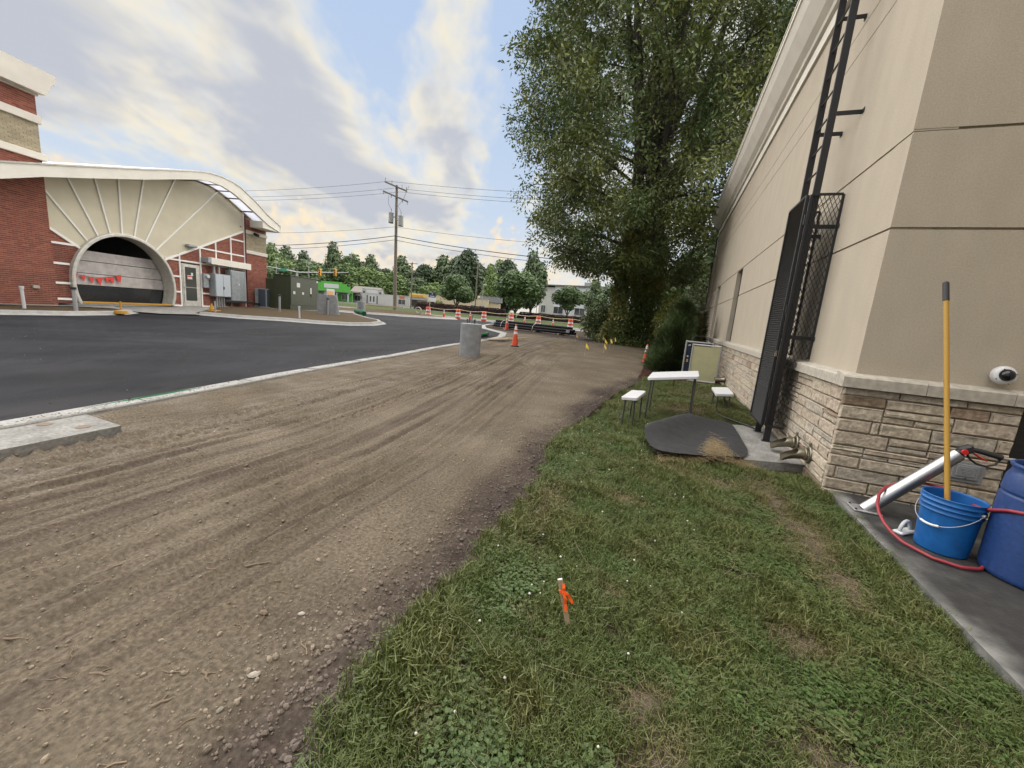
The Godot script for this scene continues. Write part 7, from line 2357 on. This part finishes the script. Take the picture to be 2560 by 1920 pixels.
	root.set_meta("kind", "stuff"); root.set_meta("label", "patchy green lawn with clover and dry straw patches"); root.set_meta("category", "grass")
	add_child(root, true)
	for k in 4: many(["blades", "long_blades", "short_blades", "clover"][k], meshes[k], N.grass, xf[k], cols[k], root)
	# dead stems lying in the lawn, thick on the dry patches
	var stem := MB.new()
	stem.tube([Vector3(-0.5, 0.0, 0), Vector3(-0.15, 0.05, 0.10), Vector3(0.2, 0.03, 0.02), Vector3(0.5, 0.0, -0.12)], 0.007, 4, 0.003)
	var stem_mesh := stem.done()
	while straws.size() < 9000:
		var z := -pow(r.randf(), 1.3) * 9.5 + 0.2
		var x := r.randf_range(edge_x(z) - 0.05, 1.68)
		if z < -4.6 and x > 1.6: continue
		var b: float = worn(x, z)
		if r.randf() > 0.10 + b * 1.2: continue
		var ln := r.randf_range(0.03, 0.11)
		var bs := Basis(Vector3.UP, r.randf() * TAU).rotated(Vector3(r.randfn(), 0, r.randfn()).normalized(), r.randf_range(-0.2, 0.2)) * Basis.from_scale(Vector3(ln, 0.10, 0.10) * 1.0)
		straws.append(Transform3D(bs, Vector3(x, lawn_y(x, z) + 0.004 + r.randf() * 0.02, z)))
		straw_cols.append(Color(0.30, 0.235, 0.13) * r.randf_range(0.6, 1.15))
	for k in 60:   # a few long bent stalks
		var z := -r.randf() * 4.0 - 0.5
		var x := r.randf_range(edge_x(z) + 0.1, 1.6)
		var ln := r.randf_range(0.16, 0.40)
		var bs := Basis(Vector3.UP, r.randf() * TAU).rotated(Vector3(r.randfn(), 0, r.randfn()).normalized(), r.randf_range(-0.25, 0.25)) * Basis.from_scale(Vector3(ln, 0.15, 0.15))
		straws.append(Transform3D(bs, Vector3(x, lawn_y(x, z) + 0.045, z)))
		straw_cols.append(Color(0.32, 0.27, 0.16) * r.randf_range(0.7, 1.1))
	many("dead_stems", stem_mesh, N.straw, straws, straw_cols, root)
	# cut straw heaped on the mat's near edge
	straws = []; straw_cols = []
	for k in 1700:
		var f := r.randf() if r.randf() < 0.4 else clampf(0.6 + 0.17 * r.randfn(), 0, 1)
		var x := lerpf(0.10, 1.12, f)
		var z0 := lerpf(-4.62, -5.02, f)
		var up := absf(r.randfn()) * 0.05
		var peak := exp(-pow((x - 0.72) / 0.16, 2))
		var z := z0 + 0.03 - absf(r.randfn()) * (0.07 + 0.20 * peak)
		if f < 0.2: z += 0.02
		var ln := r.randf_range(0.05, 0.16)
		var bs := Basis(Vector3.UP, r.randf() * TAU).rotated(Vector3(r.randfn(), 0, r.randfn()).normalized(), r.randf_range(-0.35, 0.35)) * Basis.from_scale(Vector3(ln, 0.17, 0.17))
		straws.append(Transform3D(bs, Vector3(x, 0.02 + up * (0.3 + peak) + 0.05 * peak + sm(z0, z0 - 0.1, z) * 0.03, z)))
		straw_cols.append(Color(0.34, 0.255, 0.135) * r.randf_range(0.6, 1.15))
	var sp := many("straw", stem_mesh, N.straw, straws, straw_cols, self)
	sp.set_meta("kind", "stuff"); sp.set_meta("label", "loose cut straw lying on the rubber mat's grassy edge"); sp.set_meta("category", "straw")
	# clover heads
	var fl := MB.new()
	fl.lathe([Vector2(0.0, -0.008), Vector2(0.007, -0.005), Vector2(0.009, 0.0), Vector2(0.006, 0.006), Vector2(0.0, 0.008)], 7, Vector3(0, 0.04, 0))
	fl.cyl(Vector3.ZERO, Vector3(0, 0.037, 0), 0.0012, 0.0012, 4, false)
	var fm := fl.done()
	while flowers.size() < 120:
		var z := -pow(r.randf(), 0.9) * 8.6 - 0.8
		var x := r.randf_range(edge_x(z) + 0.05, minf(0.6, edge_x(z) + 1.3))
		if worn(x, z) > 0.3: continue
		if fn2.get_noise_2d(x * 45.0 + 500.0, z * 45.0) < -0.02 and r.randf() < 0.6: continue
		flowers.append(Transform3D(Basis(Vector3.RIGHT, r.randfn() * 0.25).scaled(Vector3.ONE * r.randf_range(0.5, 0.85)), Vector3(x, lawn_y(x, z) + 0.012, z)))
	many("clover_flowers", fm, N.clover_flower, flowers, [], root)
	var dm := MB.new()
	dm.lathe([Vector2(0.0, -0.004), Vector2(0.012, 0.0), Vector2(0.010, 0.006), Vector2(0.0, 0.008)], 10, Vector3(0, 0.07, 0))
	dm.cyl(Vector3.ZERO, Vector3(0, 0.07, 0), 0.0015, 0.0015, 5, false)
	single("dandelion", dm, N.flag_yellow, "single small yellow dandelion flower in the lawn", "flower", Vector3(0.93, 0.0, -1.37))
	# clods, pebbles and chips on the bare earth
	var cm := MB.new()
	var ico := [Vector3(1, 0, 0), Vector3(-1, 0, 0), Vector3(0, 1, 0), Vector3(0, -1, 0), Vector3(0, 0, 1), Vector3(0, 0, -1)]
	for f in [[0, 2, 4], [2, 1, 4], [1, 3, 4], [3, 0, 4], [2, 0, 5], [1, 2, 5], [3, 1, 5], [0, 3, 5]]:
		var a: Vector3 = ico[f[0]]; var b: Vector3 = ico[f[1]]; var c: Vector3 = ico[f[2]]
		var ab := (a + b).normalized() * 1.05; var bc := (b + c).normalized() * 0.92; var ca := (c + a).normalized() * 1.0
		for tr in [[a, ab, ca], [ab, b, bc], [ca, bc, c], [ab, bc, ca]]: cm.tri(tr[0] * Vector3(1, 0.7, 0.8), tr[1] * Vector3(1, 0.7, 0.8), tr[2] * Vector3(1, 0.7, 0.8))
	var clod := cm.done()
	var cx := []
	var cc := []
	while cx.size() < 22000:
		var z := -pow(r.randf(), 1.7) * 13.0 + 0.1
		var xe := edge_x(z)
		var x := lerpf(kerb_x(z) + 0.42, xe + 0.05, pow(r.randf(), 0.62))
		var e := x - xe
		var keep := 0.16 + 0.84 * sm(-0.75, -0.1, e) + 0.3 * sm(-3.6, -4.6, track(x, z))
		if r.randf() > keep: continue
		var s := exp(r.randfn() * 0.55) * 0.0036 * (1.0 + 0.45 * sm(-0.6, -0.1, e))
		s = minf(s, 0.017)
		cx.append(Transform3D(Basis(Vector3(r.randfn(), r.randfn(), r.randfn()).normalized(), r.randf() * TAU).scaled(Vector3.ONE * s), Vector3(x, dirt_y(x, z) + g(x, z) + s * 0.25, z)))
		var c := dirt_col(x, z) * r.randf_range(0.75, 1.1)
		if r.randf() < 0.008: c = Color(0.2, 0.18, 0.15)
		cc.append(c)
	var cl := many("clods", clod, N.clod, cx, cc, self)
	cl.set_meta("kind", "stuff"); cl.set_meta("label", "small clods and crumbs of soil strewn over the bare earth"); cl.set_meta("category", "soil")
	# bits of root and stick
	var twig := MB.new()
	twig.tube([Vector3(-0.5, 0, 0), Vector3(-0.2, 0.02, 0.06), Vector3(0.12, 0.03, -0.05), Vector3(0.5, 0, 0.03)], 0.03, 5, 0.012)
	twig.tube([Vector3(-0.1, 0.02, 0.04), Vector3(0.1, 0.04, 0.15), Vector3(0.28, 0.01, 0.22)], 0.016, 4, 0.006)
	var tx := []
	var tc := []
	for k in 220:
		var z := -pow(r.randf(), 1.3) * 11.0 - 0.3
		var xe := edge_x(z)
		var x := lerpf(kerb_x(z) + 0.4, xe, pow(r.randf(), 0.55))
		var ln := r.randf_range(0.03, 0.11) * (1.6 if r.randf() < 0.1 else 1.0)
		tx.append(Transform3D(Basis(Vector3.UP, r.randf() * TAU).scaled(Vector3(ln, ln, ln)), Vector3(x, dirt_y(x, z) + g(x, z) + 0.003, z)))
		tc.append(Color(0.19, 0.14, 0.09) * r.randf_range(0.55, 1.3))
	var tw := many("root_bits", twig.done(), N.clod, tx, tc, self)
	tw.set_meta("kind", "stuff"); tw.set_meta("label", "torn bits of root and stick scattered on the bare earth"); tw.set_meta("category", "roots")
	# individual sticks and stones one can pick out
	var at := func(x: float, z: float, up := 0.0) -> Vector3: return Vector3(x, dirt_y(x, z) + g(x, z) + up, z)
	for s in [[-1.85, -0.70, 0.12, 0.007, 0.3, "short thick root piece lying apart on smooth earth"], [-1.52, -0.73, 0.07, 0.008, 0.9, "stubby forked root piece on the earth near the turf"], [-1.50, -0.86, 0.08, 0.007, -0.4, "greyish root piece beside the stubby forked one"], [-2.35, -0.62, 0.15, 0.007, 0.5, "long grey root with pale straw across it"], [-1.95, -1.42, 0.13, 0.006, 0.75, "dark straight root pressed into a wheel rut"], [-3.45, -3.05, 0.20, 0.005, 1.2, "thin curved stick standing out on pale scraped earth"]]:
		var mb := MB.new()
		var L: float = s[2]
		mb.tube([Vector3(-L / 2, -0.004, 0), Vector3(-L / 3, 0.003, 0.006), Vector3(-L / 8, 0.0, -0.004), Vector3(L / 6, 0.004, 0.003), Vector3(L / 3, 0.0, -0.006), Vector3(L / 2, -0.004, -0.002)], s[3], 7, s[3] * 0.4)
		mb.tube([Vector3(-L / 8, 0, -0.004), Vector3(0, 0.004, -0.018), Vector3(L / 10, 0.0, -0.03)], s[3] * 0.45, 5, s[3] * 0.2)
		single("root_piece", mb, N.root, s[5], "root", at.call(s[0], s[1], s[3] * 0.1), s[4], "loose roots on the earth")
	for s in [[-1.34, -0.94, 0.020, "cap", "rounded buff pebble lying among dark crumbs near the turf"], [-1.45, -1.26, 0.015, "cap", "pale chip of stone beside broken root bits"], [-1.05, -1.45, 0.016, "root", "buff stone at the crumbly edge of the turf"], [-1.6, -1.18, 0.020, "root", "brown rounded stone half sunk in smooth earth"], [-4.9, -4.6, 0.03, "cap", "pale lump of concrete on the earth near the kerb"]]:
		var o := single("pebble", clod, N[s[3]], s[4], "pebble", at.call(s[0], s[1], s[2] * 0.3), r.randf() * 6.0, "loose pebbles on the earth")
		o.scale = Vector3(1.2, 0.8, 0.95) * s[2]
	# crumbs on the asphalt
	cx = []; cc = []
	for k in 260:
		var z := -r.randf() * 18.0 - 1.0
		var x := kerb_x(z) - 0.2 - pow(r.randf(), 2.0) * 9.0
		var s := r.randf_range(0.005, 0.013)
		cx.append(Transform3D(Basis(Vector3.UP, r.randf() * TAU).scaled(Vector3.ONE * s), Vector3(x, g(x, z) + 0.055 + s * 0.4, z)))
		cc.append(Color(0.12, 0.10, 0.085) * r.randf_range(0.5, 1.3))
	for k in 500:   # soil spilt on the kerb
		var z := -pow(r.randf(), 1.4) * 13.0
		var x := kerb_x(z) + r.randf_range(0.2, 0.36)
		var s := r.randf_range(0.004, 0.014)
		cx.append(Transform3D(Basis(Vector3.UP, r.randf() * TAU).scaled(Vector3(s, s * 0.6, s)), Vector3(x, g(x, z) + 0.10, z)))
		cc.append(Color(0.15, 0.115, 0.08) * r.randf_range(0.7, 1.2))
	cl = many("crumbs", clod, N.clod, cx, cc, self)
	cl.set_meta("kind", "stuff"); cl.set_meta("label", "spilt soil crumbs on the kerb and asphalt"); cl.set_meta("category", "soil")
